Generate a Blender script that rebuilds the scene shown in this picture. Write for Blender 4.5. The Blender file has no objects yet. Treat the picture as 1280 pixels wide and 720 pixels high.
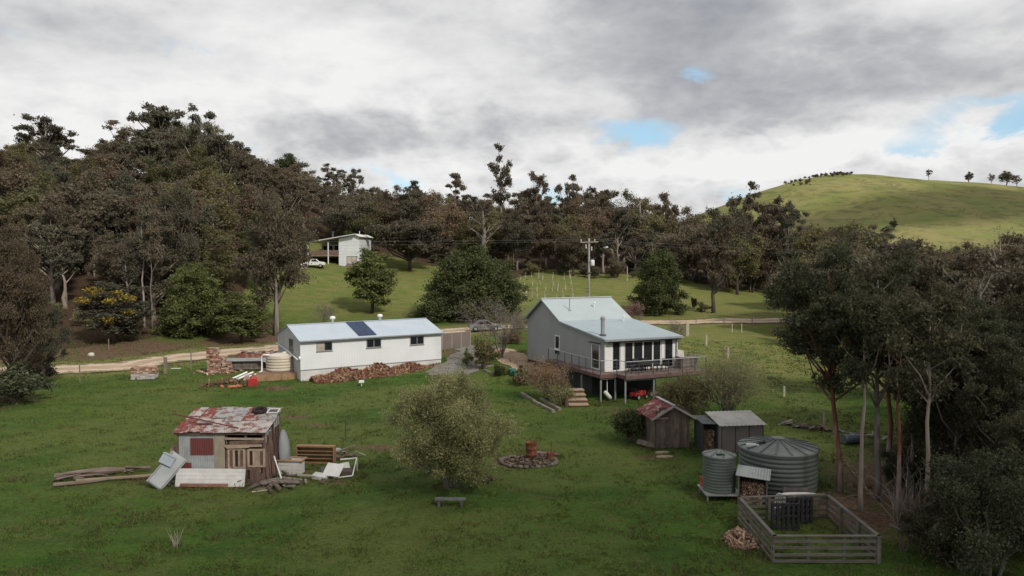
import bpy, math, random
import numpy as np
from mathutils import Vector, Matrix
R = math.radians
sc = bpy.context.scene
COL = sc.collection

# ------------------------------------------------------------------ camera
PITCH = R(2.355); CZ = 11.0; F = 924.0
cd = bpy.data.cameras.new("camera"); cam = bpy.data.objects.new("camera", cd); COL.objects.link(cam)
cam.location = (0, 0, CZ); cam.rotation_euler = (R(90) - PITCH, 0, 0)
cd.sensor_width = 36; cd.lens = 36 * F / 1280; cd.clip_start = 0.5; cd.clip_end = 20000
sc.camera = cam

# ------------------------------------------------------------------ light and sky
SUN_EL, SUN_AZ = R(40), R(142)        # azimuth clockwise from +Y: the sun stands to the right and behind the camera
wd = bpy.data.worlds.new("World"); sc.world = wd; wd.use_nodes = True
sunl = bpy.data.lights.new("sun", 'SUN'); sunl.energy = 3.3; sunl.angle = R(6); sunl.color = (1.0, .94, .84)
sun = bpy.data.objects.new("sun", sunl); COL.objects.link(sun)
sdir = Vector((math.sin(SUN_AZ) * math.cos(SUN_EL), math.cos(SUN_AZ) * math.cos(SUN_EL), math.sin(SUN_EL)))
sun.rotation_euler = sdir.to_track_quat('Z', 'Y').to_euler()
sc.view_settings.view_transform = 'Standard'; sc.view_settings.look = 'None'
sc.view_settings.exposure = 0.05; sc.view_settings.gamma = 1.0
sc.view_settings.use_curve_mapping = False
sc.cycles.max_bounces = 4; sc.cycles.diffuse_bounces = 2; sc.cycles.glossy_bounces = 2
sc.cycles.transmission_bounces = 3; sc.cycles.transparent_max_bounces = 6

class NT:
    """small helper that writes shader node trees as expressions"""
    def __init__(s, tree): s.t = tree; s.n = tree.nodes; s.l = tree.links
    def new(s, typ, **kw):
        n = s.n.new(typ)
        for k, v in kw.items(): setattr(n, k, v)
        return n
    def put(s, sock, v):
        if hasattr(v, 'is_linked') or isinstance(v, bpy.types.NodeSocket): s.l.new(v, sock)
        elif isinstance(v, (tuple, list)) and sock.type == 'RGBA' and len(v) == 3: sock.default_value = (*v, 1)
        else: sock.default_value = v
    def m(s, op, a, b=0.0, c=None, clamp=False):
        n = s.new('ShaderNodeMath', operation=op, use_clamp=clamp)
        s.put(n.inputs[0], a); s.put(n.inputs[1], b)
        if c is not None: s.put(n.inputs[2], c)
        return n.outputs[0]
    def mix(s, f, a, b, blend='MIX'):
        n = s.new('ShaderNodeMix', data_type='RGBA', blend_type=blend)
        s.put(n.inputs[0], f); s.put(n.inputs[6], a); s.put(n.inputs[7], b)
        return n.outputs[2]
    def ramp(s, v, a, b, lo=0.0, hi=1.0, smooth=True):
        n = s.new('ShaderNodeMapRange', interpolation_type='SMOOTHSTEP' if smooth else 'LINEAR')
        for i, x in enumerate((v, a, b, lo, hi)): s.put(n.inputs[i], x)
        return n.outputs[0]
    def noise(s, vec, scale, detail=4, rough=.55, dist=0.0):
        n = s.new('ShaderNodeTexNoise')
        s.put(n.inputs['Vector'], vec); n.inputs['Scale'].default_value = scale
        n.inputs['Detail'].default_value = detail; n.inputs['Roughness'].default_value = rough
        n.inputs['Distortion'].default_value = dist
        return n.outputs[0]
    def mapping(s, vec, scale=(1, 1, 1), rot=(0, 0, 0), loc=(0, 0, 0)):
        n = s.new('ShaderNodeMapping'); s.put(n.inputs[0], vec)
        n.inputs['Scale'].default_value = scale; n.inputs['Rotation'].default_value = rot; n.inputs['Location'].default_value = loc
        return n.outputs[0]

def build_sky():
    T = NT(wd.node_tree); wd.node_tree.nodes.clear()
    out = T.new('ShaderNodeOutputWorld'); bg = T.new('ShaderNodeBackground')
    sky = T.new('ShaderNodeTexSky', sky_type='NISHITA', sun_disc=False)
    sky.sun_elevation = SUN_EL; sky.sun_rotation = SUN_AZ; sky.altitude = 300; sky.air_density = 1.0; sky.dust_density = .6
    tc = T.new('ShaderNodeTexCoord'); d = tc.outputs['Generated']
    sp = T.new('ShaderNodeSeparateXYZ'); T.l.new(d, sp.inputs[0])
    x, y, z = sp.outputs
    # bearing and height of the view direction, in degrees
    az = T.m('MULTIPLY', T.m('ARCTAN2', x, y), 57.2958)
    el = T.m('MULTIPLY', T.m('ARCSINE', z), 57.2958)
    # flat cloud layer seen in perspective
    zz = T.m('ADD', T.m('MAXIMUM', z, 0.0), .16)
    cu = T.new('ShaderNodeCombineXYZ')
    T.l.new(T.m('DIVIDE', x, zz), cu.inputs[0]); T.l.new(T.m('DIVIDE', y, zz), cu.inputs[1]); T.l.new(T.m('MULTIPLY', z, 1.5), cu.inputs[2])
    uv = cu.outputs[0]
    n1 = T.noise(uv, .9, 6, .5, .3)
    n2 = T.noise(uv, 2.6, 7, .55, .4)
    n3 = T.noise(T.mapping(d, (1, 1, 2.2)), 9, 6, .6, .5)
    n4 = T.noise(T.mapping(d, (1, 1, 2.0), loc=(3, 1, 7)), 3.2, 5, .55, .8)
    n5 = T.noise(T.mapping(d, (1, 1, 2.6), loc=(5, 2, 3)), 5.0, 7, .52, .15)
    waz = T.m('ADD', az, T.m('MULTIPLY', T.m('SUBTRACT', n4, .5), 16))
    wel = T.m('ADD', el, T.m('MULTIPLY', T.m('SUBTRACT', n3, .5), 6))
    def blob(a, e, sa, se, w):
        p = T.m('POWER', T.m('DIVIDE', T.m('SUBTRACT', waz, a), sa), 2)
        q = T.m('POWER', T.m('DIVIDE', T.m('SUBTRACT', wel, e), se), 2)
        return T.m('MULTIPLY', T.m('EXPONENT', T.m('MULTIPLY', T.m('ADD', p, q), -1)), w)
    def total(lst):
        s = None
        for b in lst:
            v = blob(*b); s = v if s is None else T.m('ADD', s, v)
        return s
    def ae(px, py):
        return (math.degrees(math.atan((px - 640) / F)), math.degrees(math.atan((322 - py) / F)))
    bright = total([(*ae(px, py), sa, se, w) for px, py, sa, se, w in CLOUDS])
    b = T.m('ADD', T.m('MULTIPLY', T.m('SUBTRACT', n5, .5), 1.15), T.m('MULTIPLY', T.m('SUBTRACT', n1, .5), .35))
    b = T.m('ADD', b, T.m('MULTIPLY', T.m('SUBTRACT', n2, .5), .25))
    b = T.m('ADD', b, T.m('MULTIPLY', T.m('SUBTRACT', n3, .5), .35))
    n6 = T.noise(T.mapping(d, (1, 1, 1.9), loc=(1, 8, 4)), 11, 5, .55, .1); n7 = T.noise(T.mapping(d, (1, 1, 2.1), loc=(2, 6, 1)), 27, 4, .5)
    puff = T.m('ADD', T.m('MULTIPLY', T.m('ABSOLUTE', T.m('SUBTRACT', n6, .5)), 2.0), T.m('MULTIPLY', T.m('ABSOLUTE', T.m('SUBTRACT', n7, .5)), .9))
    b = T.m('ADD', b, T.m('MULTIPLY', T.m('SUBTRACT', .27, puff), T.ramp(el, 3, 16, .75, .25)))
    b = T.m('ADD', T.m('ADD', b, bright), .575)
    b = T.ramp(b, 0, 1, 0, 1, False)
    cr = T.new('ShaderNodeValToRGB'); T.l.new(b, cr.inputs[0])
    e = cr.color_ramp.elements
    e[0].position = 0.05; e[0].color = (.31, .325, .36, 1); e[1].position = .95; e[1].color = (.86, .86, .855, 1)
    m = e.new(.38); m.color = (.49, .495, .515, 1); m = e.new(.64); m.color = (.69, .69, .695, 1)
    holes = total([(*ae(px, py), sa, se, w) for px, py, sa, se, w in HOLES])
    hole = T.ramp(T.m('ADD', holes, T.m('MULTIPLY', T.m('SUBTRACT', n3, .5), 1.5)), .42, 1.25)
    # gaps between the clouds away from the photographed part of the sky
    gap = T.m('MULTIPLY', T.ramp(n1, .64, .74), T.ramp(el, 20, 32))
    hole = T.m('MAXIMUM', hole, gap)
    blue = T.mix(1.0, sky.outputs[0], (.11, .125, .135), 'MULTIPLY')
    thin = T.mix(.5, blue, (.50, .74, .86))       # thin high veil in front of the blue
    colr = T.mix(hole, cr.outputs[0], thin)
    colr = T.mix(T.ramp(el, -1.5, .5), (.16, .17, .15), colr)
    scale = T.mix(1.0, colr, (10, 10, 10), 'MULTIPLY')
    T.l.new(scale, bg.inputs[0]); bg.inputs[1].default_value = .1
    T.l.new(bg.outputs[0], out.inputs[0])

# bright (+) and dark (-) cloud masses: pixel of the photograph they stand at as a bearing, spread in degrees, weight
CLOUDS = [(130, 55, 20, 2.6, -.22), (60, 175, 13, 2.4, .22), (200, 150, 9, 2.5, .25), (420, 60, 13, 4.5, .28), (560, 110, 9, 3.0, .16),
          (470, 172, 15, 1.9, -.34), (860, 20, 11, 3.4, -.30), (960, 120, 9, 2.4, -.30), (760, 85, 7, 2.2, -.12), (1180, 25, 9, 3, .16), (1030, 205, 13, 1.6, .24), (1130, 180, 10, 1.4, .24),
          (700, 185, 5, 1.5, .22), (720, 205, 5, .9, -.15), (1000, 232, 14, .8, -.12), (330, 10, 14, 2, -.12), (620, 40, 5, 4, .15), (1000, 165, 12, 1.4, -.2), (100, 5, 25, 2, .12), (230, 215, 18, 1.5, .12), (560, 205, 9, 1.4, .1), (820, 215, 9, 1.5, .2)]
HOLES = [(788, 166, 4.6, 1.45, 1.2), (1275, 174, 5.6, 1.2, 1.2), (845, 96, 1.5, .8, .95), (1150, 196, 2.2, .7, .7), (470, 218, 4, .8, .8), (888, 252, 3.5, 1.0, .95),
         (320, 190, 3.0, .7, .75), (215, 80, 3.0, .7, .62), (35, 85, 4, 1, .5), (700, 232, 4.0, .9, .72)]
build_sky()

# ------------------------------------------------------------------ terrain
TX = np.array([-1600, -400, -200, -120, -60, -30, 0, 30, 60, 120, 250, 600, 1600], float)
TY = np.array([-300, 0, 62, 80, 100, 120, 150, 180, 220, 260, 330, 450, 3000], float)
TZ = np.array([
 [0, 0, 0, 0, 0, 0, 0, 0, 0, 0, 0, 0, 0],
 [0, 0, 0, 0, 0, 0, 0, 0, -.2, -.5, -1, 0, 0],
 [4, 4, 3, 1.5, 0, 0, 0.0, 0, -.3, -.6, -1, 0, 0],
 [8, 8, 6, 4, .8, .1, .9, .2, -.2, -.5, -1, 0, 0],
 [14, 14, 12, 8, 4.2, 1.0, 1.0, .9, .6, 0, -1, 0, 0],
 [20, 20, 18, 14, 8.5, 4.0, 1.9, 1.8, 1.2, .5, -1, 0, 0],
 [24, 25, 24, 21, 16, 9.4, 6.6, 5.0, 3.2, 1.5, 0, 2, 0],
 [26, 28, 29, 29, 25, 15, 10, 8, 4.5, 2.5, 0, 4, 0],
 [26, 29, 31, 33, 30, 20, 16, 13, 6, 3, 1, 6, 0],
 [24, 26, 27, 29, 27, 21, 18, 14, 7, 3, 2, 8, 0],
 [30, 30, 28, 26, 22, 18, 15, 10, 5, 3, 4, 10, 0],
 [10, 10, 10, 10, 8, 8, 7, 6, 5, 6, 10, 14, 0],
 [0, 0, 0, 0, 0, 0, 0, 0, 0, 0, 0, 0, 0]], float)

def _herm(X, V, x):
    """monotone-ish cubic through the rows V (len(X), ...) at positions x"""
    sl = (V[1:] - V[:-1]) / (X[1:] - X[:-1])[:, None]
    t = np.zeros_like(V); t[1:-1] = np.where(sl[1:] * sl[:-1] > 0, 2 * sl[1:] * sl[:-1] / np.where(np.abs(sl[1:] + sl[:-1]) < 1e-9, 1, sl[1:] + sl[:-1]), 0)
    x = np.clip(x, X[0], X[-1]); i = np.clip(np.searchsorted(X, x) - 1, 0, len(X) - 2)
    h = X[i + 1] - X[i]; u = (x - X[i]) / h
    return i, h, u, t
def H(x, y):
    x = np.atleast_1d(np.asarray(x, float)); y = np.atleast_1d(np.asarray(y, float))
    # interpolate along y for every column, then along x
    i, h, u, t = _herm(TY, TZ, y)
    u = u[:, None]; h = h[:, None]
    col = (2*u**3-3*u**2+1)*TZ[i] + (u**3-2*u**2+u)*h*t[i] + (-2*u**3+3*u**2)*TZ[i+1] + (u**3-u**2)*h*t[i+1]   # (n, ncols)
    xs = np.clip(x, TX[0], TX[-1]); j = np.clip(np.searchsorted(TX, xs) - 1, 0, len(TX) - 2)
    sl = (col[:, 1:] - col[:, :-1]) / (TX[1:] - TX[:-1])[None]
    tt = np.zeros_like(col); a = sl[:, 1:]; b = sl[:, :-1]; s = a + b
    tt[:, 1:-1] = np.where(a*b > 0, 2*a*b/np.where(np.abs(s) < 1e-9, 1, s), 0)
    hx = TX[j+1]-TX[j]; v = (xs-TX[j])/hx; n = np.arange(len(x))
    z = (2*v**3-3*v**2+1)*col[n, j] + (v**3-2*v**2+v)*hx*tt[n, j] + (-2*v**3+3*v**2)*col[n, j+1] + (v**3-v**2)*hx*tt[n, j+1]
    gx = np.where(x < 400, np.exp(-(np.abs(x-400)/215)**2.2), np.exp(-((x-380)/440)**2))
    gy = np.where(y < 900, np.exp(-((y-900)/270)**2), np.exp(-((y-900)/420)**2))
    z = z + 97*gx*gy
    # house bench: the ground climbs to the back of the house
    z = z + 1.15*np.exp(-(((x-3)/7.5)**2)-(((y-72)/6.5)**2))
    far = np.clip((y-60)/80, .0, 1.0)
    z = z + (.05+.5*far)*(np.sin(x*.11+y*.07)+np.sin(x*.05-y*.13+2)+.6*np.sin(x*.27+1)*np.sin(y*.21))*.45*np.clip((np.abs(x-5)+np.abs(y-65)-22)/30, .12, 1)
    z = z + np.clip((y-400)/200, 0, 1)*(2.0*np.sin(x*.021+1)*np.sin(y*.017)+1.2*np.sin(x*.05+y*.03))
    return z
def h1(x, y): return float(H([x], [y])[0])
def ray(px, py):
    a = (px-640)/F; b = (360-py)/F; cp, sp_ = math.cos(PITCH), math.sin(PITCH)
    return Vector((a, cp+b*sp_, -sp_+b*cp))
_D = np.concatenate([np.arange(14, 130, .15), np.arange(130, 400, .5), np.arange(400, 1500, 3)])
def P(px, py):
    """where the sight line through a photograph pixel meets the ground"""
    d = ray(px, py); d = d/d.y; z = CZ+d.z*_D; g = H(d.x*_D, _D)
    k = np.argmax(z < g)
    if not (z < g).any(): k = len(_D)-1
    return Vector((d.x*_D[k], _D[k], g[k]))
def A(px, py, D):
    d = ray(px, py); d = d/d.y*D; return Vector((d.x, D, CZ+d.z))
def topz(py, D): return A(640, py, D).z

# ------------------------------------------------------------------ materials
MATS = {}
def mat(name, c1, c2=None, scale=2.0, rough=.85, bump=0.0, isl=0.0, stripe=None, metal=0.0, obj=0.0, c3=None, s3=1.0, t3=(.5, .6), spec=.3, hue=0, stretch=(1, 1, 1)):
    """procedural surface: two colours mixed by noise, optional third in patches, per-piece (island) and per-object variation, ribs as bump"""
    if name in MATS: return MATS[name]
    m = bpy.data.materials.new(name); m.use_nodes = True; T = NT(m.node_tree); T.n.clear()
    out = T.new('ShaderNodeOutputMaterial'); bs = T.new('ShaderNodeBsdfPrincipled'); T.l.new(bs.outputs[0], out.inputs[0])
    tc = T.new('ShaderNodeTexCoord').outputs['Object']
    vec = T.mapping(tc, stretch)
    c2 = c2 or tuple(v*.75 for v in c1)
    n = T.noise(vec, scale, 6, .6)
    c = T.mix(T.ramp(n, .32, .68), c1, c2)
    if c3:
        n3 = T.noise(T.mapping(vec, loc=(7, 3, 5)), s3, 7, .65)
        c = T.mix(T.ramp(n3, *t3), c, c3)
    if isl:
        g = T.new('ShaderNodeNewGeometry').outputs['Random Per Island']
        if hue: c = T.mix(T.ramp(T.m('FRACT', T.m('MULTIPLY', g, 7.3)), .3, .9), c, hue)
        c = T.mix(1.0, c, T.mix(g, (1-isl,)*3, (1, 1, 1)), 'MULTIPLY')
    if obj:
        r = T.new('ShaderNodeObjectInfo').outputs['Random']
        c = T.mix(1.0, c, T.mix(r, (1-obj,)*3, (1, 1, 1)), 'MULTIPLY')
    T.l.new(c, bs.inputs['Base Color'])
    bs.inputs['Metallic'].default_value = metal; bs.inputs['Specular IOR Level'].default_value = spec
    T.put(bs.inputs['Roughness'], T.ramp(n, .3, .7, max(0, rough-.08), min(1, rough+.08)))
    hgt = None
    if bump: hgt = T.m('MULTIPLY', T.noise(vec, scale*4, 5, .6), bump)
    if stripe:
        ax, sc_, st = stripe
        s = T.new('ShaderNodeSeparateXYZ'); T.l.new(tc, s.inputs[0])
        w = T.m('MULTIPLY', T.m('SINE', T.m('MULTIPLY', s.outputs['xyz'.index(ax)], 6.2832/sc_)), st)
        hgt = w if hgt is None else T.m('ADD', hgt, w)
    if hgt is not None:
        b = T.new('ShaderNodeBump'); b.inputs['Distance'].default_value = .03; b.inputs['Strength'].default_value = 1
        T.l.new(hgt, b.inputs['Height']); T.l.new(b.outputs[0], bs.inputs['Normal'])
    MATS[name] = m; return m

def leafmat(name, a, b, c=None, trans=.3, vary=.5):
    m = bpy.data.materials.new(name); m.use_nodes = True; T = NT(m.node_tree); T.n.clear()
    out = T.new('ShaderNodeOutputMaterial')
    g = T.new('ShaderNodeNewGeometry').outputs['Random Per Island']
    r = T.new('ShaderNodeObjectInfo').outputs['Random']
    tc = T.new('ShaderNodeTexCoord').outputs['Object']
    n = T.noise(tc, .55, 3, .6)
    col = T.mix(T.ramp(n, .35, .65), a, b)
    if c: col = T.mix(T.ramp(T.m('ADD', T.m('MULTIPLY', r, .75), T.m('MULTIPLY', n, .5)), .3, 1.0), col, c)
    k = T.m('ADD', T.m('MULTIPLY', g, vary*2), 1-vary)
    k = T.m('MULTIPLY', k, T.m('ADD', T.m('MULTIPLY', T.m('FRACT', T.m('MULTIPLY', r, 13.7)), .5), .75))
    cc = T.new('ShaderNodeVectorMath', operation='SCALE'); T.l.new(col, cc.inputs[0]); T.l.new(k, cc.inputs['Scale'])
    d = T.new('ShaderNodeBsdfPrincipled'); T.l.new(cc.outputs[0], d.inputs['Base Color']); d.inputs['Roughness'].default_value = .7
    d.inputs['Specular IOR Level'].default_value = .12
    t = T.new('ShaderNodeBsdfTranslucent'); T.l.new(cc.outputs[0], t.inputs[0])
    mx = T.new('ShaderNodeMixShader'); mx.inputs[0].default_value = trans
    T.l.new(d.outputs[0], mx.inputs[1]); T.l.new(t.outputs[0], mx.inputs[2]); T.l.new(mx.outputs[0], out.inputs[0])
    MATS[name] = m; return m

# ------------------------------------------------------------------ mesh helpers
class MB:
    def __init__(s): s.v = []; s.f = []
    def add(s, vs, fs):
        o = len(s.v); s.v += [tuple(v) for v in vs]; s.f += [tuple(i+o for i in f) for f in fs]; return s
    def box(s, x0, x1, y0, y1, z0, z1, mtx=None):
        vs = [Vector((x, y, z)) for z in (z0, z1) for y in (y0, y1) for x in (x0, x1)]
        if mtx is not None: vs = [mtx @ v for v in vs]
        return s.add(vs, [(0, 2, 3, 1), (4, 5, 7, 6), (0, 1, 5, 4), (2, 6, 7, 3), (0, 4, 6, 2), (1, 3, 7, 5)])
    def ob(s, c, size, rot=(0, 0, 0)):
        from mathutils import Euler
        M_ = Matrix.Translation(Vector(c)) @ Euler(rot).to_matrix().to_4x4()
        a, b, d = (q/2 for q in size); return s.box(-a, a, -b, b, -d, d, M_)
    def bar(s, p, q, w, h=None, roll=0):
        """box from p to q"""
        p = Vector(p); q = Vector(q); d = q-p; h = h or w
        M_ = Matrix.Translation((p+q)/2) @ d.to_track_quat('X', 'Z').to_matrix().to_4x4() @ Matrix.Rotation(roll, 4, 'X')
        return s.box(-d.length/2, d.length/2, -w/2, w/2, -h/2, h/2, M_)
    def tube(s, pts, rad, n=6, cap=True):
        pts = [Vector(p) for p in pts]; rad = rad if isinstance(rad, (list, tuple)) else [rad]*len(pts)
        o = len(s.v); prev = None
        for i, p in enumerate(pts):
            d = (pts[min(i+1, len(pts)-1)]-pts[max(i-1, 0)]).normalized()
            if prev is None: a = d.orthogonal().normalized()
            else: a = (prev-d*prev.dot(d)); a = a.normalized() if a.length > 1e-6 else d.orthogonal().normalized()
            prev = a; b = d.cross(a)
            for k in range(n):
                t = 2*math.pi*k/n; s.v.append(tuple(p+(a*math.cos(t)+b*math.sin(t))*rad[i]))
        for i in range(len(pts)-1):
            for k in range(n):
                s.f.append((o+i*n+k, o+i*n+(k+1) % n, o+(i+1)*n+(k+1) % n, o+(i+1)*n+k))
        if cap:
            s.f.append(tuple(o+k for k in range(n))[::-1]); s.f.append(tuple(o+(len(pts)-1)*n+k for k in range(n)))
        return s
    def lathe(s, prof, n=24, c=(0, 0, 0)):
        """(r, z) profile turned round the z axis"""
        o = len(s.v)
        for r, z in prof:
            for k in range(n):
                t = 2*math.pi*k/n; s.v.append((c[0]+r*math.cos(t), c[1]+r*math.sin(t), c[2]+z))
        for i in range(len(prof)-1):
            for k in range(n): s.f.append((o+i*n+k, o+i*n+(k+1) % n, o+(i+1)*n+(k+1) % n, o+(i+1)*n+k))
        return s
    def prism(s, poly, y0, y1, mtx=None):
        """polygon in x,z pushed along y"""
        n = len(poly); vs = [Vector((x, y, z)) for y in (y0, y1) for x, z in poly]
        if mtx is not None: vs = [mtx @ v for v in vs]
        return s.add(vs, [tuple(range(n)), tuple(range(2*n-1, n-1, -1))]+[(i, i+n, (i+1) % n+n, (i+1) % n) for i in range(n)])
    def quad(s, a, b, c, d, t=0.0):
        """four corners; with t the sheet gets that thickness"""
        a, b, c, d = map(Vector, (a, b, c, d)); nrm = (b-a).cross(d-a).normalized()*t
        if not t: return s.add([a, b, c, d], [(0, 1, 2, 3)])
        return s.add([a, b, c, d, a-nrm, b-nrm, c-nrm, d-nrm], [(0, 1, 2, 3), (7, 6, 5, 4), (0, 4, 5, 1), (1, 5, 6, 2), (2, 6, 7, 3), (3, 7, 4, 0)])
    def corr(s, o, u, w, pitch=.12, amp=.012, t=.006):
        """corrugated sheet: ribs run along w, waves go across u"""
        o, u, w = Vector(o), Vector(u), Vector(w); nrm = u.cross(w).normalized()
        n = max(2, int(u.length/pitch*4)); rows = []
        for side in (0, 1):
            for e in (0, 1):
                for i in range(n+1):
                    rows.append(o+u*(i/n)+w*e+nrm*(amp*math.sin(i*math.pi/2)-side*t))
        m = n+1; fs = []
        for i in range(n):
            fs.append((i, i+1, m+i+1, m+i)); fs.append((2*m+i, 3*m+i, 3*m+i+1, 2*m+i+1))
            fs.append((i, 2*m+i, 2*m+i+1, i+1)); fs.append((m+i, m+i+1, 3*m+i+1, 3*m+i))
        return s.add(rows, fs)
    def build(s, name, material, parent=None, smooth=False, bevel=0):
        me = bpy.data.meshes.new(name); me.from_pydata(s.v, [], s.f); me.update()
        o = bpy.data.objects.new(name, me); COL.objects.link(o); me.materials.append(material)
        if smooth: me.polygons.foreach_set('use_smooth', [True]*len(me.polygons))
        if bevel:
            b = o.modifiers.new('bevel', 'BEVEL'); b.width = bevel; b.segments = 2; b.limit_method = 'ANGLE'
        if parent is not None: o.parent = parent
        return o

def tag(o, label=None, cat=None, group=None, kind=None):
    if label: o['label'] = label
    if cat: o['category'] = cat
    if group: o['group'] = group
    if kind: o['kind'] = kind
    return o
def thing(name, label, cat, x, y, z=None, rot=0, group=None):
    o = bpy.data.objects.new(name, None); COL.objects.link(o); o.empty_display_size = .3
    o.location = (x, y, h1(x, y) if z is None else z); o.rotation_euler = (0, 0, rot)
    return tag(o, label, cat, group)
def solo(mb, name, label, cat, material, x, y, z=None, rot=0, group=None, **k):
    o = mb.build(name, material, None, **k); o.location = (x, y, h1(x, y) if z is None else z); o.rotation_euler = (0, 0, rot)
    return tag(o, label, cat, group)
def dup(root, loc, rot=0, scale=None, label=None, group=None):
    r = root.copy(); COL.objects.link(r); r.location = loc; r.rotation_euler = (0, 0, rot)
    if scale is not None: r.scale = scale
    if label: r['label'] = label
    if group: r['group'] = group
    for ch in root.children:
        c = ch.copy(); COL.objects.link(c); c.parent = r
        for g in ch.children:
            d = g.copy(); COL.objects.link(d); d.parent = c
    return r
def npmesh(name, V, Fq, material, parent=None):
    me = bpy.data.meshes.new(name); n = len(Fq)
    me.vertices.add(len(V)); me.vertices.foreach_set('co', np.asarray(V, np.float32).ravel())
    k = Fq.shape[1]
    me.loops.add(n*k); me.loops.foreach_set('vertex_index', np.asarray(Fq, np.int32).ravel())
    me.polygons.add(n); me.polygons.foreach_set('loop_start', np.arange(0, n*k, k, dtype=np.int32))
    me.update(calc_edges=True); me.validate()
    o = bpy.data.objects.new(name, me); COL.objects.link(o); me.materials.append(material)
    if parent is not None: o.parent = parent
    return o

# ------------------------------------------------------------------ ground
def axis(parts):
    out = []
    for a, b, st in parts: out += list(np.arange(a, b, st))
    return np.array(out+[parts[-1][1]])
def sstep(v, a, b):
    t = np.clip((v-a)/(b-a), 0, 1); return t*t*(3-2*t)
RC = [(-190, 40), (-140, 50), (-95, 61)] + [tuple(P(px, py)[:2]) for px, py in ((70, 462.5), (200, 450.5), (330, 437))] + [tuple(P(px, py)[:2]) for px, py in ((600, 411), (870, 402.5), (960, 401))] + [(62, 118), (95, 124), (150, 136), (240, 160)]
RC = np.array(RC)
def resample(pts, step=1.5):
    pts = np.array(pts, float); out = []
    for i in range(len(pts)-1):
        p0 = pts[max(i-1, 0)]; p1 = pts[i]; p2 = pts[i+1]; p3 = pts[min(i+2, len(pts)-1)]
        n = max(2, int(np.linalg.norm(p2-p1)/step))
        for k in range(n):
            t = k/n; out.append(.5*((2*p1)+(-p0+p2)*t+(2*p0-5*p1+4*p2-p3)*t*t+(-p0+3*p1-3*p2+p3)*t**3))
    return np.array(out+[pts[-1]])
ROAD = resample(RC)
def road_dist(x, y):
    d = np.full(x.shape, 1e9)
    for a in ROAD[::2]: d = np.minimum(d, np.hypot(x-a[0], y-a[1]))
    return d
# patches of bare soil: photograph pixel, half width and half depth in metres, strength
DIRT = [(165, 598, 3.4, .5, .9), (340, 604, 2.4, .9, .75), (250, 612, 2.5, .5, .5), (345, 500, 2.2, .6, .5), (520, 500, 2.5, .4, .35), (740, 560, 1.5, .4, .4), (120, 560, 1.8, .5, .4), (250, 500, 2.2, .5, .35), (600, 660, 1.0, .25, .3), (860, 600, 1.4, .5, .4), (370, 522, 1.6, .8, .8), (395, 532, 1.8, .7, .7), (345, 485, 1.6, 1.3, .9), (480, 560, 2.4, .8, .8), (360, 590, 2.0, 1.0, .7),
        (420, 604, 1.0, .4, .9), (650, 578, 2.2, 1.6, .7), (820, 572, 1.5, .6, .8), (460, 470, 5.5, .5, .6), (560, 470, 3, 1, .6), (890, 660, .7, .6, .5), (560, 610, 1.4, .9, .5),
        (720, 500, 2.5, 2, .5), (800, 515, 5, 3, .6), (320, 610, 2.2, 1.0, .6), (300, 470, 3.0, 2, .4), (690, 445, 5, 4, .7), (570, 440, 5, 4, .7), (25, 540, 1.5, 1.2, .35), (120, 690, .5, .3, .5), (430, 700, .5, .3, .4),
        (660, 640, .6, .2, .3), (880, 690, .6, .3, .4), (280, 450, 8, 1.5, .5), (1070, 640, 3, 4, .8), (1180, 620, 6, 8, .9)]
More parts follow.
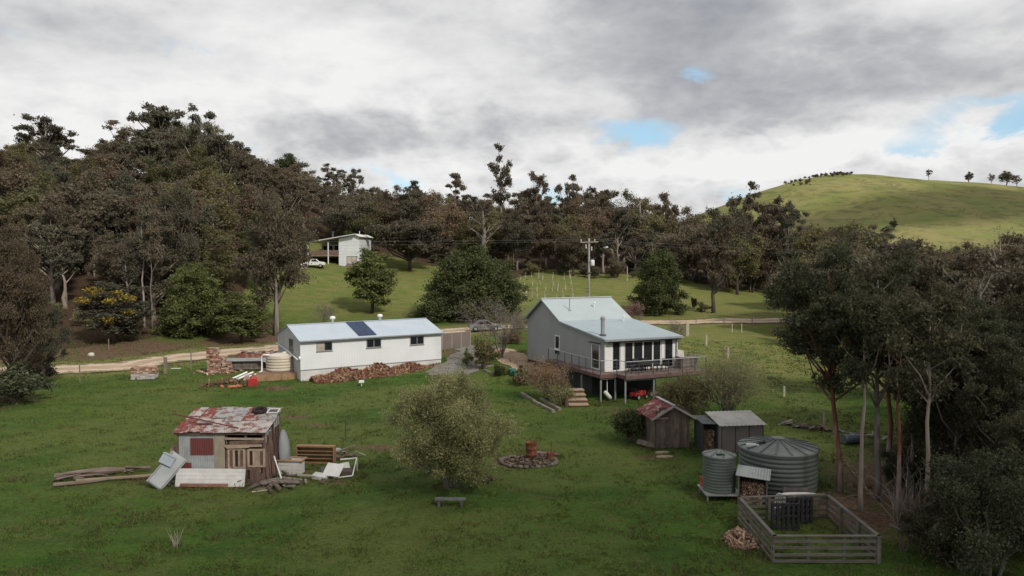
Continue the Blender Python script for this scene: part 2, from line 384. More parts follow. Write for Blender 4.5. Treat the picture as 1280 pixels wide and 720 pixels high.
def build_ground():
    xs = axis([(-1600, -400, 60), (-400, -160, 12), (-160, -60, 3), (-60, 60, .6), (60, 160, 3), (160, 400, 10), (400, 800, 12), (800, 1600, 60)])
    ys = axis([(-300, 0, 25), (0, 18, 3), (18, 110, .6), (110, 260, 2), (260, 420, 8), (420, 1100, 12), (1100, 3000, 80)])
    X, Y = np.meshgrid(xs, ys); Xf, Yf = X.ravel(), Y.ravel()
    Z = H(Xf, Yf)
    rs = np.random.RandomState(3)
    lump = (np.sin(Xf*1.3+Yf*.7)*np.sin(Yf*1.1-Xf*.5)+np.sin(Xf*2.9+1)*np.sin(Yf*2.3)*.6)*.035 + rs.randn(len(Xf))*.012
    rd = road_dist(Xf, Yf)
    Z = Z+lump*np.clip((rd-2.5)/2, 0, 1)*(Yf < 130)
    V = np.stack([Xf, Yf, Z], 1); nx, ny = len(xs), len(ys)
    i = (np.arange(ny-1)[:, None]*nx+np.arange(nx-1)[None]).ravel()
    Fq = np.stack([i, i+1, i+nx+1, i+nx], 1)
    g = npmesh('ground', V, Fq, MATS['ground']); g['kind'] = 'structure'
    g.data.polygons.foreach_set('use_smooth', [True]*len(g.data.polygons))
    wob = 2.2*np.sin(Xf*.21+Yf*.11)+1.5*np.sin(Xf*.47-Yf*.33)
    # leaf litter under the wood
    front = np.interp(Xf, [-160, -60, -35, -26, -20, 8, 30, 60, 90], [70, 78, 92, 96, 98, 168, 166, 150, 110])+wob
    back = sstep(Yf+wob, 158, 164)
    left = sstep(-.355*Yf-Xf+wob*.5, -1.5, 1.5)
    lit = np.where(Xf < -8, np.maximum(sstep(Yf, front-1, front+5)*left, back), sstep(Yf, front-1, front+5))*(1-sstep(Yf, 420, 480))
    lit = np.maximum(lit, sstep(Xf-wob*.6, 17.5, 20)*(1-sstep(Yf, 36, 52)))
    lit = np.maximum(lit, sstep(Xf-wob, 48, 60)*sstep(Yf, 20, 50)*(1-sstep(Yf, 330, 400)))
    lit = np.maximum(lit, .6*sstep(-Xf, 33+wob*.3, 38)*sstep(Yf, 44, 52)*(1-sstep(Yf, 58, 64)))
    dry = np.zeros_like(Xf)  # dry grass; its lighter tone also stands in for sun on the paddocks
    dry = np.maximum(dry, .75*sstep(Yf, 100+wob, 120)); dry = np.maximum(dry, .95*sstep(Yf+wob, 50, 78)*sstep(Xf+wob, 12, 22))
    dry = np.maximum(dry, np.exp(-((rd-3.6)/2.2)**2)*.9*(Yf > 60))
    dirt = np.zeros_like(Xf)
    for px, py, a, b, w in DIRT:
        c = P(px, py); q = ((Xf-c.x)/a)**2+((Yf-c.y)/b)**2
        dirt = np.maximum(dirt, w*np.exp(-q))
    dirt = np.maximum(dirt, .85*np.exp(-(np.maximum(rd-2.6, 0)/1.0)**2))
    ry = np.interp(Xf, ROAD[:, 0], ROAD[:, 1])
    bank = sstep(rd, 3.5, 6)*(Yf > ry)*sstep(-.30*Yf-Xf, -2, 2)*(1-sstep(Yf-ry, 14, 22))
    dirt = np.maximum(dirt, bank*(.85+.25*np.sin(Xf*.4+Yf*.3)))
    # rocks and scrub colour on the left shoulder of the far hill
    hill = sstep(Yf, 440, 520)
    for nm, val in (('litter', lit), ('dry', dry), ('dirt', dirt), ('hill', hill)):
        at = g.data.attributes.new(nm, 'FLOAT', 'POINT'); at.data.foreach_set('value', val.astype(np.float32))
    return g
def ground_material():
    m = bpy.data.materials.new('ground'); m.use_nodes = True; T = NT(m.node_tree); T.n.clear()
    out = T.new('ShaderNodeOutputMaterial'); bs = T.new('ShaderNodeBsdfPrincipled'); T.l.new(bs.outputs[0], out.inputs[0])
    v = T.new('ShaderNodeTexCoord').outputs['Object']
    at = lambda k: T.new('ShaderNodeAttribute', attribute_name=k).outputs['Fac']
    big = T.noise(v, .07, 5, .6, .5); mid = T.noise(T.mapping(v, (.6, 1.5, 1), loc=(9, 4, 0)), .55, 7, .68, .6); fine = T.noise(T.mapping(v, (.8, 1.6, 1)), 5.5, 5, .7); tiny = T.noise(v, 22, 3, .7)
    c = T.mix(T.ramp(mid, .36, .62), GRASS[0], GRASS[1])
    c = T.mix(T.m('MULTIPLY', T.ramp(big, .40, .58), .75), c, GRASS[2])
    c = T.mix(T.m('MULTIPLY', T.ramp(T.noise(T.mapping(v, (.7, 1.4, 1), loc=(31, 8, 2)), .9, 7, .75, .8), .53, .66), .7), c, (.125, .11, .050))
    c = T.mix(T.ramp(at('dry'), 0, 1, 0, .85), c, T.mix(T.ramp(mid, .35, .65), (.135, .185, .042), (.245, .205, .085)))
    hillc = T.mix(T.ramp(T.noise(v, .02, 6, .6), .35, .65), (.22, .245, .075), (.30, .27, .11))
    hillc = T.mix(T.m('MULTIPLY', T.ramp(T.noise(T.mapping(v, (1, .45, 3)), .035, 9, .8, 2.0), .48, .60), .75), hillc, (.13, .13, .055))
    c = T.mix(at('hill'), c, hillc)
    soil = T.mix(T.ramp(fine, .3, .7), (.115, .070, .046), (.19, .125, .085))
    dm = T.ramp(T.m('ADD', at('dirt'), T.m('MULTIPLY', T.m('SUBTRACT', T.m('ADD', T.m('MULTIPLY', mid, .6), T.m('MULTIPLY', fine, .5)), .55), 1.5)), .3, .75)
    c = T.mix(dm, c, soil)
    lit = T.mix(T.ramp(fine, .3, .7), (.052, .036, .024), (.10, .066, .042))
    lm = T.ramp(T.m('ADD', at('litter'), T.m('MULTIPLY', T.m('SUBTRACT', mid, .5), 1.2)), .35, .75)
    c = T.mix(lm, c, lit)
    c = T.mix(1.0, c, T.mix(T.ramp(fine, .25, .75), (.62, .62, .62), (1.15, 1.15, 1.15)), 'MULTIPLY')
    c = T.mix(1.0, c, T.mix(T.ramp(tiny, .3, .7), (.7, .7, .7), (1.15, 1.15, 1.15)), 'MULTIPLY')
    T.l.new(c, bs.inputs['Base Color']); bs.inputs['Roughness'].default_value = .95; bs.inputs['Specular IOR Level'].default_value = .1
    b = T.new('ShaderNodeBump'); b.inputs['Distance'].default_value = .12; b.inputs['Strength'].default_value = .8
    T.l.new(T.m('ADD', fine, T.m('MULTIPLY', tiny, .5)), b.inputs['Height']); T.l.new(b.outputs[0], bs.inputs['Normal'])
    MATS['ground'] = m
GRASS = [(.040, .090, .016), (.072, .138, .022), (.130, .155, .042)]
ground_material(); GROUND = build_ground()

def strip(name, pts, widths, material, dz=.05, cross=7, uneven=0.0, seed=0):
    rs = np.random.RandomState(seed); n = len(pts); V = []
    ws = widths if hasattr(widths, '__len__') else [widths]*n
    for i in range(n):
        d = pts[min(i+1, n-1)]-pts[max(i-1, 0)]; d = d/np.linalg.norm(d); nn = np.array([-d[1], d[0]])
        e = ws[i]/2+uneven*math.sin(i*.9+seed)+rs.randn()*uneven*.5
        for k in range(cross):
            t = (k/(cross-1)*2-1)*e; q = pts[i]+nn*t; V.append((q[0], q[1], 0))
    V = np.array(V); V[:, 2] = H(V[:, 0], V[:, 1])+dz; across = np.tile(np.linspace(-1, 1, cross), n)
    i = (np.arange(n-1)[:, None]*cross+np.arange(cross-1)[None]).ravel()
    o = npmesh(name, V, np.stack([i, i+cross, i+cross+1, i+1], 1), material); o['kind'] = 'structure'
    at = o.data.attributes.new('across', 'FLOAT', 'POINT'); at.data.foreach_set('value', across.astype(np.float32))
    o.data.polygons.foreach_set('use_smooth', [True]*len(o.data.polygons)); return o
mroad = mat('road_dirt', (.42, .315, .225), (.33, .24, .165), .8, .95, .5, c3=(.47, .37, .28), s3=.35, t3=(.45, .7))
def road_ruts(m):
    T = NT(m.node_tree); bs = [n for n in T.n if n.type == 'BSDF_PRINCIPLED'][0]; src = bs.inputs['Base Color'].links[0].from_socket
    a = T.m('ABSOLUTE', T.new('ShaderNodeAttribute', attribute_name='across').outputs['Fac'])
    v = T.new('ShaderNodeTexCoord').outputs['Object']; n = T.noise(v, 1.1, 6, .65); n2 = T.noise(v, .25, 4, .6)
    j = T.m('ADD', a, T.m('MULTIPLY', T.m('SUBTRACT', n, .5), .9))
    rut = T.m('MULTIPLY', T.ramp(j, .25, .42), T.ramp(j, .75, .58))
    c = T.mix(T.m('MULTIPLY', rut, .8), T.mix(.35, src, (.27, .20, .13)), (.50, .40, .31))
    mid = T.m('MULTIPLY', T.ramp(j, .22, .02), T.ramp(n2, .42, .6)); c = T.mix(T.m('MULTIPLY', mid, .55), c, (.17, .16, .08))
    edge = T.ramp(T.m('ADD', a, T.m('MULTIPLY', T.m('SUBTRACT', n, .5), 2.2)), .62, .95); c = T.mix(edge, c, (.13, .135, .06)); T.l.new(c, bs.inputs['Base Color'])
road_ruts(mroad)
strip('road', ROAD, 5.4, mroad, .06, 13, .25, 1)
mcon = mat('gravel_mix', (.20, .185, .165), (.14, .13, .115), 2.5, .95, .6)
mpath = mat('path_dirt', (.40, .29, .20), (.29, .20, .14), 1.4, .95, .6)
pp = [tuple(P(px, py)[:2]) for px, py in ((622, 436), (640, 448), (652, 458), (668, 470))]
strip('path', resample(pp, .8), [2.4]*len(resample(pp, .8)), mpath, .05, 6, .25, 4)
pp = [tuple(P(px, py)[:2]) for px, py in ((560, 470), (575, 455), (592, 441), (600, 432))]
strip('driveway', resample(pp, .8), 4.2, mcon, .05, 7, .3, 5)
# loop drive up to the white two-storey house
pp = [tuple(P(px, py)[:2]) for px, py in ((230, 322), (290, 330), (340, 334), (378, 334))]
strip('access_track', resample(pp, 2), 3.0, mroad, .08, 5, .3, 6)

# ------------------------------------------------------------------ grass tufts (uncountable)
def build_grass():
    rs = np.random.RandomState(11); n = 120000
    # density falls with distance
    y = 22+70*rs.rand(n)**1.6; x = (rs.rand(n)*2-1)*(y*.74)
    keep = np.ones(n, bool)
    for px, py, a, b, w in DIRT:
        c = P(px, py); keep &= ~((((x-c.x)/a)**2+((y-c.y)/b)**2 < .7) & (rs.rand(n) < .85))
    keep &= road_dist(x, y) > 2.9
    for (cx, cy, ca, w, d) in EXCL:
        u = (x-cx)*math.cos(ca)+(y-cy)*math.sin(ca); v = -(x-cx)*math.sin(ca)+(y-cy)*math.cos(ca)
        keep &= ~((u > -.1) & (u < w+.1) & (v > -.1) & (v < d+.1))
    clump = np.sin(x*1.7+3*np.sin(y*.9))*np.sin(y*1.9+2*np.sin(x*.6))
    keep &= rs.rand(n) < .45+.5*clump
    x, y = x[keep], y[keep]; n = len(x); z = H(x, y)
    m = 4; X = np.repeat(x, m)+rs.randn(n*m)*.09; Y = np.repeat(y, m)+rs.randn(n*m)*.09; Z = np.repeat(z, m)-.02
    hgt = (.03+.075*rs.rand(n*m)**2)*(1+.012*Y); an = rs.rand(n*m)*6.283; w = .018*(1+.02*Y)
    lx, ly = rs.randn(n*m)*.05, rs.randn(n*m)*.05
    a = np.stack([X-np.cos(an)*w, Y-np.sin(an)*w, Z], 1); b = np.stack([X+np.cos(an)*w, Y+np.sin(an)*w, Z], 1); c = np.stack([X+lx, Y+ly, Z+hgt], 1)
    V = np.stack([a, b, c], 1).reshape(-1, 3); Fq = np.arange(len(V)).reshape(-1, 3)
    o = npmesh('grass', V, Fq, leafmat('grass_blade', (.042, .082, .014), (.066, .108, .020), (.09, .105, .032), .2, .3))
    tag(o, 'short green grass growing over the near paddock', 'grass', kind='stuff')
def build_weeds():
    rs = np.random.RandomState(19); n = 26000
    y = 22+62*rs.rand(n)**1.3; x = (rs.rand(n)*2-1)*(y*.74)
    f = np.sin(x*.55+2*np.sin(y*.35))*np.sin(y*.62+1.7*np.sin(x*.28))+.5*np.sin(x*1.9+y*.8)*np.sin(y*2.3-x*.4)
    keep = (f > .55) & (road_dist(x, y) > 2.8)
    xs, ys = [x[keep]], [y[keep]]
    # longer grass left standing round the feet of things
    for kind, cx, cy, a, b, an in FRINGE:
        m = int(26*(a+b))
        if kind == 'o': t = rs.rand(m)*6.283; u = np.cos(t)*a; v = np.sin(t)*b
        else:
            t = rs.rand(m)*2*(a+b); u = np.where(t < a, t, np.where(t < a+b, a, np.where(t < 2*a+b, t-a-b, 0.))); v = np.where(t < a, 0., np.where(t < a+b, t-a, np.where(t < 2*a+b, b, t-2*a-b)))
        u = u+rs.randn(m)*.09; v = v+rs.randn(m)*.09
        xs.append(cx+u*math.cos(an)-v*math.sin(an)); ys.append(cy+u*math.sin(an)+v*math.cos(an))
    x = np.concatenate(xs); y = np.concatenate(ys); n = len(x); z = H(x, y); m = 6
    X = np.repeat(x, m)+rs.randn(n*m)*.05; Y = np.repeat(y, m)+rs.randn(n*m)*.05; Z = np.repeat(z, m)-.02
    hgt = (.07+.20*rs.rand(n*m)**1.6); an = rs.rand(n*m)*6.283; w = .014*(1+.015*Y)
    a = np.stack([X-np.cos(an)*w, Y-np.sin(an)*w, Z], 1); b = np.stack([X+np.cos(an)*w, Y+np.sin(an)*w, Z], 1); c = np.stack([X+rs.randn(n*m)*.07, Y+rs.randn(n*m)*.07, Z+hgt], 1)
    V = np.stack([a, b, c], 1).reshape(-1, 3)
    o = npmesh('long_grass', V, np.arange(len(V)).reshape(-1, 3), leafmat('long_grass_blade', (.040, .075, .016), (.078, .098, .026), (.13, .12, .05), .25, .35))
    tag(o, 'longer uneven grass and weeds in patches and round the feet of sheds and junk', 'grass', kind='stuff')
SHED = (-18.7, 65.0, math.atan2(.535, .845)); HOUSE = (7.15, 57.0, R(24))
EXCL = [(*SHED, 13.9, 7.35), (HOUSE[0], HOUSE[1], HOUSE[2], 7, 14), (-16.6, 35.6, 0, 4.6, 2.8)]
build_grass()
FRINGE = [('r', -16.3, 35.2, 4.5, 2.9, 0), ('r', -16.6, 34.7, 3.9, .5, 0), ('r', SHED[0], SHED[1], 13.9, 7.3, SHED[2]), ('o', 12.75, 35.4, 1.95, 1.95, 0), ('r', 8.0, 41.9, 2.3, 2.4, R(10)), ('r', 10.6, 41.1, 3.8, 2.0, R(8)),
          ('r', 9.3, 26.4, 4.1, 4.5, R(0)), ('o', .95, 40.4, 1.75, 1.4, 0), ('o', -2.75, 32.6, .8, .3, 0), ('o', 9.3, 33.5, .9, .9, 0), ('r', 9.9, 32.7, 1.3, 1.0, R(-22)), ('o', -22, 36.5, 2.8, .6, R(5)), ('o', -10.8, 37.4, 1.0, .6, 0), ('o', -9.2, 38.5, 1.3, .5, 0),
          ('o', -8.5, 36.6, 1.1, .8, 0), ('o', -2.8, 34.9, .9, .8, 0), ('o', 8.9, 27.6, .8, .9, 0), ('r', 6.3, 54.3, 8.5, 1, R(24)), ('o', -18.2, 36, 1.0, .6, 0), ('o', -23.8, 62, 2.4, 1.6, 0), ('o', -34, 67, 1.6, 1.2, 0)]
build_weeds()

# ------------------------------------------------------------------ long shed
mwhite = mat('white_sheet', (.62, .63, .64), (.57, .585, .60), .6, .5, 0, stripe=('x', .25, .12), spec=.4)
mwhite_shade = mat('white_sheet_shade', (.44, .45, .46), (.40, .41, .42), .6, .55, 0, stripe=('y', .25, .12))  # white sheet darkened: shade of the turned-away gable put into the colour
mzinc = mat('zinc_roof', (.41, .465, .53), (.37, .43, .495), .5, .42, 0, stripe=('x', .3, .25), spec=.5)
mbase = mat('painted_block', (.54, .53, .52), (.44, .43, .42), .9, .8, .3)
mtrim = mat('white_trim', (.70, .70, .69), (.64, .64, .63), 3, .5)
mtrim = MATS['white_trim']
mgrey = mat('grey_trim', (.24, .25, .26), (.2, .21, .22), 3, .5)
mglass = mat('window_glass', (.018, .022, .026), (.012, .014, .016), 2, .08, spec=.6)
mblind = mat('window_blind', (.40, .33, .27), (.3, .24, .2), 3, .6)
mblue = mat('solar_cell', (.012, .030, .080), (.010, .024, .060), 4, .4, 0, spec=.25)
mpipe = mat('white_pipe', (.80, .80, .78), (.72, .72, .70), 5, .35)

def window(parent, o, u, n, w, h, panes=2, fr=.06, glass=None, framemat=None, sill=True):
    """window on a wall: o lower left corner, u along the wall, n outwards; frame > panes"""
    o, u, n = Vector(o), Vector(u).normalized(), Vector(n).normalized(); z = Vector((0, 0, 1))
    M_ = Matrix((u, n, z)).transposed().to_4x4(); M_.translation = o
    f = MB(); f.box(0, w, 0, .05, 0, fr, M_); f.box(0, w, 0, .05, h-fr, h, M_); f.box(0, fr, 0, .05, fr, h-fr, M_); f.box(w-fr, w, 0, .05, fr, h-fr, M_)
    for i in range(1, panes): f.box(w*i/panes-fr/2, w*i/panes+fr/2, 0, .045, fr, h-fr, M_)
    fo = f.build('window', framemat or MATS['grey_trim'], parent)
    for i in range(panes):
        g = MB(); g.box(w*i/panes+fr/2, w*(i+1)/panes-fr/2, .004, .02, fr/2, h-fr/2, M_)
        gm = glass[i] if isinstance(glass, (list, tuple)) else (glass or MATS['window_glass'])
        g.build('pane', gm, fo)
    if sill:
        s = MB(); s.box(-.04, w+.04, .0, .09, -.05, -.003, M_); s.build('sill', framemat or MATS['grey_trim'], fo)
    return fo

t = thing('long_shed', 'long white metal shed with pale blue-grey gable roof beside the dirt road', 'shed', SHED[0], SHED[1], 0.0, SHED[2])
L, W, HE, HR = 13.9, 7.35, 3.72, 4.75
w = MB(); w.box(0, L, 0, .12, 1.03, HE); w.box(0, L, W-.12, W, 1.03, HE)
w.build('long_wall', mwhite, t)
for xx, nm in ((0, 'gable_wall'), (L-.12, 'gable_wall')):
    g = MB(); M_ = Matrix.Translation((xx+.12, 0, 0)) @ Matrix.Rotation(R(90), 4, 'Z')
    g.prism([(.12, 1.03), (W-.12, 1.03), (W-.12, HE), (W/2, HR-.02), (.12, HE)], 0, .118, M_); g.build('gable_wall', mwhite_shade, t)
b = MB(); b.box(.02, L-.02, .03, W-.03, -.6, 1.025); b.build('base', mbase, t)
s = MB(); s.box(-.01, L+.01, -.02, -.002, 1.0, 1.06); s.build('seam_flashing', mgrey, t)
for sg in (0, 1):
    ye = -.28 if sg == 0 else W+.28; ze = HE-.06
    a, bb, c, d = (-.15, ye, ze), (L+.15, ye, ze), (L+.15, W/2, HR+.03), (-.15, W/2, HR+.03)
    rr = MB(); rr.quad(*( (a, bb, c, d) if sg == 0 else (bb, a, d, c)), t=.05); ro = rr.build('roof', mzinc, t)
    gt = MB(); y0 = -.36 if sg == 0 else W+.26; gt.box(-.15, L+.15, y0, y0+.1, HE-.16, HE-.06); gt.build('gutter', MATS['grey_trim'], ro)
    if sg == 0:
        # solar panel on the slope
        sl = (HR+.03-ze)/(W/2-ye); sp = MB()
        for k in range(2):
            x0 = 5.45+k*.88; f = lambda x, y: (x, y, ze+(y-ye)*sl+.07)
            sp.quad(f(x0, .05), f(x0+.86, .05), f(x0+.86, 3.55), f(x0, 3.55), t=.04)
        sp.build('solar_panel', mblue, t)
rc = MB(); rc.box(-.16, L+.16, W/2-.12, W/2+.12, HR+.03, HR+.075); rc.build('ridge_cap', mzinc, t)
for xx in (4.2, 9.0):
    v = MB(); v.lathe([(0, .0), (.13, 0), (.13, .28), (.2, .30), (.27, .40), (.26, .52), (.18, .60), (0, .62)], 16, (xx, W/2, HR+.06)); v.build('roof_vent', mtrim, t, smooth=True)
ub = (1, 0, 0); nb = (0, -1, 0)
window(t, (1.45, -.002, 2.62), ub, nb, 1.45, .80, 2, glass=[mblind, MATS['window_glass']])
window(t, (6.15, -.002, 2.62), ub, nb, 1.45, .80, 2)
window(t, (10.55, -.002, 2.62), ub, nb, 1.45, .80, 2)
window(t, (-.002, 3.4, 2.45), (0, -1, 0), (-1, 0, 0), 1.25, 1.15, 2)
p = MB(); p.tube([(-.10, 7.5, 2.75), (-.14, 3.4, 2.40), (-.16, .25, 1.95), (-.05, -.18, 2.02)], .07, 8)
p.tube([(-.16, 1.9, 2.22), (-.6, 2.6, 1.65)], .06, 8); p.tube([(-.12, -.2, 2.0), (-.12, -.2, 2.3)], .08, 8); p.build('downpipe', mpipe, t, smooth=True)

# beige rainwater tank at the gable
mbeige = mat('beige_plastic', (.50, .44, .36), (.44, .385, .31), 1.2, .55, .1)
c0 = Vector((A(350, 470, 67.0).x, 67.3, 0))
t = thing('water_tank', 'squat beige ribbed rainwater tank at the gable of the long shed', 'water tank', c0.x, c0.y, .72)
prof = [(0, 0), (1.24, 0)]
for k in range(5): z0 = .05+k*.26; prof += [(1.30, z0+.03), (1.30, z0+.19), (1.25, z0+.225), (1.25, z0+.24)]
b = MB(); b.lathe(prof+[(1.28, 1.36), (1.22, 1.42)], 32); b.build('barrel', mbeige, t, smooth=True)
b = MB(); b.lathe([(1.22, 1.42), (.7, 1.52), (.25, 1.57), (0, 1.57)], 32); b.lathe([(.22, 1.57), (.22, 1.66), (0, 1.67)], 16, (.3, .2, 0)); b.build('lid', mat('pale_plastic', (.6, .57, .5), (.55, .5, .44), 2, .5), t, smooth=True)
b = MB(); b.tube([(-.7, -1.0, 1.55), (-1.25, -.95, 1.5), (-1.42, -.9, 1.4), (-1.42, -.9, .05), (-1.75, -1.2, -.15), (-2.3, -1.6, -.3), (-2.35, -1.65, -.6)], .065, 8); b.build('overflow_pipe', mpipe, t, smooth=True)
mtim = mat('pine_timber', (.34, .22, .13), (.26, .16, .09), 3, .85, .3, isl=.25)
r_ = MB(); r_.box(-2.0, 2.0, -.05, .0, 0, .62); r_.box(-2.02, -1.96, 0, 2.2, 0, .6)
for k in range(4): r_.box(-1.9+k*1.2, -1.8+k*1.2, -.15, -.052, -.1, .72)
solo(r_, 'retaining_wall', 'low timber retaining wall holding the beige water tank', 'retaining wall', mtim, c0.x, c0.y-1.55, .0, R(14))
f_ = MB(); f_.box(-1.9, 1.9, -1.4, 1.45, 0, .7)
o = f_.build('tank_pad', mat('packed_fill', (.24, .165, .115), (.18, .12, .085), 2, .95, .5)); o.location = (c0.x, c0.y, .0); o.rotation_euler.z = R(8); o['kind'] = 'structure'

# ------------------------------------------------------------------ firewood heaps
def log_bits(mb, n, place, lmin=.3, lmax=.45, r0=.05, r1=.11, rng=None):
    for _ in range(n):
        p, up = place(rng); L_ = rng.uniform(lmin, lmax); r = rng.uniform(r0, r1)
        d = Vector((rng.gauss(0, 1), rng.gauss(0, 1), rng.gauss(0, .45))).normalized()
        if rng.random() < .55:   # split wedge
            M_ = Matrix.Translation(p) @ d.to_track_quat('Y', 'Z').to_matrix().to_4x4() @ Matrix.Rotation(rng.uniform(0, 6.28), 4, 'Y')
            mb.prism([(-r, -r*.5), (r, -r*.6), (rng.uniform(-.3, .3)*r, r*.9)], -L_/2, L_/2, M_)
        else: mb.tube([p-d*L_/2, p+d*L_/2], [r*.8, r*.7], 6)
mlog = mat('split_redgum', (.22, .085, .052), (.14, .052, .034), 5, .85, .3, isl=.7, hue=(.38, .25, .16))
rng = random.Random(5)
w_ = MB()
def hp(rg):
    u = rg.uniform(.9, 13.3); hh = .25+.95*max(.0, math.sin((u-.6)/12.9*math.pi))**.5*(.72+.28*math.sin(u*1.9+1)); v = rg.uniform(-2.0, -.1)
    slope = 1-abs(v+.65)/1.45; z = .02+hh*max(0, slope)*rg.uniform(.75, 1.05)
    return Vector((u, v, z)), 1
log_bits(w_, 2100, hp, rng=rng, lmin=.28, lmax=.42, r0=.06, r1=.12)
# the heap has a body, so no light comes through it
o = w_.build('firewood_heap', mlog); o.location = (SHED[0], SHED[1], 0); o.rotation_euler.z = SHED[2]
tag(o, 'long heap of split red firewood along the white shed wall', 'firewood heap', kind='stuff')
cb = MB(); n = 40
for i in range(n):
    u = .9+12.4*i/(n-1); hh = .25+.95*max(.0, math.sin((u-.6)/12.9*math.pi))**.5*(.72+.28*math.sin(u*1.9+1))
    cb.v += [(u, -1.9, -.05), (u, -.65, hh*.72), (u, -.08, hh*.45), (u, -.08, -.05)]
for i in range(n-1):
    for k in range(3): cb.f.append((i*4+k, i*4+k+1, i*4+k+5, i*4+k+4))
cb.f += [(0, 3, 2, 1), tuple((n-1)*4+k for k in range(4))]
k = cb.build('heap_core', mlog, o)

# ------------------------------------------------------------------ grey weatherboard house
mclad = mat('grey_cladding', (.30, .305, .31), (.275, .28, .285), .5, .6, 0, stripe=('y', .2, .12))
mcladx = mat('grey_cladding_front', (.30, .305, .31), (.275, .28, .285), .5, .6, 0, stripe=('x', .2, .12))
mroofh = mat('pale_green_roof', (.36, .41, .42), (.325, .375, .39), .4, .45, 0, stripe=('x', .22, .25), spec=.45)
mroofl = mat('pale_blue_roof', (.32, .385, .42), (.29, .355, .39), .4, .4, 0, stripe=('x', .22, .25), spec=.45)
mdeck = mat('deck_boards', (.19, .14, .125), (.14, .10, .09), 2, .8, .2, stripe=('y', .14, .5))
mfasc = mat('deck_fascia', (.15, .085, .08), (.11, .065, .06), 2, .8)
msteel = mat('galvanised_steel', (.36, .37, .37), (.27, .28, .28), 4, .45, 0, metal=.3)
mdark = mat('dark_steel', (.07, .075, .08), (.05, .055, .06), 4, .5)
munder = mat('underfloor_panel', (.055, .058, .062), (.04, .042, .045), 1, .8, 0, stripe=('x', .2, .2))
FL = 2.16
t = thing('grey_house', 'grey metal-clad house with pale gabled roof, glazed end and raised deck', 'house', HOUSE[0], HOUSE[1], 0, HOUSE[2])
HW = 6.8; ZF, ZK, ZR, ZB = 4.68, 5.48, 7.22, 5.25; SK, SR, SB = 6.96, 10.6, 14.0
prof = [(0, 1.6), (SB, 1.4), (SB, ZB), (SR, ZR), (SK, ZK), (0, ZF)]
for x0 in (0, HW-.15):
    g = MB(); M_ = Matrix.Translation((x0+.15, 0, 0)) @ Matrix.Rotation(R(90), 4, 'Z'); g.prism(prof, 0, .15, M_); g.build('side_wall', mclad, t)
bw = MB(); bw.box(.15, HW-.15, SB-.15, SB, 1.2, ZB); bw.build('back_wall', mcladx, t)
fl = MB(); fl.box(.15, HW-.15, .02, SB-.2, FL-.25, FL); fl.build('house_floor', mat('inner_floor', (.25, .16, .1), (.2, .12, .07), 2, .6), t)
# underfloor enclosure
uf = MB(); uf.box(.25, HW-.4, 2.3, 2.4, -.2, FL-.255); uf.box(.25, .33, 2.4, 8, -.2, FL-.255); uf.build('underfloor_wall', munder, t)
ub_ = MB(); ub_.box(.34, HW-.5, 2.405, 13.5, -.3, 1.2); ub_.build('foundation', mat('brick_base', (.20, .13, .10), (.15, .1, .08), 3, .9, .3), t)
def roof_slab(p0, p1, mm, th=.06, ov=.28):
    (y0, z0), (y1, z1) = p0, p1; r = MB(); r.quad((-ov, y0, z0), (HW+ov, y0, z0), (HW+ov, y1, z1), (-ov, y1, z1), t=th); return r.build('roof', mm, t)
sf = (ZK-ZF)/SK
r1_ = roof_slab((-.45, ZF+.07-.45*sf), (SK, ZK+.07), mroofl)
r2_ = roof_slab((SK, ZK+.074), (SR, ZR+.08), mroofh)
r3_ = roof_slab((SR, ZR+.08), (SB+.3, ZB+.0), mroofh)
fa = MB(); fa.box(-.28, HW+.28, -.58, -.455, ZF-.14, ZF+.0); fa.build('gutter', mat('gutter_steel', (.26, .28, .29), (.22, .24, .25), 2, .5), r1_)
fa = MB(); fa.box(-.1, HW+.1, -.44, -.36, ZF-.26, ZF-.06); fa.box(0, HW, -.36, -.01, ZF-.16, ZF-.1); fa.build('fascia', mdark, r1_)
bg = MB()
for (y0, z0), (y1, z1) in (((-.45, ZF-.02), (SK, ZK-.02)), ((SK, ZK-.02), (SR, ZR-.01)), ((SR, ZR-.01), (SB+.25, ZB-.1))):
    bg.bar((-.26, y0, z0), (-.26, y1, z1), .03, .16)
bg.build('barge_board', MATS['grey_trim'], t)
rc = MB(); rc.bar((-.28, SR, ZR+.11), (HW+.28, SR, ZR+.11), .28, .04); rc.build('ridge_cap', mat('pale_cap', (.55, .56, .54), (.5, .51, .5), 2, .5), t)
# flue and roof vents
def zroof(y): return ZF+.07+sf*y if y < SK else ZK+.074+(ZR-ZK)/(SR-SK)*(y-SK)
fx, fy = .45, 1.0
f_ = MB(); f_.lathe([(.16, -.1), (.16, 1.25), (.2, 1.26), (.2, 1.42), (.1, 1.52), (0, 1.54)], 14, (fx, fy, zroof(fy))); fo = f_.build('flue', msteel, t, smooth=False)
f_ = MB(); f_.lathe([(.30, 0), (.26, .08), (.17, .12)], 14, (fx, fy, zroof(fy)+.0)); f_.build('flue_collar', mdark, fo)
f_ = MB(); f_.tube([(1.6, 8.6, zroof(8.6)-.05), (1.6, 8.6, zroof(8.6)+1.05)], .05, 8); f_.lathe([(.16, 0), (.05, .12)], 10, (1.6, 8.6, zroof(8.6))); f_.build('vent_pipe', msteel, t)
for vx, vy in ((4.3, 8.9), (5.5, 5.9)):
    f_ = MB(); f_.tube([(vx, vy, zroof(vy)-.05), (vx, vy, zroof(vy)+.45)], .06, 8); f_.lathe([(.12, .38), (.12, .5), (0, .55)], 10, (vx, vy, zroof(vy))); f_.build('vent_pipe', mtrim, t)
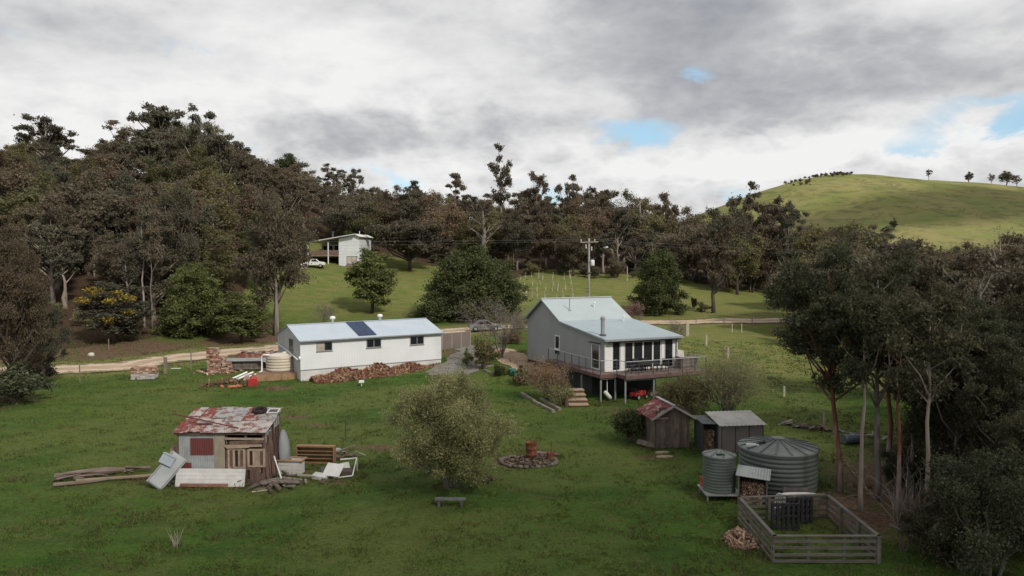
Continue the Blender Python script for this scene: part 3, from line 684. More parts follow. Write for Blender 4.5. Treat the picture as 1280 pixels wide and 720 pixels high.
# side wall window and door
def sside(px): 
    r = (px-640)/F; return HOUSE[1]*(.1255-r)/(math.sin(HOUSE[2])+math.cos(HOUSE[2])*r)
s0, s1 = sside(694.3), sside(700.2)
window(t, (-.002, s0, 3.02), (0, -1, 0), (-1, 0, 0), s0-s1, 1.22, 1, .09, framemat=mtrim)
window(t, (-.002, s0, 2.55), (0, -1, 0), (-1, 0, 0), s0-s1, .40, 1, .05, framemat=MATS['grey_trim'], sill=False)
s0, s1 = sside(740.2), sside(750.8)
window(t, (-.002, s0, FL+.02), (0, -1, 0), (-1, 0, 0), s0-s1, 2.05, 1, .11, framemat=mtrim, sill=False)
h = MB(); h.box(-.35, -.002, s1-.1, s0+.1, FL+2.1, FL+2.16); h.build('door_hood', mdark, t)
# glazed front: posts and panes from the photographed widths
def uf_(px):
    r = (px-640)/F; return (HOUSE[1]*r-HOUSE[0])/(math.cos(HOUSE[2])-math.sin(HOUSE[2])*r)
top = ZF-.12
for a, b in ((756, 766.2), (776.3, 780.8), (827.6, 831.4), (842.2, 847.5)): pw = MB(); pw.box(uf_(a), uf_(b), -.0, .12, FL-.1, top); pw.build('wall_panel', mtrim, t)
for a, b in ((766.2, 776.3), (831.4, 842.2)): pw = MB(); pw.box(uf_(a), uf_(b), .004, .10, FL-.1, FL+.06); pw.build('threshold', mtrim, t)
hd = MB(); hd.box(uf_(766.2), uf_(842.2), .01, .11, top-.16, top-.003); hd.build('header', mdark, t)
hd = MB(); hd.box(uf_(781), uf_(827.5), -.02, .009, top-.22, top-.15); hd.build('head_trim', mtrim, t)
for a, b in ((766.4, 775.8), (832, 842)):
    u0, u1 = uf_(a), uf_(b); wo = MB(); wo.box(u0, u0+.035, .02, .09, FL+.06, top-.16); wo.box(u1-.035, u1, .02, .09, FL+.06, top-.16); wf = wo.build('window', mtrim, t)
    g = MB(); g.box(u0+.035, u1-.035, .03, .04, FL+.06, top-.16); g.build('pane', mglass, wf)
ed = [781.3, 792.5, 804.8, 817, 827.2]
for i in range(4):
    u0, u1 = uf_(ed[i])+.005, uf_(ed[i+1])-.005; dd = MB(); q = .06
    dd.box(u0, u0+q, .02, .08, FL+.0, top-.17); dd.box(u1-q, u1, .02, .08, FL, top-.17); dd.box(u0+q, u1-q, .02, .08, FL, FL+.13); dd.box(u0+q, u1-q, .02, .08, top-.26, top-.17)
    do = dd.build('glass_door', mtrim, t); g = MB(); g.box(u0+q, u1-q, .03, .04, FL+.13, top-.26); g.build('pane', mat('clear_glass', (.02, .022, .024), (.02, .022, .024), 2, .05, spec=.8), do)
dp = MB(); dp.tube([(.02, -.5, ZF-.15), (.02, -.08, ZF-.45), (.02, -.08, FL)], .045, 8); dp.tube([(HW-.02, -.5, ZF-.15), (HW-.02, -.08, ZF-.45), (HW-.02, -.08, FL)], .045, 8); dp.build('downpipe', mpipe, t)
pan = MB(); pan.box(HW+.003, HW+.06, -.02, .5, FL, top); pan.build('corner_panel', mtrim, t)
# deck
dk = MB(); dk.box(.45, 7.9, -2.4, -.005, FL-.10, FL-.02); dk.box(-1.0, .448, -1.15, -.005, FL-.10, FL-.02); dk.box(-1.0, -.005, 0, 8.2, FL-.10, FL-.02)
D_ = dk.build('deck', mdeck, t)
fs_ = MB(); fs_.box(.45, 7.9, -2.44, -2.402, FL-.30, FL-.03); fs_.box(7.902, 7.94, -2.44, -.02, FL-.3, FL-.03); fs_.box(.41, .448, -2.44, -1.16, FL-.3, FL-.03); fs_.box(-1.04, .4, -1.19, -1.152, FL-.3, FL-.03); fs_.box(-1.04, -1.002, -1.15, 8.2, FL-.3, FL-.03)
fs_.build('deck_edge', mfasc, D_)
bm_ = MB(); bm_.box(.5, 7.6, -2.2, -2.1, FL-.46, FL-.31); bm_.box(-.9, .4, -1.05, -.97, FL-.43, FL-.31); bm_.build('deck_beam', msteel, D_)
jo = MB()
for k in range(14): jo.box(.6+k*.52, .66+k*.52, -2.35, -.1, FL-.28, FL-.102)
jo.build('deck_joist', mat('joist_dark', (.06, .045, .04)), D_)
for x_, y_ in ((.55, -2.15), (3.1, -2.15), (5.6, -2.15), (7.7, -2.15), (-.93, -1.05), (.35, -1.05), (-.93, 1.9), (-.93, 4.9), (7.7, -.2)):
    p_ = MB(); zb = h1(*(Matrix.Rotation(HOUSE[2], 2) @ Vector((x_, y_))+Vector(HOUSE[:2])))-.15; p_.box(x_-.05, x_+.05, y_-.05, y_+.05, zb, FL-.465); p_.build('deck_post', msteel, t)
# handrail
rp = [(-1.0, 7.6), (-1.0, 5.9), (-1.0, 4.6), (-1.0, 3.4), (-1.0, 2.2), (-1.0, 1.1), (-1.0, 0), (-1.0, -1.12), (.42, -1.15), (.45, -2.38), (1.6, -2.38), (2.9, -2.38), (4.3, -2.38), (5.6, -2.38), (6.8, -2.38), (7.87, -2.38), (7.87, -.1)]
ra = MB(); ra.tube([(x_, y_, FL+1.03) for x_, y_ in rp], .032, 6); rail = ra.build('handrail', msteel, D_)
for x_, y_ in rp:
    b_ = MB(); b_.box(x_-.028, x_+.028, y_-.028, y_+.028, FL-.02, FL+1.0); b_.build('baluster', mdark, D_)
wr = MB()
for z_ in (.25, .5, .75): wr.tube([(x_, y_, FL+z_) for x_, y_ in rp], .006, 4)
wr.build('rail_wire', msteel, D_)

def inhouse(x, y):
    v = Matrix.Rotation(HOUSE[2], 2) @ Vector((x, y)); return v.x+HOUSE[0], v.y+HOUSE[1]
# furniture on the deck
mcane = mat('dark_rattan', (.035, .033, .035), (.02, .02, .022), 8, .7, .3)
def chair(x, y, rot, label):
    X, Y = inhouse(x, y); c = thing('outdoor_chair', label, 'chair', X, Y, FL-.02, HOUSE[2]+rot, 'dark chairs on the deck')
    s = MB(); s.box(-.26, .26, -.26, .26, .40, .46); s.build('seat', mcane, c)
    s = MB(); s.box(-.26, .26, .22, .27, .461, .92); s.build('backrest', mcane, c)
    for sx in (-1, 1):
        s = MB(); s.box(sx*.26-.03, sx*.26+.03, -.26, .219, .62, .66); s.build('armrest', mcane, c)
        for sy in (-1, 1): s = MB(); s.box(sx*.23-.025, sx*.23+.025, sy*.22-.025, sy*.22+.025, 0, .399); s.build('leg', mcane, c)
X, Y = inhouse(3.1, -1.2)
tb = thing('outdoor_table', 'dark outdoor table standing on the house deck', 'table', X, Y, FL-.02, HOUSE[2])
s = MB(); s.box(-.8, .8, -.42, .42, .70, .74); s.build('table_top', mcane, tb)
for sx in (-.72, .72):
    for sy in (-.36, .36): s = MB(); s.box(sx-.03, sx+.03, sy-.03, sy+.03, 0, .699); s.build('leg', mcane, tb)
chair(1.7, -1.3, R(90), 'dark rattan chair at the left end of the deck table')
chair(2.7, -.45, 0, 'dark rattan chair on the door side of the deck table, nearer the left')
chair(3.6, -.45, 0, 'dark rattan chair on the door side of the deck table, nearer the right')
chair(4.5, -1.2, R(-90), 'dark rattan chair at the right end of the deck table')
# timber barbecue bench with lid up on the right of the deck
mweather = mat('weathered_timber', (.235, .20, .175), (.14, .115, .10), 4, .9, .4, isl=.4, stretch=(1, 1, .3))
X, Y = inhouse(6.9, -1.0)
tb = thing('barbecue_bench', 'weathered timber barbecue bench with its lid raised on the deck corner', 'barbecue', X, Y, FL-.02, HOUSE[2])
s = MB()
for k in range(8): s.box(-.62+k*.2, -.43+k*.2, -.35, -.32, 0, .88); s.box(-.62+k*.2, -.43+k*.2, .32, .35, 0, .88)
for k in range(3): s.box(-.64, -.61, -.318+k*.21, -.115+k*.21, 0, .88); s.box(.95, .98, -.318+k*.21, -.115+k*.21, 0, .88)
s.build('cabinet', mweather, tb)
s = MB(); s.box(-.70, 1.05, -.42, .42, .883, .93); s.build('bench_top', mweather, tb)
s = MB(); s.ob((-.35, .12, 1.18), (.62, .06, .62), (R(-28), R(12), 0)); s.build('lid', mat('faded_lid', (.42, .39, .36), (.34, .31, .29), 2, .7), tb)
# furniture seen through the panes is left as dark glass; a white hanging punch bag hangs under the side deck
X, Y = inhouse(-.2, -.75)
tb = thing('hanging_bag', 'long white bag hanging crooked from a pale rope under the side deck', 'bag', X, Y, 0, HOUSE[2])
s = MB(); s.tube([(0, 0, FL-.12), (.02, 0, .62)], .03, 6); s.build('rope', mpipe, tb)
s = MB(); s.tube([(-.22, 0, .78), (-.16, 0, .72), (.28, 0, .24), (.34, 0, .18)], [.08, .16, .17, .09], 12); s.build('bag', mat('white_vinyl', (.66, .66, .62), (.55, .55, .5), 3, .5), tb, smooth=True)
mred = mat('faded_red', (.34, .03, .03), (.24, .025, .025), 3, .5)
mblk = mat('black_rubber', (.018, .018, .018), (.012, .012, .012), 5, .75)
def wheel(parent, c, r, w, axis='y', rimm=None, nm='wheel'):
    c = Vector(c); M_ = Matrix.Translation(c) @ (Matrix.Rotation(R(90), 4, 'X') if axis == 'y' else Matrix.Rotation(R(90), 4, 'Y'))
    m_ = MB(); m_.lathe([(r*.62, -w*.4), (r*.92, -w*.5), (r, -w*.3), (r, w*.3), (r*.92, w*.5), (r*.62, w*.4)], 20); m_.v = [tuple(M_ @ Vector(v)) for v in m_.v]
    wo = m_.build(nm, mblk, parent, smooth=True)
    m_ = MB(); m_.lathe([(0, -w*.32), (r*.3, -w*.38), (r*.63, -w*.30), (r*.63, w*.30), (r*.3, w*.38), (0, w*.32)], 16); m_.v = [tuple(M_ @ Vector(v)) for v in m_.v]
    m_.build('rim', rimm or msteel, wo); return wo
X, Y = inhouse(2.5, -1.0)
tb = thing('ride_on_mower', 'small red ride-on mower parked under the deck', 'mower', X, Y, None, HOUSE[2]+R(20))
s = MB(); s.prism([(-.75, .3), (.55, .28), (.6, .45), (.5, .68), (-.05, .72), (-.2, .5), (-.5, .52), (-.72, .62)], -.32, .32); s.build('bonnet', mred, tb, bevel=.05)
s = MB(); s.box(-.62, -.25, -.2, .2, .58, .66); s.box(-.68, -.60, -.2, .2, .66, .98); s.build('seat', mblk, tb, bevel=.03)
s = MB(); s.tube([(0, 0, .68), (-.16, 0, .92)], .02, 6); s.lathe([(.14, .0), (.17, .02), (.14, .04)], 12, (-.18, 0, .92)); s.build('steering_wheel', mblk, tb)
for cx, r in ((-.5, .24), (.48, .18)):
    for sy in (-.38, .38): wheel(tb, (cx, sy, r), r, .16)
mstone = mat('pale_stone', (.30, .27, .23), (.2, .18, .15), 3, .9, .5)
def rock(name, label, x, y, r, m_, seed, z=None, group=None, cat='rock', flat=.65):
    rg = random.Random(seed); mb = MB(); n = 8; rings = 5; rr = []
    for i in range(rings+1):
        a = math.pi*i/rings-math.pi/2; rr.append((max(.001, r*math.cos(a)), r*flat*math.sin(a)))
    mb.lathe(rr, n)
    mb.v = [tuple(Vector(v)*rg.uniform(.82, 1.15)) for v in mb.v]
    return solo(mb, name, label, cat, m_, x, y, (h1(x, y)+r*flat*.45) if z is None else z, rg.uniform(0, 6), group, smooth=True)
X, Y = inhouse(4.3, -.4); rock('boulder', 'large pale boulder lying under the deck beside the red mower', X, Y, .62, mstone, 4)
X, Y = inhouse(5.6, -1.3)
s = MB(); rg = random.Random(2)
for k in range(14): s.ob((rg.uniform(-.8, .8), rg.uniform(-.4, .4), .1+rg.uniform(0, .45)), (rg.uniform(.3, .9), rg.uniform(.05, .3), rg.uniform(.03, .2)), (rg.uniform(-.5, .5), rg.uniform(-.5, .5), rg.uniform(0, 3)))
solo(s, 'scrap_heap', 'jumble of pale boards and sheet offcuts under the right end of the deck', 'scrap', mat('pale_scrap', (.42, .42, .40), (.25, .25, .24), 3, .7, isl=.6), X, Y, None, HOUSE[2])

# timber steps up to the side deck
mstep = mat('step_timber', (.42, .32, .22), (.31, .23, .155), 3, .85, .3, isl=.15)
S0 = P(727, 509); S1 = P(712, 491); dirx = (Vector((S1.x-S0.x, S1.y-S0.y))).normalized(); ang = math.atan2(dirx.y, dirx.x)-R(90)
tb = thing('garden_steps', 'flight of pale timber garden steps rising beside the brown shrub', 'steps', S0.x, S0.y, None, ang)
for k in range(4):
    s = MB(); s.box(-.95, .55, k*.66-.05, k*.66+.66, .11+k*.25, .18+k*.25); s.build('tread', mstep, tb)
    s = MB(); s.box(-.93, .53, k*.66+.03, k*.66+.64, -.3, .108+k*.25); s.build('riser', mat('riser_brown', (.17, .115, .08), (.12, .08, .055), 3, .9), tb)
for k, sx in ((0, -1.05), (1, -1.05), (3, -1.05)):
    s = MB(); s.box(sx-.08, sx+.08, k*.7, k*.7+.16, -.2, .75+k*.24); s.build('post', mat('brown_post', (.13, .075, .055), (.09, .055, .04), 3, .9), tb)

# ------------------------------------------------------------------ slab hut, garden shed, tanks
mslab = mat('hut_slab', (.215, .165, .140), (.125, .095, .082), 5, .95, .5, isl=.45, stretch=(1, 1, .25))
mrust = mat('red_tin', (.19, .050, .042), (.135, .040, .036), 2.5, .75, .2, c3=(.30, .25, .225), s3=2.2, t3=(.50, .62), stripe=('x', .12, .25))
mtin = mat('grey_tin', (.34, .345, .34), (.25, .255, .255), 2, .55, .2, c3=(.22, .15, .11), s3=1.6, t3=(.58, .72), stripe=('x', .12, .25))
HX, HY = A(817.5, 560, 42.0).x, 42.0
t = thing('slab_hut', 'small weathered timber slab hut with a red tin roof', 'hut', HX, HY, None, R(10))
rg = random.Random(8); Wd, Dp, He, Ha = 2.15, 2.2, 1.92, 2.52
def planks(x0, x1, y, z0, topf, wd=.16, axis='x', skip=()):
    m_ = MB(); n = max(1, int(round((x1-x0)/wd))); st = (x1-x0)/n
    for i in range(n):
        a = x0+i*st+.006; b = a+st-.012; o_ = rg.uniform(-.012, .012); ta, tb_ = topf(a)-rg.uniform(0, .03), topf(b)-rg.uniform(0, .03)
        M_ = Matrix.Identity(4) if axis == 'x' else Matrix.Rotation(R(90), 4, 'Z')
        m_.prism([(a, z0+rg.uniform(0, .04)), (b, z0+rg.uniform(0, .04)), (b, tb_), (a, ta)], y+o_, y+o_+.03, M_)
    return m_
gf = lambda x: He+(Ha-He)*(1-abs(x-Wd/2)/(Wd/2))
planks(.85, Wd, 0, 0, lambda x: gf(x)-.04).build('front_wall', mslab, t)
planks(0, .08, 0, 0, lambda x: gf(x)-.04).build('corner_slab', mslab, t)
planks(0, Wd, Dp-.03, 0, lambda x: gf(x)-.04).build('back_wall', mslab, t)
planks(0, Dp-.04, -.03, 0, lambda x: He-.03, axis='y').build('side_wall', mslab, t)
planks(0, Dp-.04, -Wd, 0, lambda x: He-.03, axis='y').build('side_wall', mslab, t)
dr = planks(.09, .84, -.035, .03, lambda x: 1.72, .15); dr.box(.09, .84, -.055, -.038, .3, .4); dr.box(.09, .84, -.055, -.038, 1.35, 1.45)
do = dr.build('door', mat('hut_door', (.19, .155, .135), (.12, .095, .085), 5, .95, .4, isl=.35, stretch=(1, 1, .25)), t)
s = MB(); s.box(.09, .84, -.03, 0, 1.73, 1.84); s.build('lintel', mat('pale_plank', (.36, .31, .25), (.27, .22, .18), 3, .9), t)
s = MB(); s.box(.1, Wd-.05, .03, .06, 1.86, 2.2); s.box(.3, Wd-.3, .03, .06, 2.2, 2.4); s.build('gable_board', mat('hut_gable', (.12, .09, .08), (.08, .06, .05), 4, .95), t)
for sg in (0, 1):
    s = MB(); x0, z0 = (-.28, He-.13) if sg == 0 else (Wd+.28, He-.13)
    a, b, c, d = (x0, -.3, z0), (Wd/2, -.3, Ha+.02), (Wd/2, Dp+.2, Ha+.02), (x0, Dp+.2, z0)
    if sg == 0: s.corr(a, Vector(d)-Vector(a), Vector(b)-Vector(a), .1, .012)
    else: s.corr(d, Vector(a)-Vector(d), Vector(c)-Vector(d), .1, .012)
    s.build('roof_sheet', mrust if sg == 0 else mat('hut_dark_sheet', (.13, .12, .12), (.09, .085, .085), 2, .7), t)
s = MB(); s.bar((-.28, -.32, He-.16), (Wd/2, -.32, Ha-.0), .03, .12); s.bar((Wd+.28, -.32, He-.16), (Wd/2, -.32, Ha), .03, .12); s.build('barge_board', mat('pale_barge', (.40, .37, .34), (.32, .28, .26), 3, .8), t)
s = MB(); s.bar((Wd/2, -.3, Ha+.05), (Wd/2, Dp+.2, Ha+.05), .22, .03); s.build('ridge_cap', mtin, t)
for i, (px, py, w_, lb) in enumerate(((828, 567, .85, 'flat stone step against the hut door'), (831, 573, 1.0, 'flat stone slab in the grass, second from the hut door'))):
    q = P(px, py); s = MB(); s.lathe([(0, 0), (w_/2, 0), (w_/2*1.02, .06), (w_/2*.95, .1), (0, .11)], 7); s.v = [(x, y*.5, z) for x, y, z in s.v]
    solo(s, 'stepping_stone', lb, 'stepping stone', mat('step_stone', (.33, .27, .18), (.25, .2, .14), 3, .9, .3), q.x, q.y, q.z, R(5))
q = P(812, 560); s = MB(); s.ob((0, 0, .22), (1.3, .3, .03), (R(62), 0, R(-50))); s.ob((.15, -.1, .16), (1.2, .25, .03), (R(66), .1, R(-46)))
solo(s, 'leaning_boards', 'old boards leaning against the left side of the slab hut', 'boards', mweather, q.x-.2, q.y+.2)

# garden shed and open log bay
GX, GY = A(901, 560, 41.2).x, 41.2
t = thing('garden_shed', 'low pink-brown metal garden shed with a ribbed grey roof', 'shed', GX, GY, None, R(8))
mpk = mat('mushroom_panel', (.26, .225, .215), (.22, .19, .18), 1, .6)
s = MB(); s.box(0, 2.55, 0, .04, 0, 1.58); s.build('front_wall', mpk, t)
s = MB(); s.box(0, 2.55, 1.76, 1.8, 0, 1.9); s.build('back_wall', mpk, t)
for xx in (0, 2.51): s = MB(); s.prism([(.04, 0), (1.76, 0), (1.76, 1.88), (.04, 1.56)], 0, .04, Matrix.Translation((xx+.04, 0, 0)) @ Matrix.Rotation(R(90), 4, 'Z')); s.build('side_wall', mpk, t)
s = MB()
for k in range(4): s.box(.01+k*.82, .07+k*.82, -.015, -.002, 0, 1.57)
s.build('door_seam', mat('seam_dark', (.12, .1, .1)), t)
s = MB(); s.corr((-.15, -.18, 1.58), (2.85, 0, 0), (0, 2.15, .38), .24, .018, .01); s.build('roof', mat('shed_tin', (.42, .40, .37), (.33, .31, .29), 1.5, .55, .15), t)
t2 = thing('log_bay', 'open dark log bay stacked with split firewood at the side of the garden shed', 'log store', GX-.95, GY+.25, None, R(8))
s = MB(); s.box(0, .04, 0, 1.3, 0, 1.62); s.box(.86, .9, 0, 1.3, 0, 1.62); s.box(.04, .86, 1.26, 1.3, 0, 1.62); s.build('bay_wall', mdark, t2)
s = MB(); s.quad((-.1, -.15, 1.66), (.95, -.15, 1.6), (.95, 1.4, 1.78), (-.1, 1.4, 1.82), t=.03); s.build('bay_roof', mdark, t2)
def stack(w_, h_, d_, rg, r=.055):
    """logs stacked with their ends to the front"""
    m_ = MB(); z = r
    row = 0
    while z < h_:
        x = r*(1+row % 2)
        while x < w_-r*.5:
            q = r*rg.uniform(.75, 1.1); yo = rg.uniform(-.04, .06); kk = rg.choice((3, 5, 6))
            m_.tube([(x+rg.uniform(-.01, .01), yo, z+rg.uniform(-.015, .015)), (x+rg.uniform(-.02, .02), yo+d_, z)], q, kk); x += 2*r*.98
        z += 2*r*.88; row += 1
    return m_
mlog2 = mat('stacked_ends', (.42, .25, .18), (.28, .15, .11), 6, .9, .3, isl=.6, hue=(.55, .42, .29))
s = stack(.78, 1.2, .5, random.Random(3)); s.v = [(x+.06, y+.2, z) for x, y, z in s.v]
o = solo(s, 'stacked_firewood', 'split firewood stacked inside the dark log bay by the garden shed', 'firewood', mlog2, GX-.95, GY+.25, None, R(8)); o['kind'] = 'stuff'

mgt = mat('green_grey_tank', (.115, .130, .120), (.095, .108, .102), 1, .5, .05)
mgl = mat('tank_lid_green', (.170, .190, .175), (.145, .160, .150), 1, .45, .05)
def ribbed(r, h_, n_):
    pr = [(0, 0), (r*.98, 0)]; st = h_/n_
    for k in range(n_): z0 = k*st; pr += [(r*.985, z0+st*.08), (r*1.012, z0+st*.3), (r*1.012, z0+st*.7), (r*.985, z0+st*.92)]
    return pr+[(r*.985, h_)]
BX = A(972.5, 560, 35.4).x
t = thing('water_tank', 'large round green-grey ribbed water tank with a spoked conical lid', 'water tank', BX, 35.4)
s = MB(); s.lathe(ribbed(1.80, 1.9, 9), 48); s.build('barrel', mgt, t, smooth=True)
s = MB(); s.lathe([(1.86, 1.86), (1.88, 1.93), (1.80, 1.96), (.3, 2.27), (0, 2.29)], 48); lid = s.build('lid', mgl, t, smooth=True)
for k in range(16):
    a = 2*math.pi*k/16; s = MB(); s.bar((.22*math.cos(a), .22*math.sin(a), 2.30), (1.84*math.cos(a), 1.84*math.sin(a), 1.965), .09, .05); s.build('lid_rib', mgt, lid)
s = MB(); s.lathe([(.3, 2.26), (.3, 2.34), (.0, 2.36)], 20); s.build('hatch', mgl, lid)
s = MB(); s.box(-1.65, -1.1, -.55, -.3, 2.02, 2.14); s.build('inlet_box', mtrim, t)
s = MB(); s.tube([(-1.2, -.42, 2.1), (-.75, -.35, 2.2)], .06, 8); s.build('inlet_pipe', mblk, t)
TX_ = A(898.7, 600, 33.6).x
t = thing('water_tank', 'small upright grey-green ribbed water tank on a metal stand', 'water tank', TX_, 33.6)
s = MB(); s.lathe(ribbed(.73, 1.62, 12), 36, (0, 0, .36)); s.build('barrel', mgt, t, smooth=True)
s = MB(); s.lathe([(.76, 1.96), (.77, 2.01), (.70, 2.04), (.2, 2.18), (0, 2.19)], 36); lid = s.build('lid', mgl, t, smooth=True)
for k in range(8):
    a = 2*math.pi*k/8; s = MB(); s.bar((.15*math.cos(a), .15*math.sin(a), 2.19), (.75*math.cos(a), .75*math.sin(a), 2.045), .05, .03); s.build('lid_rib', mgt, lid)
s = MB(); s.box(-.25, .1, -.55, -.35, 2.08, 2.13); s.build('strainer', mblk, lid)
s = MB(); s.box(-.8, .85, -.8, .8, .30, .355); st_ = s.build('stand_top', msteel, t)
for sx in (-.7, .75):
    for sy in (-.7, .7): s = MB(); s.box(sx-.03, sx+.03, sy-.03, sy+.03, -.1, .299); s.build('leg', msteel, t)
s = MB(); s.lathe([(0, 0), (.21, 0), (.22, .3), (.2, .31), (.23, .6), (.22, .62), (.19, .58), (0, .57)], 18)
q = A(880.5, 610, 34.2); solo(s, 'orange_drum', 'orange-red plastic drum standing left of the small tank', 'drum', mat('orange_plastic', (.42, .10, .04), (.34, .075, .035), 3, .5), q.x, 34.2, .15)
# firewood shelter
q = P(935, 630)
t = thing('firewood_shelter', 'small lean-to firewood shelter with a pale tin roof in front of the large tank', 'log store', q.x-.40, q.y, None, R(-22))
s = MB(); s.box(0, .04, 0, .8, 0, 1.28); s.box(1.1, 1.14, 0, .8, 0, 1.22); s.box(.04, 1.1, .76, .8, 0, 1.3); s.build('shelter_wall', mat('shelter_dark', (.05, .055, .055), (.035, .04, .04), 2, .7), t)
s = MB(); s.box(-.06, -.003, -.03, .05, 0, 1.3); s.box(1.143, 1.2, -.03, .05, 0, 1.25); s.build('shelter_post', mweather, t)
s = MB(); s.quad((-.15, -.2, 1.33), (1.3, -.2, 1.24), (1.3, .95, 1.42), (-.15, .95, 1.5), t=.03); s.build('shelter_roof', mat('shelter_tin', (.44, .46, .44), (.36, .38, .37), 2, .45, stripe=('x', .12, .3)), t)
s = stack(1.02, .95, .5, random.Random(7), .05); s.v = [(x+.06, y+.08, z) for x, y, z in s.v]
o = solo(s, 'stacked_firewood', 'split firewood stacked under the pale tin lean-to by the large tank', 'firewood', mlog2, q.x-.40, q.y, None, R(-22)); o['kind'] = 'stuff'

# ------------------------------------------------------------------ timber pen
mpen = mat('pen_rail', (.185, .165, .145), (.12, .105, .09), 4, .95, .4, isl=.45, c3=(.19, .085, .06), s3=1.1, t3=(.62, .74), stretch=(.3, 1, 1))
PC = [P(966.7, 706), P(1100, 706)]
PC += [Vector((13.35, 30.9, 0)), Vector((9.45, 30.5, 0))]
sides = [(0, 1, 'near', 4), (1, 2, 'right', 4), (2, 3, 'far', 2), (3, 0, 'left', 4)]
labs = {'near': 'near side of the weathered rail pen, facing the viewer', 'right': 'right side of the weathered rail pen, running back beside the gum trunks',
        'far': 'far side of the weathered rail pen behind the black pallets', 'left': 'left side of the weathered rail pen with split wood heaped against it'}
for a, b, nm, nr in sides:
    p, q = PC[a], PC[b]; d = Vector((q.x-p.x, q.y-p.y)); L = d.length; ang = math.atan2(d.y, d.x)
    t = thing('rail_fence', labs[nm], 'fence', p.x, p.y, 0, ang, 'sides of the timber pen')
    npst = 3
    for k in range(npst+1):
        if nm != 'near' and k == npst: continue
        x = L*k/npst; s = MB(); s.box(x-.05+.0, x+.05, .03, .13, -.1, .98); s.build('post', mpen, t)
    for r in range(4):
        z = .09+r*.245; s = MB(); h_ = .105
        s.bar((-.03, 0, z+random.Random(r).uniform(-.02, .02)), (L*.5, 0, z), .035, h_, 0)
        s.bar((L*.5+.01, 0, z), (L+.03, 0, z+random.Random(r+9).uniform(-.02, .02)), .035, h_, 0); s.build('rail', mpen, t)
    s = MB(); s.box(-.05, L+.05, -.03, .11, .99, 1.025); s.build('top_rail', mpen, t)
mpal = mat('black_pallet', (.035, .035, .038), (.02, .02, .022), 5, .8, isl=.3)
for i, (px, py, z, ww, lb) in enumerate(((982, 663, 0, 1.15, 'black slatted pallet standing upright in the pen, front left of the pair'), (1000, 655, 0, 1.1, 'black slatted pallet standing upright in the pen, back right of the pair'))):
    q = P(px, py); t = thing('pallet', lb, 'pallet', q.x, q.y, None, R(-4+i*6), 'black pallets in the pen')
    s = MB()
    for k in range(6): x = -ww/2+.02+k*(ww-.14)/5; s.box(x, x+.1, 0, .02, .02, 1.1); s.box(x, x+.1, .112, .13, .02, 1.1)
    s.build('slat', mpal, t)
    s = MB()
    for z_ in (.05, .52, 1.0): s.box(-ww/2, ww/2, .021, .11, z_, z_+.09)
    s.build('bearer', mpal, t)
mchair = mat('white_plastic', (.62, .62, .58), (.5, .5, .46), 3, .5)
q = Vector((A(972, 640, 30.9).x, 31.1))
t = thing('plastic_chair', 'white plastic chair with a rounded back behind the pen rail', 'chair', q.x, q.y, None, R(-60))
s = MB(); s.box(-.25, .25, -.25, .22, .42, .46); s.build('seat', mchair, t, bevel=.015)
s = MB(); s.tube([(-.25, .24, .44), (-.25, .29, .78), (-.12, .31, .9), (.12, .31, .9), (.25, .29, .78), (.25, .24, .44)], .03, 6)
for k in range(4): s.box(-.19+k*.11, -.13+k*.11, .27, .29, .46, .88)
s.build('backrest', mchair, t)
for sx in (-1, 1):
    for sy in (-1, 1): s = MB(); s.box(sx*.22-.02, sx*.22+.02, sy*.2-.02, sy*.2+.02, 0, .419); s.build('leg', mchair, t)
q = Vector((A(1003, 628, 31.6).x, 31.75))
t = thing('garden_bench', 'weathered slatted bench behind the far pen rail', 'bench', q.x-.1, q.y, None, R(-3))
s = MB()
for k in range(4): s.box(-.6, .6, -.2+k*.11, -.11+k*.11, .42, .45)
s.build('seat', mweather, t)
s = MB()
for k in range(3): s.box(-.6, .6, .26, .29, .55+k*.14, .66+k*.14)
s.box(-.58, -.53, .225, .258, 0, .98); s.box(.53, .58, .225, .258, 0, .98); s.build('backrest', mweather, t)
for sx in (-.55, .55): s = MB(); s.box(sx-.03, sx+.03, -.2, -.14, 0, .419); s.build('leg', mweather, t)
q = Vector((A(992, 632, 30.9).x, 30.98)); s = MB(); s.lathe([(0, .0), (.22, .0), (.3, .32), (.33, .34), (.32, .36), (.29, .34), (.21, .05), (0, .05)], 20); s.v = [(x*2.3, y*.6, z*.45) for x, y, z in s.v]
solo(s, 'white_trough', 'white plastic trough on the far pen rail side beside the chair', 'trough', mchair, q.x+.3, q.y+.1, .80)
sp = MB(); sp.box(-.55, .55, -.15, .15, 0, .80); solo(sp, 'trough_stand', 'dark block stand carrying the white trough behind the pen rail', 'stand', mpal, q.x+.3, q.y+.1, 0)
rng = random.Random(12); w_ = MB(); q = P(930, 684)
def hp2(rg):
    a = rg.uniform(0, 6.28); r = rg.random()**.6; return Vector((math.cos(a)*r*.55, math.sin(a)*r*.8, .02+.5*(1-r)*rg.uniform(.3, 1))), 1
log_bits(w_, 260, hp2, rng=rng, r0=.025, r1=.055)
o = solo(w_, 'firewood_heap', 'small heap of split kindling against the left side of the pen', 'firewood heap', mlog2, q.x, q.y+.4); o['kind'] = 'stuff'

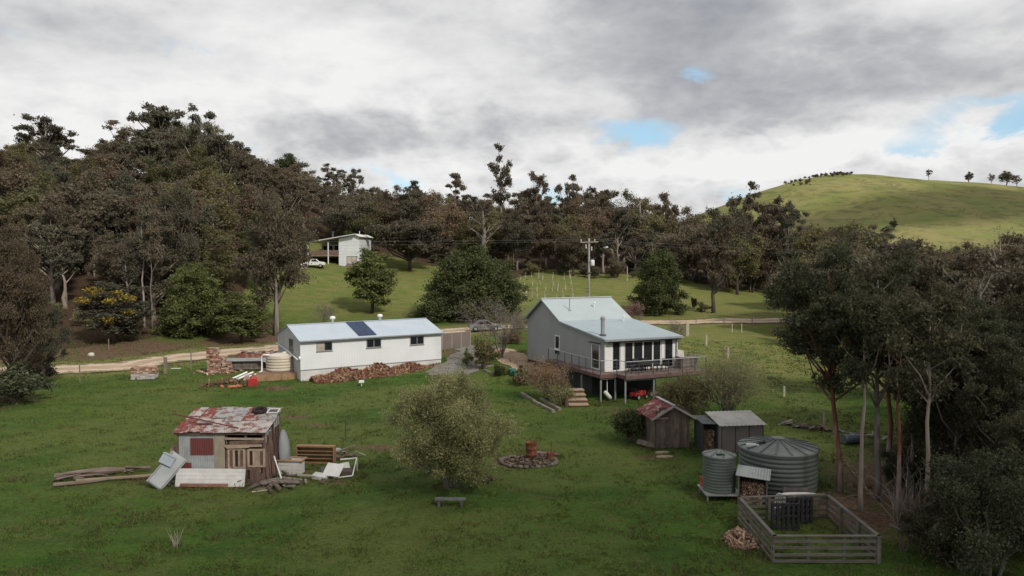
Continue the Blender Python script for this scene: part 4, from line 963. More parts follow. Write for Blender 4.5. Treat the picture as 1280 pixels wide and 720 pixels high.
# ------------------------------------------------------------------ rusty shack
SX, SY = -16.2, 35.5
t = thing('tin_shack', 'ramshackle shack of rusty corrugated iron with patched tin roof', 'shack', SX, SY, None, 0)
mcorr = mat('old_iron', (.36, .375, .375), (.25, .26, .26), 1.6, .6, .2, c3=(.18, .11, .08), s3=.9, t3=(.60, .75))
mcorr2 = mat('red_iron', (.15, .045, .045), (.14, .04, .038), 1.6, .7, .2, c3=(.30, .2, .17), s3=1.4, t3=(.62, .75))
mbuff = mat('buff_sheet', (.33, .285, .22), (.26, .22, .17), 1.8, .8, .2)
mrot = mat('shack_timber', (.23, .15, .115), (.13, .085, .065), 4, .95, .5, isl=.55, stretch=(1, 1, .3))
mpale = mat('pale_frame', (.44, .33, .25), (.34, .25, .19), 4, .85, .3, isl=.3)
W_, D2, HF, HB = 4.2, 2.35, 2.52, 3.05
s = MB(); s.corr((.05, 0, .15), (1.72, 0, 0), (0, 0, HF-.2), .085, .012); s.build('front_sheet', mcorr, t)
s = MB(); s.corr((.62, -.035, 1.42), (1.12, 0, 0), (0, 0, .82), .085, .012); s.build('patch_sheet', mcorr2, t)
s = MB(); s.corr((.12, -.035, .32), (.52, 0, 0), (0, 0, .72), .085, .012); s.build('patch_sheet', mcorr2, t)
s = MB(); s.box(1.78, 2.33, -.02, .0, .35, HF-.12); s.build('fibro_sheet', mbuff, t)
s = MB(); s.box(.06, 2.3, -.07, -.04, .12, .3); s.build('bottom_plate', MATS['grey_tin'] if 'grey_tin' in MATS else mcorr, t)
# right bay: stacked doors and window frames
s = MB(); s.box(2.36, 4.15, .02, .05, .1, 1.9); s.box(2.36, 4.12, .06, .09, 1.9, 2.4); s.build('back_boards', mat('shack_dark', (.05, .035, .03), (.03, .022, .02), 3, .95), t)
for x0, n_, z0, z1, m_ in ((2.42, 1, .75, 1.75, mpale), (3.38, 1, .82, 1.72, mpale), (2.62, 2, .12, .78, mrot)):
    s = MB(); ww = .86 if n_ == 1 else 1.4
    s.box(x0, x0+ww, -.06, -.02, z0, z0+.1); s.box(x0, x0+ww, -.06, -.02, z1-.1, z1); nb_ = 4
    for k in range(nb_): x = x0+k*(ww-.1)/(nb_-1); s.box(x, x+.1, -.065, -.015, z0+.1, z1-.1)
    fo = s.build('salvaged_frame', m_, t)
    for k in range(nb_-1):
        if rng.random() < .75: x = x0+.1+k*(ww-.1)/(nb_-1); g = MB(); g.box(x, x+(ww-.1)/(nb_-1)-.1, -.045, -.03, z0+.1, z1-.1); g.build('panel', mrot if k != 1 else mpale, fo)
s = MB(); rg = random.Random(4)
for k in range(16): x = 2.36+k*.112; s.box(x, x+.1, -.05-rg.uniform(0, .03), -.012, rg.uniform(.02, .12), rg.uniform(.5, .95) if x < 2.6 or x > 3.9 else rg.uniform(.1, .6))
s.build('boards', mrot, t)
s = MB(); s.bar((2.3, -.08, 1.86), (4.1, -.1, 1.9), .04, .12); s.bar((2.3, -.05, 2.22), (4.2, -.05, 2.2), .05, .1); s.bar((2.4, -.1, 1.78), (3.5, -.12, 1.83), .05, .06); s.build('cross_rail', mpale, t)
s = MB(); s.bar((2.5, -.04, 2.0), (4.15, -.04, 2.08), .04, .16); s.bar((2.4, .1, 2.3), (4.15, .1, 2.3), .08, .1); s.build('cross_rail', mrot, t)
for x, y in ((.0, -.02), (2.34, -.02), (3.3, -.03), (W_-.05, 0), (0, D2), (W_-.05, D2), (2.1, D2)):
    s = MB(); s.box(x-.05, x+.05, y, y+.1, -.1, HF-.03+(HB-HF)*y/D2); s.build('post', mrot, t)
# right side: leaning boards, gaps
s = MB(); rg = random.Random(6)
for k in range(15):
    y = .05+k*.155; h_ = rg.uniform(1.5, 2.4)+.2*y; s.bar((W_+rg.uniform(.0, .18), y, 0), (W_-.02+rg.uniform(-.03, .04), y+rg.uniform(-.1, .1), h_), .12, .03, R(90))
s.build('side_boards', mrot, t)
s = MB(); s.corr((W_-.1, .1, .1), (0, D2-.2, 0), (0, 0, 2.3), .1, .012); s.build('side_sheet', mcorr, t)
s = MB(); s.corr((0, D2-.05, .1), (0, -D2+.1, 0), (0, 0, 2.4), .1, .012); s.build('side_sheet', mat('left_iron', (.14, .12, .11), (.09, .08, .075), 2, .8), t)
s = MB(); s.corr((W_, D2, .1), (-W_, 0, 0), (0, 0, 2.8), .1, .012); s.build('back_sheet', mcorr, t)
# roof: separate rusty sheets
mr1 = mat('roof_iron_pale', (.44, .40, .37), (.32, .30, .29), 2.2, .6, .2, c3=(.19, .085, .07), s3=2.6, t3=(.48, .60))
mr2 = mat('roof_iron_red', (.21, .058, .048), (.15, .045, .038), 2.2, .75, .2, c3=(.33, .28, .25), s3=2.8, t3=(.50, .60))
mr3 = mat('roof_iron_grey', (.35, .345, .34), (.25, .25, .25), 2, .6, .2, c3=(.17, .11, .09), s3=3.2, t3=(.48, .58))
zr = lambda y: HF+.05+(HB-HF)*y/D2
cols = [(-.2, .55, mr2, .0), (.05, .45, mr1, 1.5), (.52, 1.2, mr2, .02), (1.15, 1.95, mr1, 0), (1.15, 1.9, mr3, 1.3), (1.9, 2.75, mr3, .9), (1.9, 2.75, mr1, 0), (2.7, 3.4, mr2, 1.0), (2.7, 3.45, mr1, 0), (3.4, 4.3, mr3, 1.2), (3.4, 4.35, mr1, .0)]
rg = random.Random(9)
for i, (a, b, m_, y0) in enumerate(cols):
    y1 = D2+.2 if y0 > .5 else (D2+.18 if (a, b) in ((-.2, .55), (.52, 1.2)) else 1.6)
    dz = .012*(i % 3)+(.045 if y0 > .5 else 0); tw = rg.uniform(-.03, .05)
    o_ = Vector((a, y0-.2 if y0 < .5 else y0, zr(y0-.2 if y0 < .5 else y0)+dz+.02)); w2 = Vector((tw, y1-o_.y, zr(y1)-zr(o_.y)+rg.uniform(0, .05)))
    s = MB(); s.corr(o_, (b-a, 0, rg.uniform(-.02, .02)), w2, .085, .013); s.build('roof_sheet', m_, t)
s = MB(); s.box(-.15, W_+.1, -.1, -.04, HF-.1, HF-.02); s.box(-.1, W_+.05, D2-.1, D2-.02, HB-.12, HB-.02); s.build('roof_beam', mrot, t)
z_ = zr(1.9)+.12
s = MB(); s.tube([(.0, .2, zr(.2)+1.0-.9), (3.6, .15, zr(.15)+.09)], .03, 6); s.v = [(x-.0, y, z) for x, y, z in s.v]
pz = h1(SX, SY)
tube_ = MB(); tube_.bar((-.7, 1.0, zr(1.0)+.42), (2.9, .15, zr(.1)+.1), .05, .05)
solo(tube_, 'roof_pole', 'thin rusty pole lying slantwise across the shack roof', 'pole', mcorr2, SX, SY, pz)
tb_ = MB(); tb_.ob((1.05, .75, zr(.75)+.13), (.75, .3, .05), (.2, .05, .1)); tb_.ob((1.0, .95, zr(.95)+.12), (.4, .25, .08), (.2, .1, .4))
solo(tb_, 'tin_scrap', 'bent pale tin offcut lying on the red part of the shack roof', 'tin sheet', mr1, SX, SY, pz)
def tyre(name, label, x, y, z, r, w, rot=(0, 0, 0), group=None, m_=None, cat='tyre'):
    s = MB(); prof_ = []
    for k in range(10):
        a = 2*math.pi*k/9; prof_.append((r-w*.5+w*.5*math.cos(a), w*.5*math.sin(a)))
    s.lathe(prof_, 24); o = solo(s, name, label, cat, m_ or mblk, x, y, z, 0, group, smooth=True); o.rotation_euler = rot; return o
tyre('tyre', 'black car tyre lying on the back of the shack roof', SX+3.3, SY+2.0, pz+zr(2.0)+.16, .38, .20, (R(12), 0, 0))
fm = MB(); fm.box(3.72, 4.3, 1.75, 1.80, .0, .04); fm.box(3.72, 4.3, 2.2, 2.25, 0, .04); fm.box(3.72, 3.78, 1.8, 2.2, 0, .04); fm.box(4.24, 4.3, 1.8, 2.2, 0, .04)
fm.v = [(x, y, z+zr(y)+.11) for x, y, z in fm.v]
o = solo(fm, 'window_frame', 'empty pale window frame lying on the right corner of the shack roof', 'window frame', mat('frame_white', (.6, .58, .54), (.5, .48, .44), 3, .6), SX, SY, pz)
g = MB(); g.box(3.785, 4.235, 1.805, 2.195, 0, .01); g.v = [(x, y, z+zr(y)+.115) for x, y, z in g.v]; g.build('pane', mglass, o)
mwb = mat('white_boards', (.62, .61, .59), (.52, .51, .49), 2.5, .6, .1, isl=.08)
# white boarded panel leaning in front, red board at its foot
s = MB()
for k in range(5): s.box(0, 3.35, 0, .03, k*.17+.003, k*.17+.167)
o = solo(s, 'boarded_panel', 'white painted board panel leaning against the front of the shack', 'panel', mwb, SX+.05, SY-.52, pz+.02, R(-1)); o.rotation_euler.x = R(-14)
s = MB(); s.ob((1.5, -.1, .12), (2.3, .03, .16), (R(-15), 0, R(-1)))
solo(s, 'red_board', 'faded red board lying along the foot of the white panel', 'board', mat('faded_board', (.25, .12, .09), (.18, .09, .07), 3, .9), SX, SY-.55, pz)
# grey cabinet tipped against the left corner
q = P(196, 610); mcab = mat('grey_cabinet', (.34, .35, .36), (.27, .28, .29), 1.5, .5)
s = MB(); s.ob((0, 0, .0), (.85, .5, 1.75))
o = s.build('tipped_cabinet', mcab, bevel=.02); o.location = (q.x+.36, q.y+.35, .72); o.rotation_euler = (R(-30), R(36), R(0)); tag(o, 'grey metal cabinet tipped over against the left corner of the shack', 'cabinet')
s = MB(); s.box(-.38, -.34, -.27, -.252, -.82, .82); s.box(.34, .38, -.27, -.252, -.82, .82); s.box(-.34, .34, -.27, -.252, -.86, -.80); s.build('door_rim', mat('cab_rim', (.2, .2, .21), (.15, .15, .16)), o)
s = MB(); s.ob((0, 0, 0), (.62, .5, .5)); s.ob((0, -.27, .22), (.66, .03, .05))
o = s.build('metal_box', mat('pale_blue_metal', (.36, .40, .44), (.29, .33, .37), 2, .5), bevel=.02); o.location = (SX-.38, SY-.25, 1.28); o.rotation_euler = (R(-15), R(30), R(10)); tag(o, 'pale blue metal box resting on the tipped grey cabinet', 'box')
s = MB(); s.bar((SX-.75, SY+.5, 0), (SX-.2, SY+.6, 1.7), .04, .28); s.bar((SX-1.0, SY+.7, 0), (SX-.5, SY+.7, 1.75), .04, .22)
o = s.build('leaning_planks', mpale); tag(o, 'pale planks leaning behind the tipped cabinet at the shack', 'planks')
# dish behind the right side
s = MB(); s.lathe([(0, .16), (.3, .12), (.62, .03), (.78, -.05), (.76, -.07), (.6, .0), (.3, .08), (0, .12)], 24)
o = s.build('bent_tin_sheet', mat('dish_grey', (.24, .25, .26), (.19, .20, .21), 1, .5), smooth=True); o.location = (SX+4.62, SY+1.9, 1.15); o.rotation_euler = (R(78), R(8), R(62)); o.scale = (.5, 1.4, 1.3); tag(o, 'curved grey metal sheet standing against the right side of the shack', 'metal sheet')
s = MB(); s.bar((SX+4.55, SY+.3, 1.3), (SX+5.15, SY-.2, .02), .05, .05); o = s.build('leaning_pole', mtrim); tag(o, 'thin white pole leaning on the right side of the shack', 'pole')
# junk right of the shack
def rotthing(name, label, cat, px, py, rz, z=0):
    q = P(px, py); return thing(name, label, cat, q.x, q.y, q.z+z, rz)
t = rotthing('chest_of_drawers', 'white chest of drawers lying on its back with open timber top', 'drawers', 361, 592, R(-6))
s = MB()
for k in range(3): s.box(-.72, .72, -.34, -.32, .06+k*.22, .265+k*.22)
s.build('drawer_front', mwb, t)
s = MB(); s.box(-.72, -.69, -.318, .3, .02, .72); s.box(.69, .72, -.318, .3, .02, .72); s.box(-.69, .69, .27, .3, .02, .72); s.box(-.69, .69, -.318, .269, .02, .05); s.build('carcass', mwb, t)
s = MB(); s.box(-.85, .85, -.42, -.30, .73, .78); s.box(-.85, .85, .26, .36, .73, .78); s.box(-.85, -.72, -.299, .259, .73, .78); s.box(.72, .85, -.299, .259, .73, .78); s.box(-.05, .05, -.299, .259, .70, .77); s.build('top_frame', mat('orange_timber', (.38, .22, .12), (.29, .16, .09), 3, .7), t)
t = rotthing('bookcase', 'brown timber bookcase lying open behind the white drawers', 'bookcase', 394, 580, R(-4))
mbk_ = mat('brown_timber', (.27, .17, .085), (.20, .125, .06), 2, .75, .2)
s = MB(); s.box(-1.05, 1.05, .26, .30, 0, .95); s.build('back_panel', mbk_, t)
s = MB(); s.box(-1.05, -.98, -.05, .259, 0, .95); s.box(.98, 1.05, -.05, .259, 0, .95); s.box(-.979, .979, -.05, .259, .88, .95); s.box(-.979, .979, -.05, .259, 0, .06); s.build('frame', mat('amber_timber', (.28, .165, .08), (.22, .13, .065), 2, .7), t)
for k in range(3): s = MB(); s.box(-.979, .979, .0, .259, .24+k*.2, .27+k*.2); s.build('shelf', mbk_, t)
t = rotthing('scrapped_cooker', 'tumbled white cooker with its frame and panels open on the grass', 'appliance', 420, 598, R(8))
s = MB(); s.ob((-.12, -.05, .42), (.95, .05, .72), (R(-48), R(0), R(-28))); s.build('front_panel', mwb, t)
s = MB(); s.bar((.15, .75, .72), (.98, .7, .78), .05); s.bar((.98, .7, .78), (.82, -.15, .12), .05); s.bar((.82, -.15, .12), (-.1, -.2, .06), .05); s.bar((.98, .7, .78), (1.0, .75, .1), .05); s.build('frame', mtrim, t)
s = MB(); s.ob((-.75, -.05, .12), (.75, .5, .2), (.1, .1, -.3)); s.ob((.45, .3, .38), (.5, .04, .6), (R(-30), 0, R(30))); s.build('side_panel', mat('dull_white', (.5, .5, .48), (.38, .38, .36), 2, .5), t, bevel=.02)
s = MB(); s.ob((.5, .1, .2), (.55, .4, .35), (.2, .1, .2)); s.build('oven_box', mat('charred', (.06, .05, .045), (.11, .07, .05), 4, .8), t)
s = MB(); s.ob((-.55, .35, .22), (.5, .05, .5), (R(-35), .2, .5)); s.build('back_panel', mdark, t)
rg = random.Random(21)
q = P(410, 572); s = MB()
for k in range(36): s.ob((rg.gauss(0, 1.1), rg.gauss(0, .35), .06+rg.uniform(0, .2)), (rg.uniform(.2, .9), rg.uniform(.04, .16), rg.uniform(.02, .08)), (rg.uniform(-.4, .4), rg.uniform(-.4, .4), rg.uniform(0, 3)))
o = solo(s, 'rubble_strip', 'strip of broken boards and rubble behind the tumbled cooker', 'rubble', mat('rubble_mix', (.22, .14, .11), (.14, .09, .07), 5, .9, .3, isl=.6, hue=(.32, .30, .27)), q.x, q.y); o['kind'] = 'stuff'
s = MB(); s.ob((0, 0, .16), (1.0, .5, .03), (.2, .1, .1)); q = P(414, 566); solo(s, 'tin_offcut', 'pale tin offcut on the rubble behind the tumbled cooker', 'tin sheet', MATS['pale_scrap'], q.x, q.y)
s = MB(); s.ob((0, 0, .25), (1.5, .12, .03), (.1, -.25, .35)); q = P(428, 568); solo(s, 'broken_plank', 'grey plank propped on the rubble, right of the pale tin offcut', 'plank', mweather, q.x, q.y)
s = MB(); rg = random.Random(3)
for k in range(5):
    p0 = Vector((rg.uniform(-1.0, -.7), rg.uniform(-.3, .3), .1)); s.tube([p0, p0+Vector((.9, rg.uniform(-.1, .1), .12)), p0+Vector((1.8, rg.uniform(-.2, .2), .02))], [.09, .1, .06], 7)
q = P(350, 606); solo(s, 'fallen_branches', 'bundle of grey fallen branches on the grass before the drawers', 'branches', mweather, q.x, q.y)
s = MB(); s.tube([(-.4, -.15, .05), (.4, .2, .07)], .04, 6); q = P(327, 616); solo(s, 'white_stick', 'short pale stick on the grass right of the white panel', 'stick', MATS['pale_plank'], q.x, q.y)
def post(px, py, h_, label, r=.05, m_=None, group=None, lean=0, square=True, name='fence_post', cat='post'):
    q = P(px, py); s = MB()
    if square: s.bar((0, 0, -.2), (lean, 0, h_), r*2, r*2)
    else: s.tube([(0, 0, -.2), (lean, 0, h_)], r, 7)
    return solo(s, name, label, cat, m_ or mweather, q.x, q.y, q.z, 0, group)
post(432, 551, 1.3, 'lone dark steel picket in the grass behind the tumbled cooker', .03, mdark)
rg = random.Random(55); s = MB()
for k in range(46): s.ob((rg.gauss(0, .9), rg.gauss(0, .5), .05+rg.uniform(0, .22)), (rg.uniform(.2, 1.3), rg.uniform(.04, .2), rg.uniform(.015, .06)), (rg.uniform(-.5, .5), rg.uniform(-.3, .3), rg.uniform(0, 3)))
o = solo(s, 'board_litter', 'loose broken boards littering the ground at the right corner of the shack', 'boards', mat('litter_boards', (.17, .12, .10), (.10, .075, .06), 4, .95, .3, isl=.6, hue=(.30, .25, .21)), SX+4.9, SY+.1); o['kind'] = 'stuff'
rg = random.Random(56); s = MB()
for k in range(18): s.ob((rg.gauss(0, .6), rg.gauss(0, .3), .04+rg.uniform(0, .12)), (rg.uniform(.2, .9), rg.uniform(.04, .2), rg.uniform(.015, .06)), (rg.uniform(-.5, .5), rg.uniform(-.3, .3), rg.uniform(0, 3)))
o = solo(s, 'board_litter', 'few rotten boards and tin scraps between the tipped cabinet and the shack', 'boards', MATS['litter_boards'], SX-.35, SY-.1); o['kind'] = 'stuff'
# long old logs left of the shack
mbark = mat('dead_log', (.21, .165, .14), (.12, .085, .07), 2.5, .95, .7, c3=(.14, .07, .05), s3=1.3, t3=(.55, .68), stretch=(.25, 1, 1))
a, b = P(68, 603), P(188, 590)
t = thing('fallen_log', 'long split grey log lying in the grass left of the shack', 'log', (a.x+b.x)/2, (a.y+b.y)/2, None, math.atan2(b.y-a.y, b.x-a.x))
L = (b-a).length/2; s = MB(); s.tube([(-L, 0, .28), (-L*.5, .1, .27), (0, .02, .26), (L*.5, .1, .22), (L, .12, .2)], [.2, .13, .16, .09, .07], 8)
rgl = random.Random(4); s.v = [(x, y*rgl.uniform(.75, 1.25), z*rgl.uniform(.8, 1.2)) for x, y, z in s.v]
for k in range(9): u_ = rgl.uniform(-L, L*.9); s.tube([(u_, rgl.uniform(-.3, .25), rgl.uniform(.1, .4)), (u_+rgl.uniform(.8, 1.8), rgl.uniform(-.35, .3), rgl.uniform(.05, .35))], [.07, .03], 5)
s.build('trunk', mbark, t)
q = P(150, 603); s = MB(); s.tube([(-1.9, -.3, .2), (-.6, .05, .17), (1.0, .2, .2), (2.1, .55, .22)], [.10, .09, .08, .06], 7); solo(s, 'fallen_log', 'thinner pale log lying in front of the long split log', 'log', mat('pale_log', (.26, .20, .145), (.16, .115, .09), 2, .9, .5, stretch=(.25, 1, 1)), q.x, q.y, None, R(6))
q = P(105, 607); s = MB(); s.tube([(-1.3, -.1, .1), (.2, .1, .12), (1.4, .3, .2)], [.1, .09, .06], 7); solo(s, 'fallen_branch', 'low crooked branch lying before the butt of the long log', 'branch', mbark, q.x, q.y, None, R(10))
s = MB(); q = P(220, 684); rg = random.Random(5)
for k in range(14): s.tube([(rg.uniform(-.12, .12), rg.uniform(-.1, .1), -.02), (rg.uniform(-.35, .35), rg.uniform(-.2, .2), rg.uniform(.25, .75))], [.012, .004], 4)
solo(s, 'dry_weed', 'dry pale weed stalks standing alone in the near grass', 'weed', MATS['pale_plank'], q.x, q.y)

# ------------------------------------------------------------------ bench, fire ring, garden edging
q = P(563, 634); t = thing('low_bench', 'low grey plank bench in the grass before the big shrub', 'bench', q.x, q.y, None, R(-1))
s = MB(); s.box(-.68, .68, -.14, .14, .30, .36); s.build('seat', mat('bench_grey', (.15, .155, .15), (.1, .105, .1), 3, .85), t)
for sx in (-.5, .5): s = MB(); s.box(sx-.05, sx+.05, -.12, .12, -.05, .299); s.build('leg', mat('bench_leg', (.10, .10, .10), (.07, .07, .07), 3, .9), t)
q = P(661, 578); mrd = mat('rust_drum', (.16, .055, .03), (.10, .035, .02), 4, .85, .4, c3=(.24, .10, .05), s3=3, t3=(.5, .65))
t = thing('fire_ring', 'oval ring of grey stones round the ash bed of the fire pit', 'fire pit', q.x, q.y)
rg = random.Random(14)
for k in range(30):
    a = 2*math.pi*k/30; s = MB(); r = rg.uniform(.07, .17)
    s.lathe([(.001, -r*.6), (r*.8, -r*.4), (r, 0), (r*.75, r*.5), (.001, r*.65)], 7); s.v = [(x*rg.uniform(.9, 1.15)+1.5*math.cos(a)*rg.uniform(.98, 1.02), y+1.15*math.sin(a), z+.06) for x, y, z in s.v]
    s.build('stone', mat('sooty_stone', (.17, .135, .115), (.11, .085, .072), 3, .9, .4) if k % 3 else mat('dark_stone', (.16, .145, .13), (.1, .09, .08), 3, .9), t)
s = MB(); rg = random.Random(8)
for k in range(130):
    a = rg.uniform(0, 6.28); r = rg.random()**.6; s.ob((1.35*r*math.cos(a), 1.0*r*math.sin(a), .05+rg.uniform(0, .1)), (rg.uniform(.08, .4), rg.uniform(.03, .12), rg.uniform(.03, .1)), (rg.uniform(-.3, .3), rg.uniform(-.3, .3), rg.uniform(0, 3)))
b_ = s.build('ash_bed', mat('ash_mix', (.13, .09, .075), (.08, .055, .045), 6, .95, isl=.6, hue=(.24, .17, .13)), t); b_['kind'] = 'stuff'
q = P(664, 575); t = thing('rusty_drum', 'rust-brown steel drum standing in the fire ring', 'drum', q.x, q.y)
s = MB(); s.lathe([(0, .02), (.29, .02), (.30, .3), (.315, .32), (.30, .34), (.30, .62), (.315, .64), (.30, .66), (.30, .95), (.31, .97), (.27, .96), (.26, .3), (0, .3)], 24); s.build('barrel', mrd, t, smooth=True)
s = MB(); s.lathe([(0, 0), (.2, 0), (.21, .4), (.16, .42), (0, .40)], 9); q = P(688, 574); solo(s, 'tree_stump', 'small reddish stump at the right edge of the fire ring', 'stump', mrd, q.x, q.y)
s = MB(); s.tube([(0, 0, -.1), (.04, 0, 1.1)], .025, 6); q = P(686, 576); solo(s, 'iron_poker', 'thin upright iron rod beside the small stump at the fire ring', 'rod', mrd, q.x+.1, q.y-.1)
q = P(672, 571); s = MB(); s.tube([(-.2, 0, .2), (1.1, -.2, .14)], [.1, .09], 8); solo(s, 'charred_log', 'pale burnt log leaning across the fire ring right of the drum', 'log', mbark, q.x+.1, q.y)
rng = random.Random(4); s = MB(); q = P(601, 600)
def hp3(rg):
    a = rg.uniform(0, 6.28); r = rg.random()**.7; return Vector((math.cos(a)*r*.7, math.sin(a)*r*.35, .02+.22*(1-r)*rg.random())), 1
log_bits(s, 40, hp3, rng=rng); o = solo(s, 'bark_heap', 'low heap of dark bark chunks right of the big shrub', 'bark heap', mat('dark_bark', (.10, .075, .06), (.06, .045, .035), 4, .95, isl=.4), q.x, q.y); o['kind'] = 'stuff'
msleep = mat('garden_sleeper', (.25, .22, .18), (.15, .13, .105), 3, .9, .3, stretch=(.3, 1, 1))
def beam(pa, pb, lb, w_=.22, h_=.22, z=.08):
    a, b = P(*pa), P(*pb); s = MB(); c = (a+b)/2; s.bar(a-c+Vector((0, 0, z)), b-c+Vector((0, 0, z)), w_, h_); return solo(s, 'garden_sleeper', lb, 'sleeper', msleep, c.x, c.y, c.z)
beam((652, 493), (668, 503), 'short grey sleeper, leftmost edging below the brown shrub'); beam((668, 504), (692, 516), 'long grey sleeper in front of the brown shrub')
beam((676, 500), (700, 514), 'dark grey sleeper directly under the brown shrub'); beam((600, 461), (617, 458), 'pale sleeper lying below the round green bush')
beam((605, 464), (617, 470), 'grey sleeper end sloping down toward the lawn below the round green bush'); beam((570, 465), (598, 463), 'thin pale kerb board at the edge of the gravel drive', .1, .1, .03)
mteal = mat('teal_plastic', (.05, .17, .13), (.035, .12, .09), 3, .5)
for px, py, lb in ((646, 471, 'teal plastic barrel cut down as a planter, nearer the lawn'), (652, 474, 'teal plastic planter tub beside the brown shrub'), (640, 469, 'teal plastic watering tub left of the other teal tubs')):
    q = P(px, py); s = MB(); s.lathe([(0, 0), (.26, 0), (.33, .5), (.36, .52), (.34, .54), (.30, .5), (0, .46)], 16); solo(s, 'planter_tub', lb, 'tub', mteal, q.x, q.y, None, 0, 'teal tubs by the brown shrub')
for px, py, lb, r in ((602, 458, 'pale boulder under the round green bush', .45), (592, 457, 'smaller pale boulder left of the round green bush', .3)):
    q = P(px, py); rock('boulder', lb, q.x, q.y, r, mat('white_stone', (.46, .44, .4), (.36, .34, .3), 2, .8, .3), int(r*100))
q = P(452, 483); s = MB(); s.box(-.2, .2, -.15, .15, .3, .5); s.box(-.03, .03, -.03, .03, -.1, .3); solo(s, 'white_marker_box', 'small white box on a short stake in the lawn before the firewood', 'box', mtrim, q.x, q.y)
# rubble and bricks near the road
mbrick = mat('old_bricks', (.36, .17, .115), (.26, .12, .08), 5, .9, .4, isl=.5, hue=(.50, .40, .33))
def brickstack(mb, nx, ny, nz, rg, jit=.01, s=(.24, .12, .085), taper=0.0):
    for k in range(nz):
        w2 = nx-int(k*taper)
        for i in range(w2):
            for j in range(ny):
                mb.ob((s[0]*(i-w2/2+.5)*1.03+rg.gauss(0, jit), s[1]*(j-ny/2+.5)*1.03+rg.gauss(0, jit), s[2]*(k+.5)), s, (0, 0, rg.gauss(0, jit*6)))
q = P(271, 466); s = MB(); rg = random.Random(31)
def addstack(ox, oy, n1, n2, n3, sz, jit):
    a = MB(); brickstack(a, n1, n2, n3, rg, jit, sz); s.add([(x+ox, y+oy, z) for x, y, z in a.v], a.f)
addstack(-.35, .0, 3, 3, 17, (.29, .26, .14), .03); addstack(.42, .04, 3, 3, 11, (.29, .26, .14), .035); addstack(1.02, -.04, 2, 3, 7, (.30, .26, .14), .04)
s2_ = MB()
for k in range(60): s2_.ob((rg.gauss(0, 1.1), rg.gauss(-.1, .6), rg.uniform(.03, .22)), (.26, .16, .1), (rg.uniform(-.6, .6), rg.uniform(-.6, .6), rg.uniform(0, 3)))
o = solo(s2_, 'brick_rubble', 'scattered brick rubble round the foot of the ruined chimney', 'rubble', mbrick, q.x, q.y); o['kind'] = 'stuff'
solo(s, 'brick_chimney', 'ruined stepped chimney of rough orange bricks beside the road', 'chimney ruin', mbrick, q.x, q.y)
q = P(181, 474); t = thing('brick_pallet', 'pallet of stacked red bricks with white blocks below, near the road', 'bricks', q.x, q.y, None, R(8))
s = MB(); brickstack(s, 8, 5, 6, rg, .01, (.25, .2, .095)); s.v = [(x, y, z+.55) for x, y, z in s.v]; s.build('red_bricks', mbrick, t)
s = MB(); brickstack(s, 5, 3, 3, rg, .02, (.39, .33, .16)); s.v = [(x, y, z+.05) for x, y, z in s.v]; s.build('white_blocks', mat('white_blocks', (.48, .46, .44), (.36, .33, .32), 4, .85, isl=.3), t)
mpost = mat('fence_timber', (.22, .19, .15), (.15, .125, .1), 3, .95, .3)
for px, py, h_, lb, r in ((207, 468, 1.6, 'stout timber post between the brick pallet and the chimney ruin', .12), (239, 463, 1.7, 'thin dark post left of the chimney ruin', .04), (100, 480, 1.7, 'thin dark picket at the left near the road', .035),
                          (136, 438, 1.3, 'thin pale stake on the far bank behind the road', .04)):
    post(px, py, h_, lb, r, mpost)
q = P(220, 462); s = MB(); s.ob((0, 0, .1), (.9, .2, .05), (0, 0, .1)); solo(s, 'pale_plank', 'pale plank lying in the grass right of the stout post', 'plank', mwb, q.x, q.y)
q = P(114, 445); rock('boulder', 'white boulder on the brown bank behind the road', q.x, q.y, .4, MATS['white_stone'], 77)
# timber stack under tin
q = P(303, 462); t = thing('timber_stack', 'long stack of grey timber covered by flat tin sheets', 'timber stack', q.x, q.y, None, R(4)); rg = random.Random(17)
s = MB()
for k in range(6):
    for j in range(4): s.box(-2.2+rg.uniform(-.2, .2), 2.3+rg.uniform(-.4, .3), -.7+j*.35, -.4+j*.35, .12+k*.13, .24+k*.13)
s.build('boards', mweather, t)
s = MB(); s.quad((-2.6, -1.0, .96), (2.8, -.95, .99), (2.9, 1.0, 1.04), (-2.6, .95, 1.0), t=.03); s.quad((1.9, -1.2, 1.06), (3.7, -1.5, .62), (4.0, .2, .66), (2.2, .6, 1.1), t=.03); s.build('tin_cover', mat('cover_tin', (.27, .28, .29), (.20, .21, .22), 1, .6), t)
s = MB()
for k in (-2, 0, 2.1): s.box(k-.08, k+.08, -.8, .8, -.05, .115)
s.build('bearer', mweather, t)
mwp = mtrim
q = P(296, 475)
for k, lb in enumerate(('white pipe offcut lying before the timber stack, left of the pair', 'white pipe offcut lying before the timber stack, right of the pair')):
    s = MB(); s.tube([(-.5, -.8, .1), (.5, .9, .55)], .09, 8); solo(s, 'pipe_offcut', lb, 'pipe', mwp, q.x+.1+k*.55, q.y, None, 0, 'white pipe offcuts')
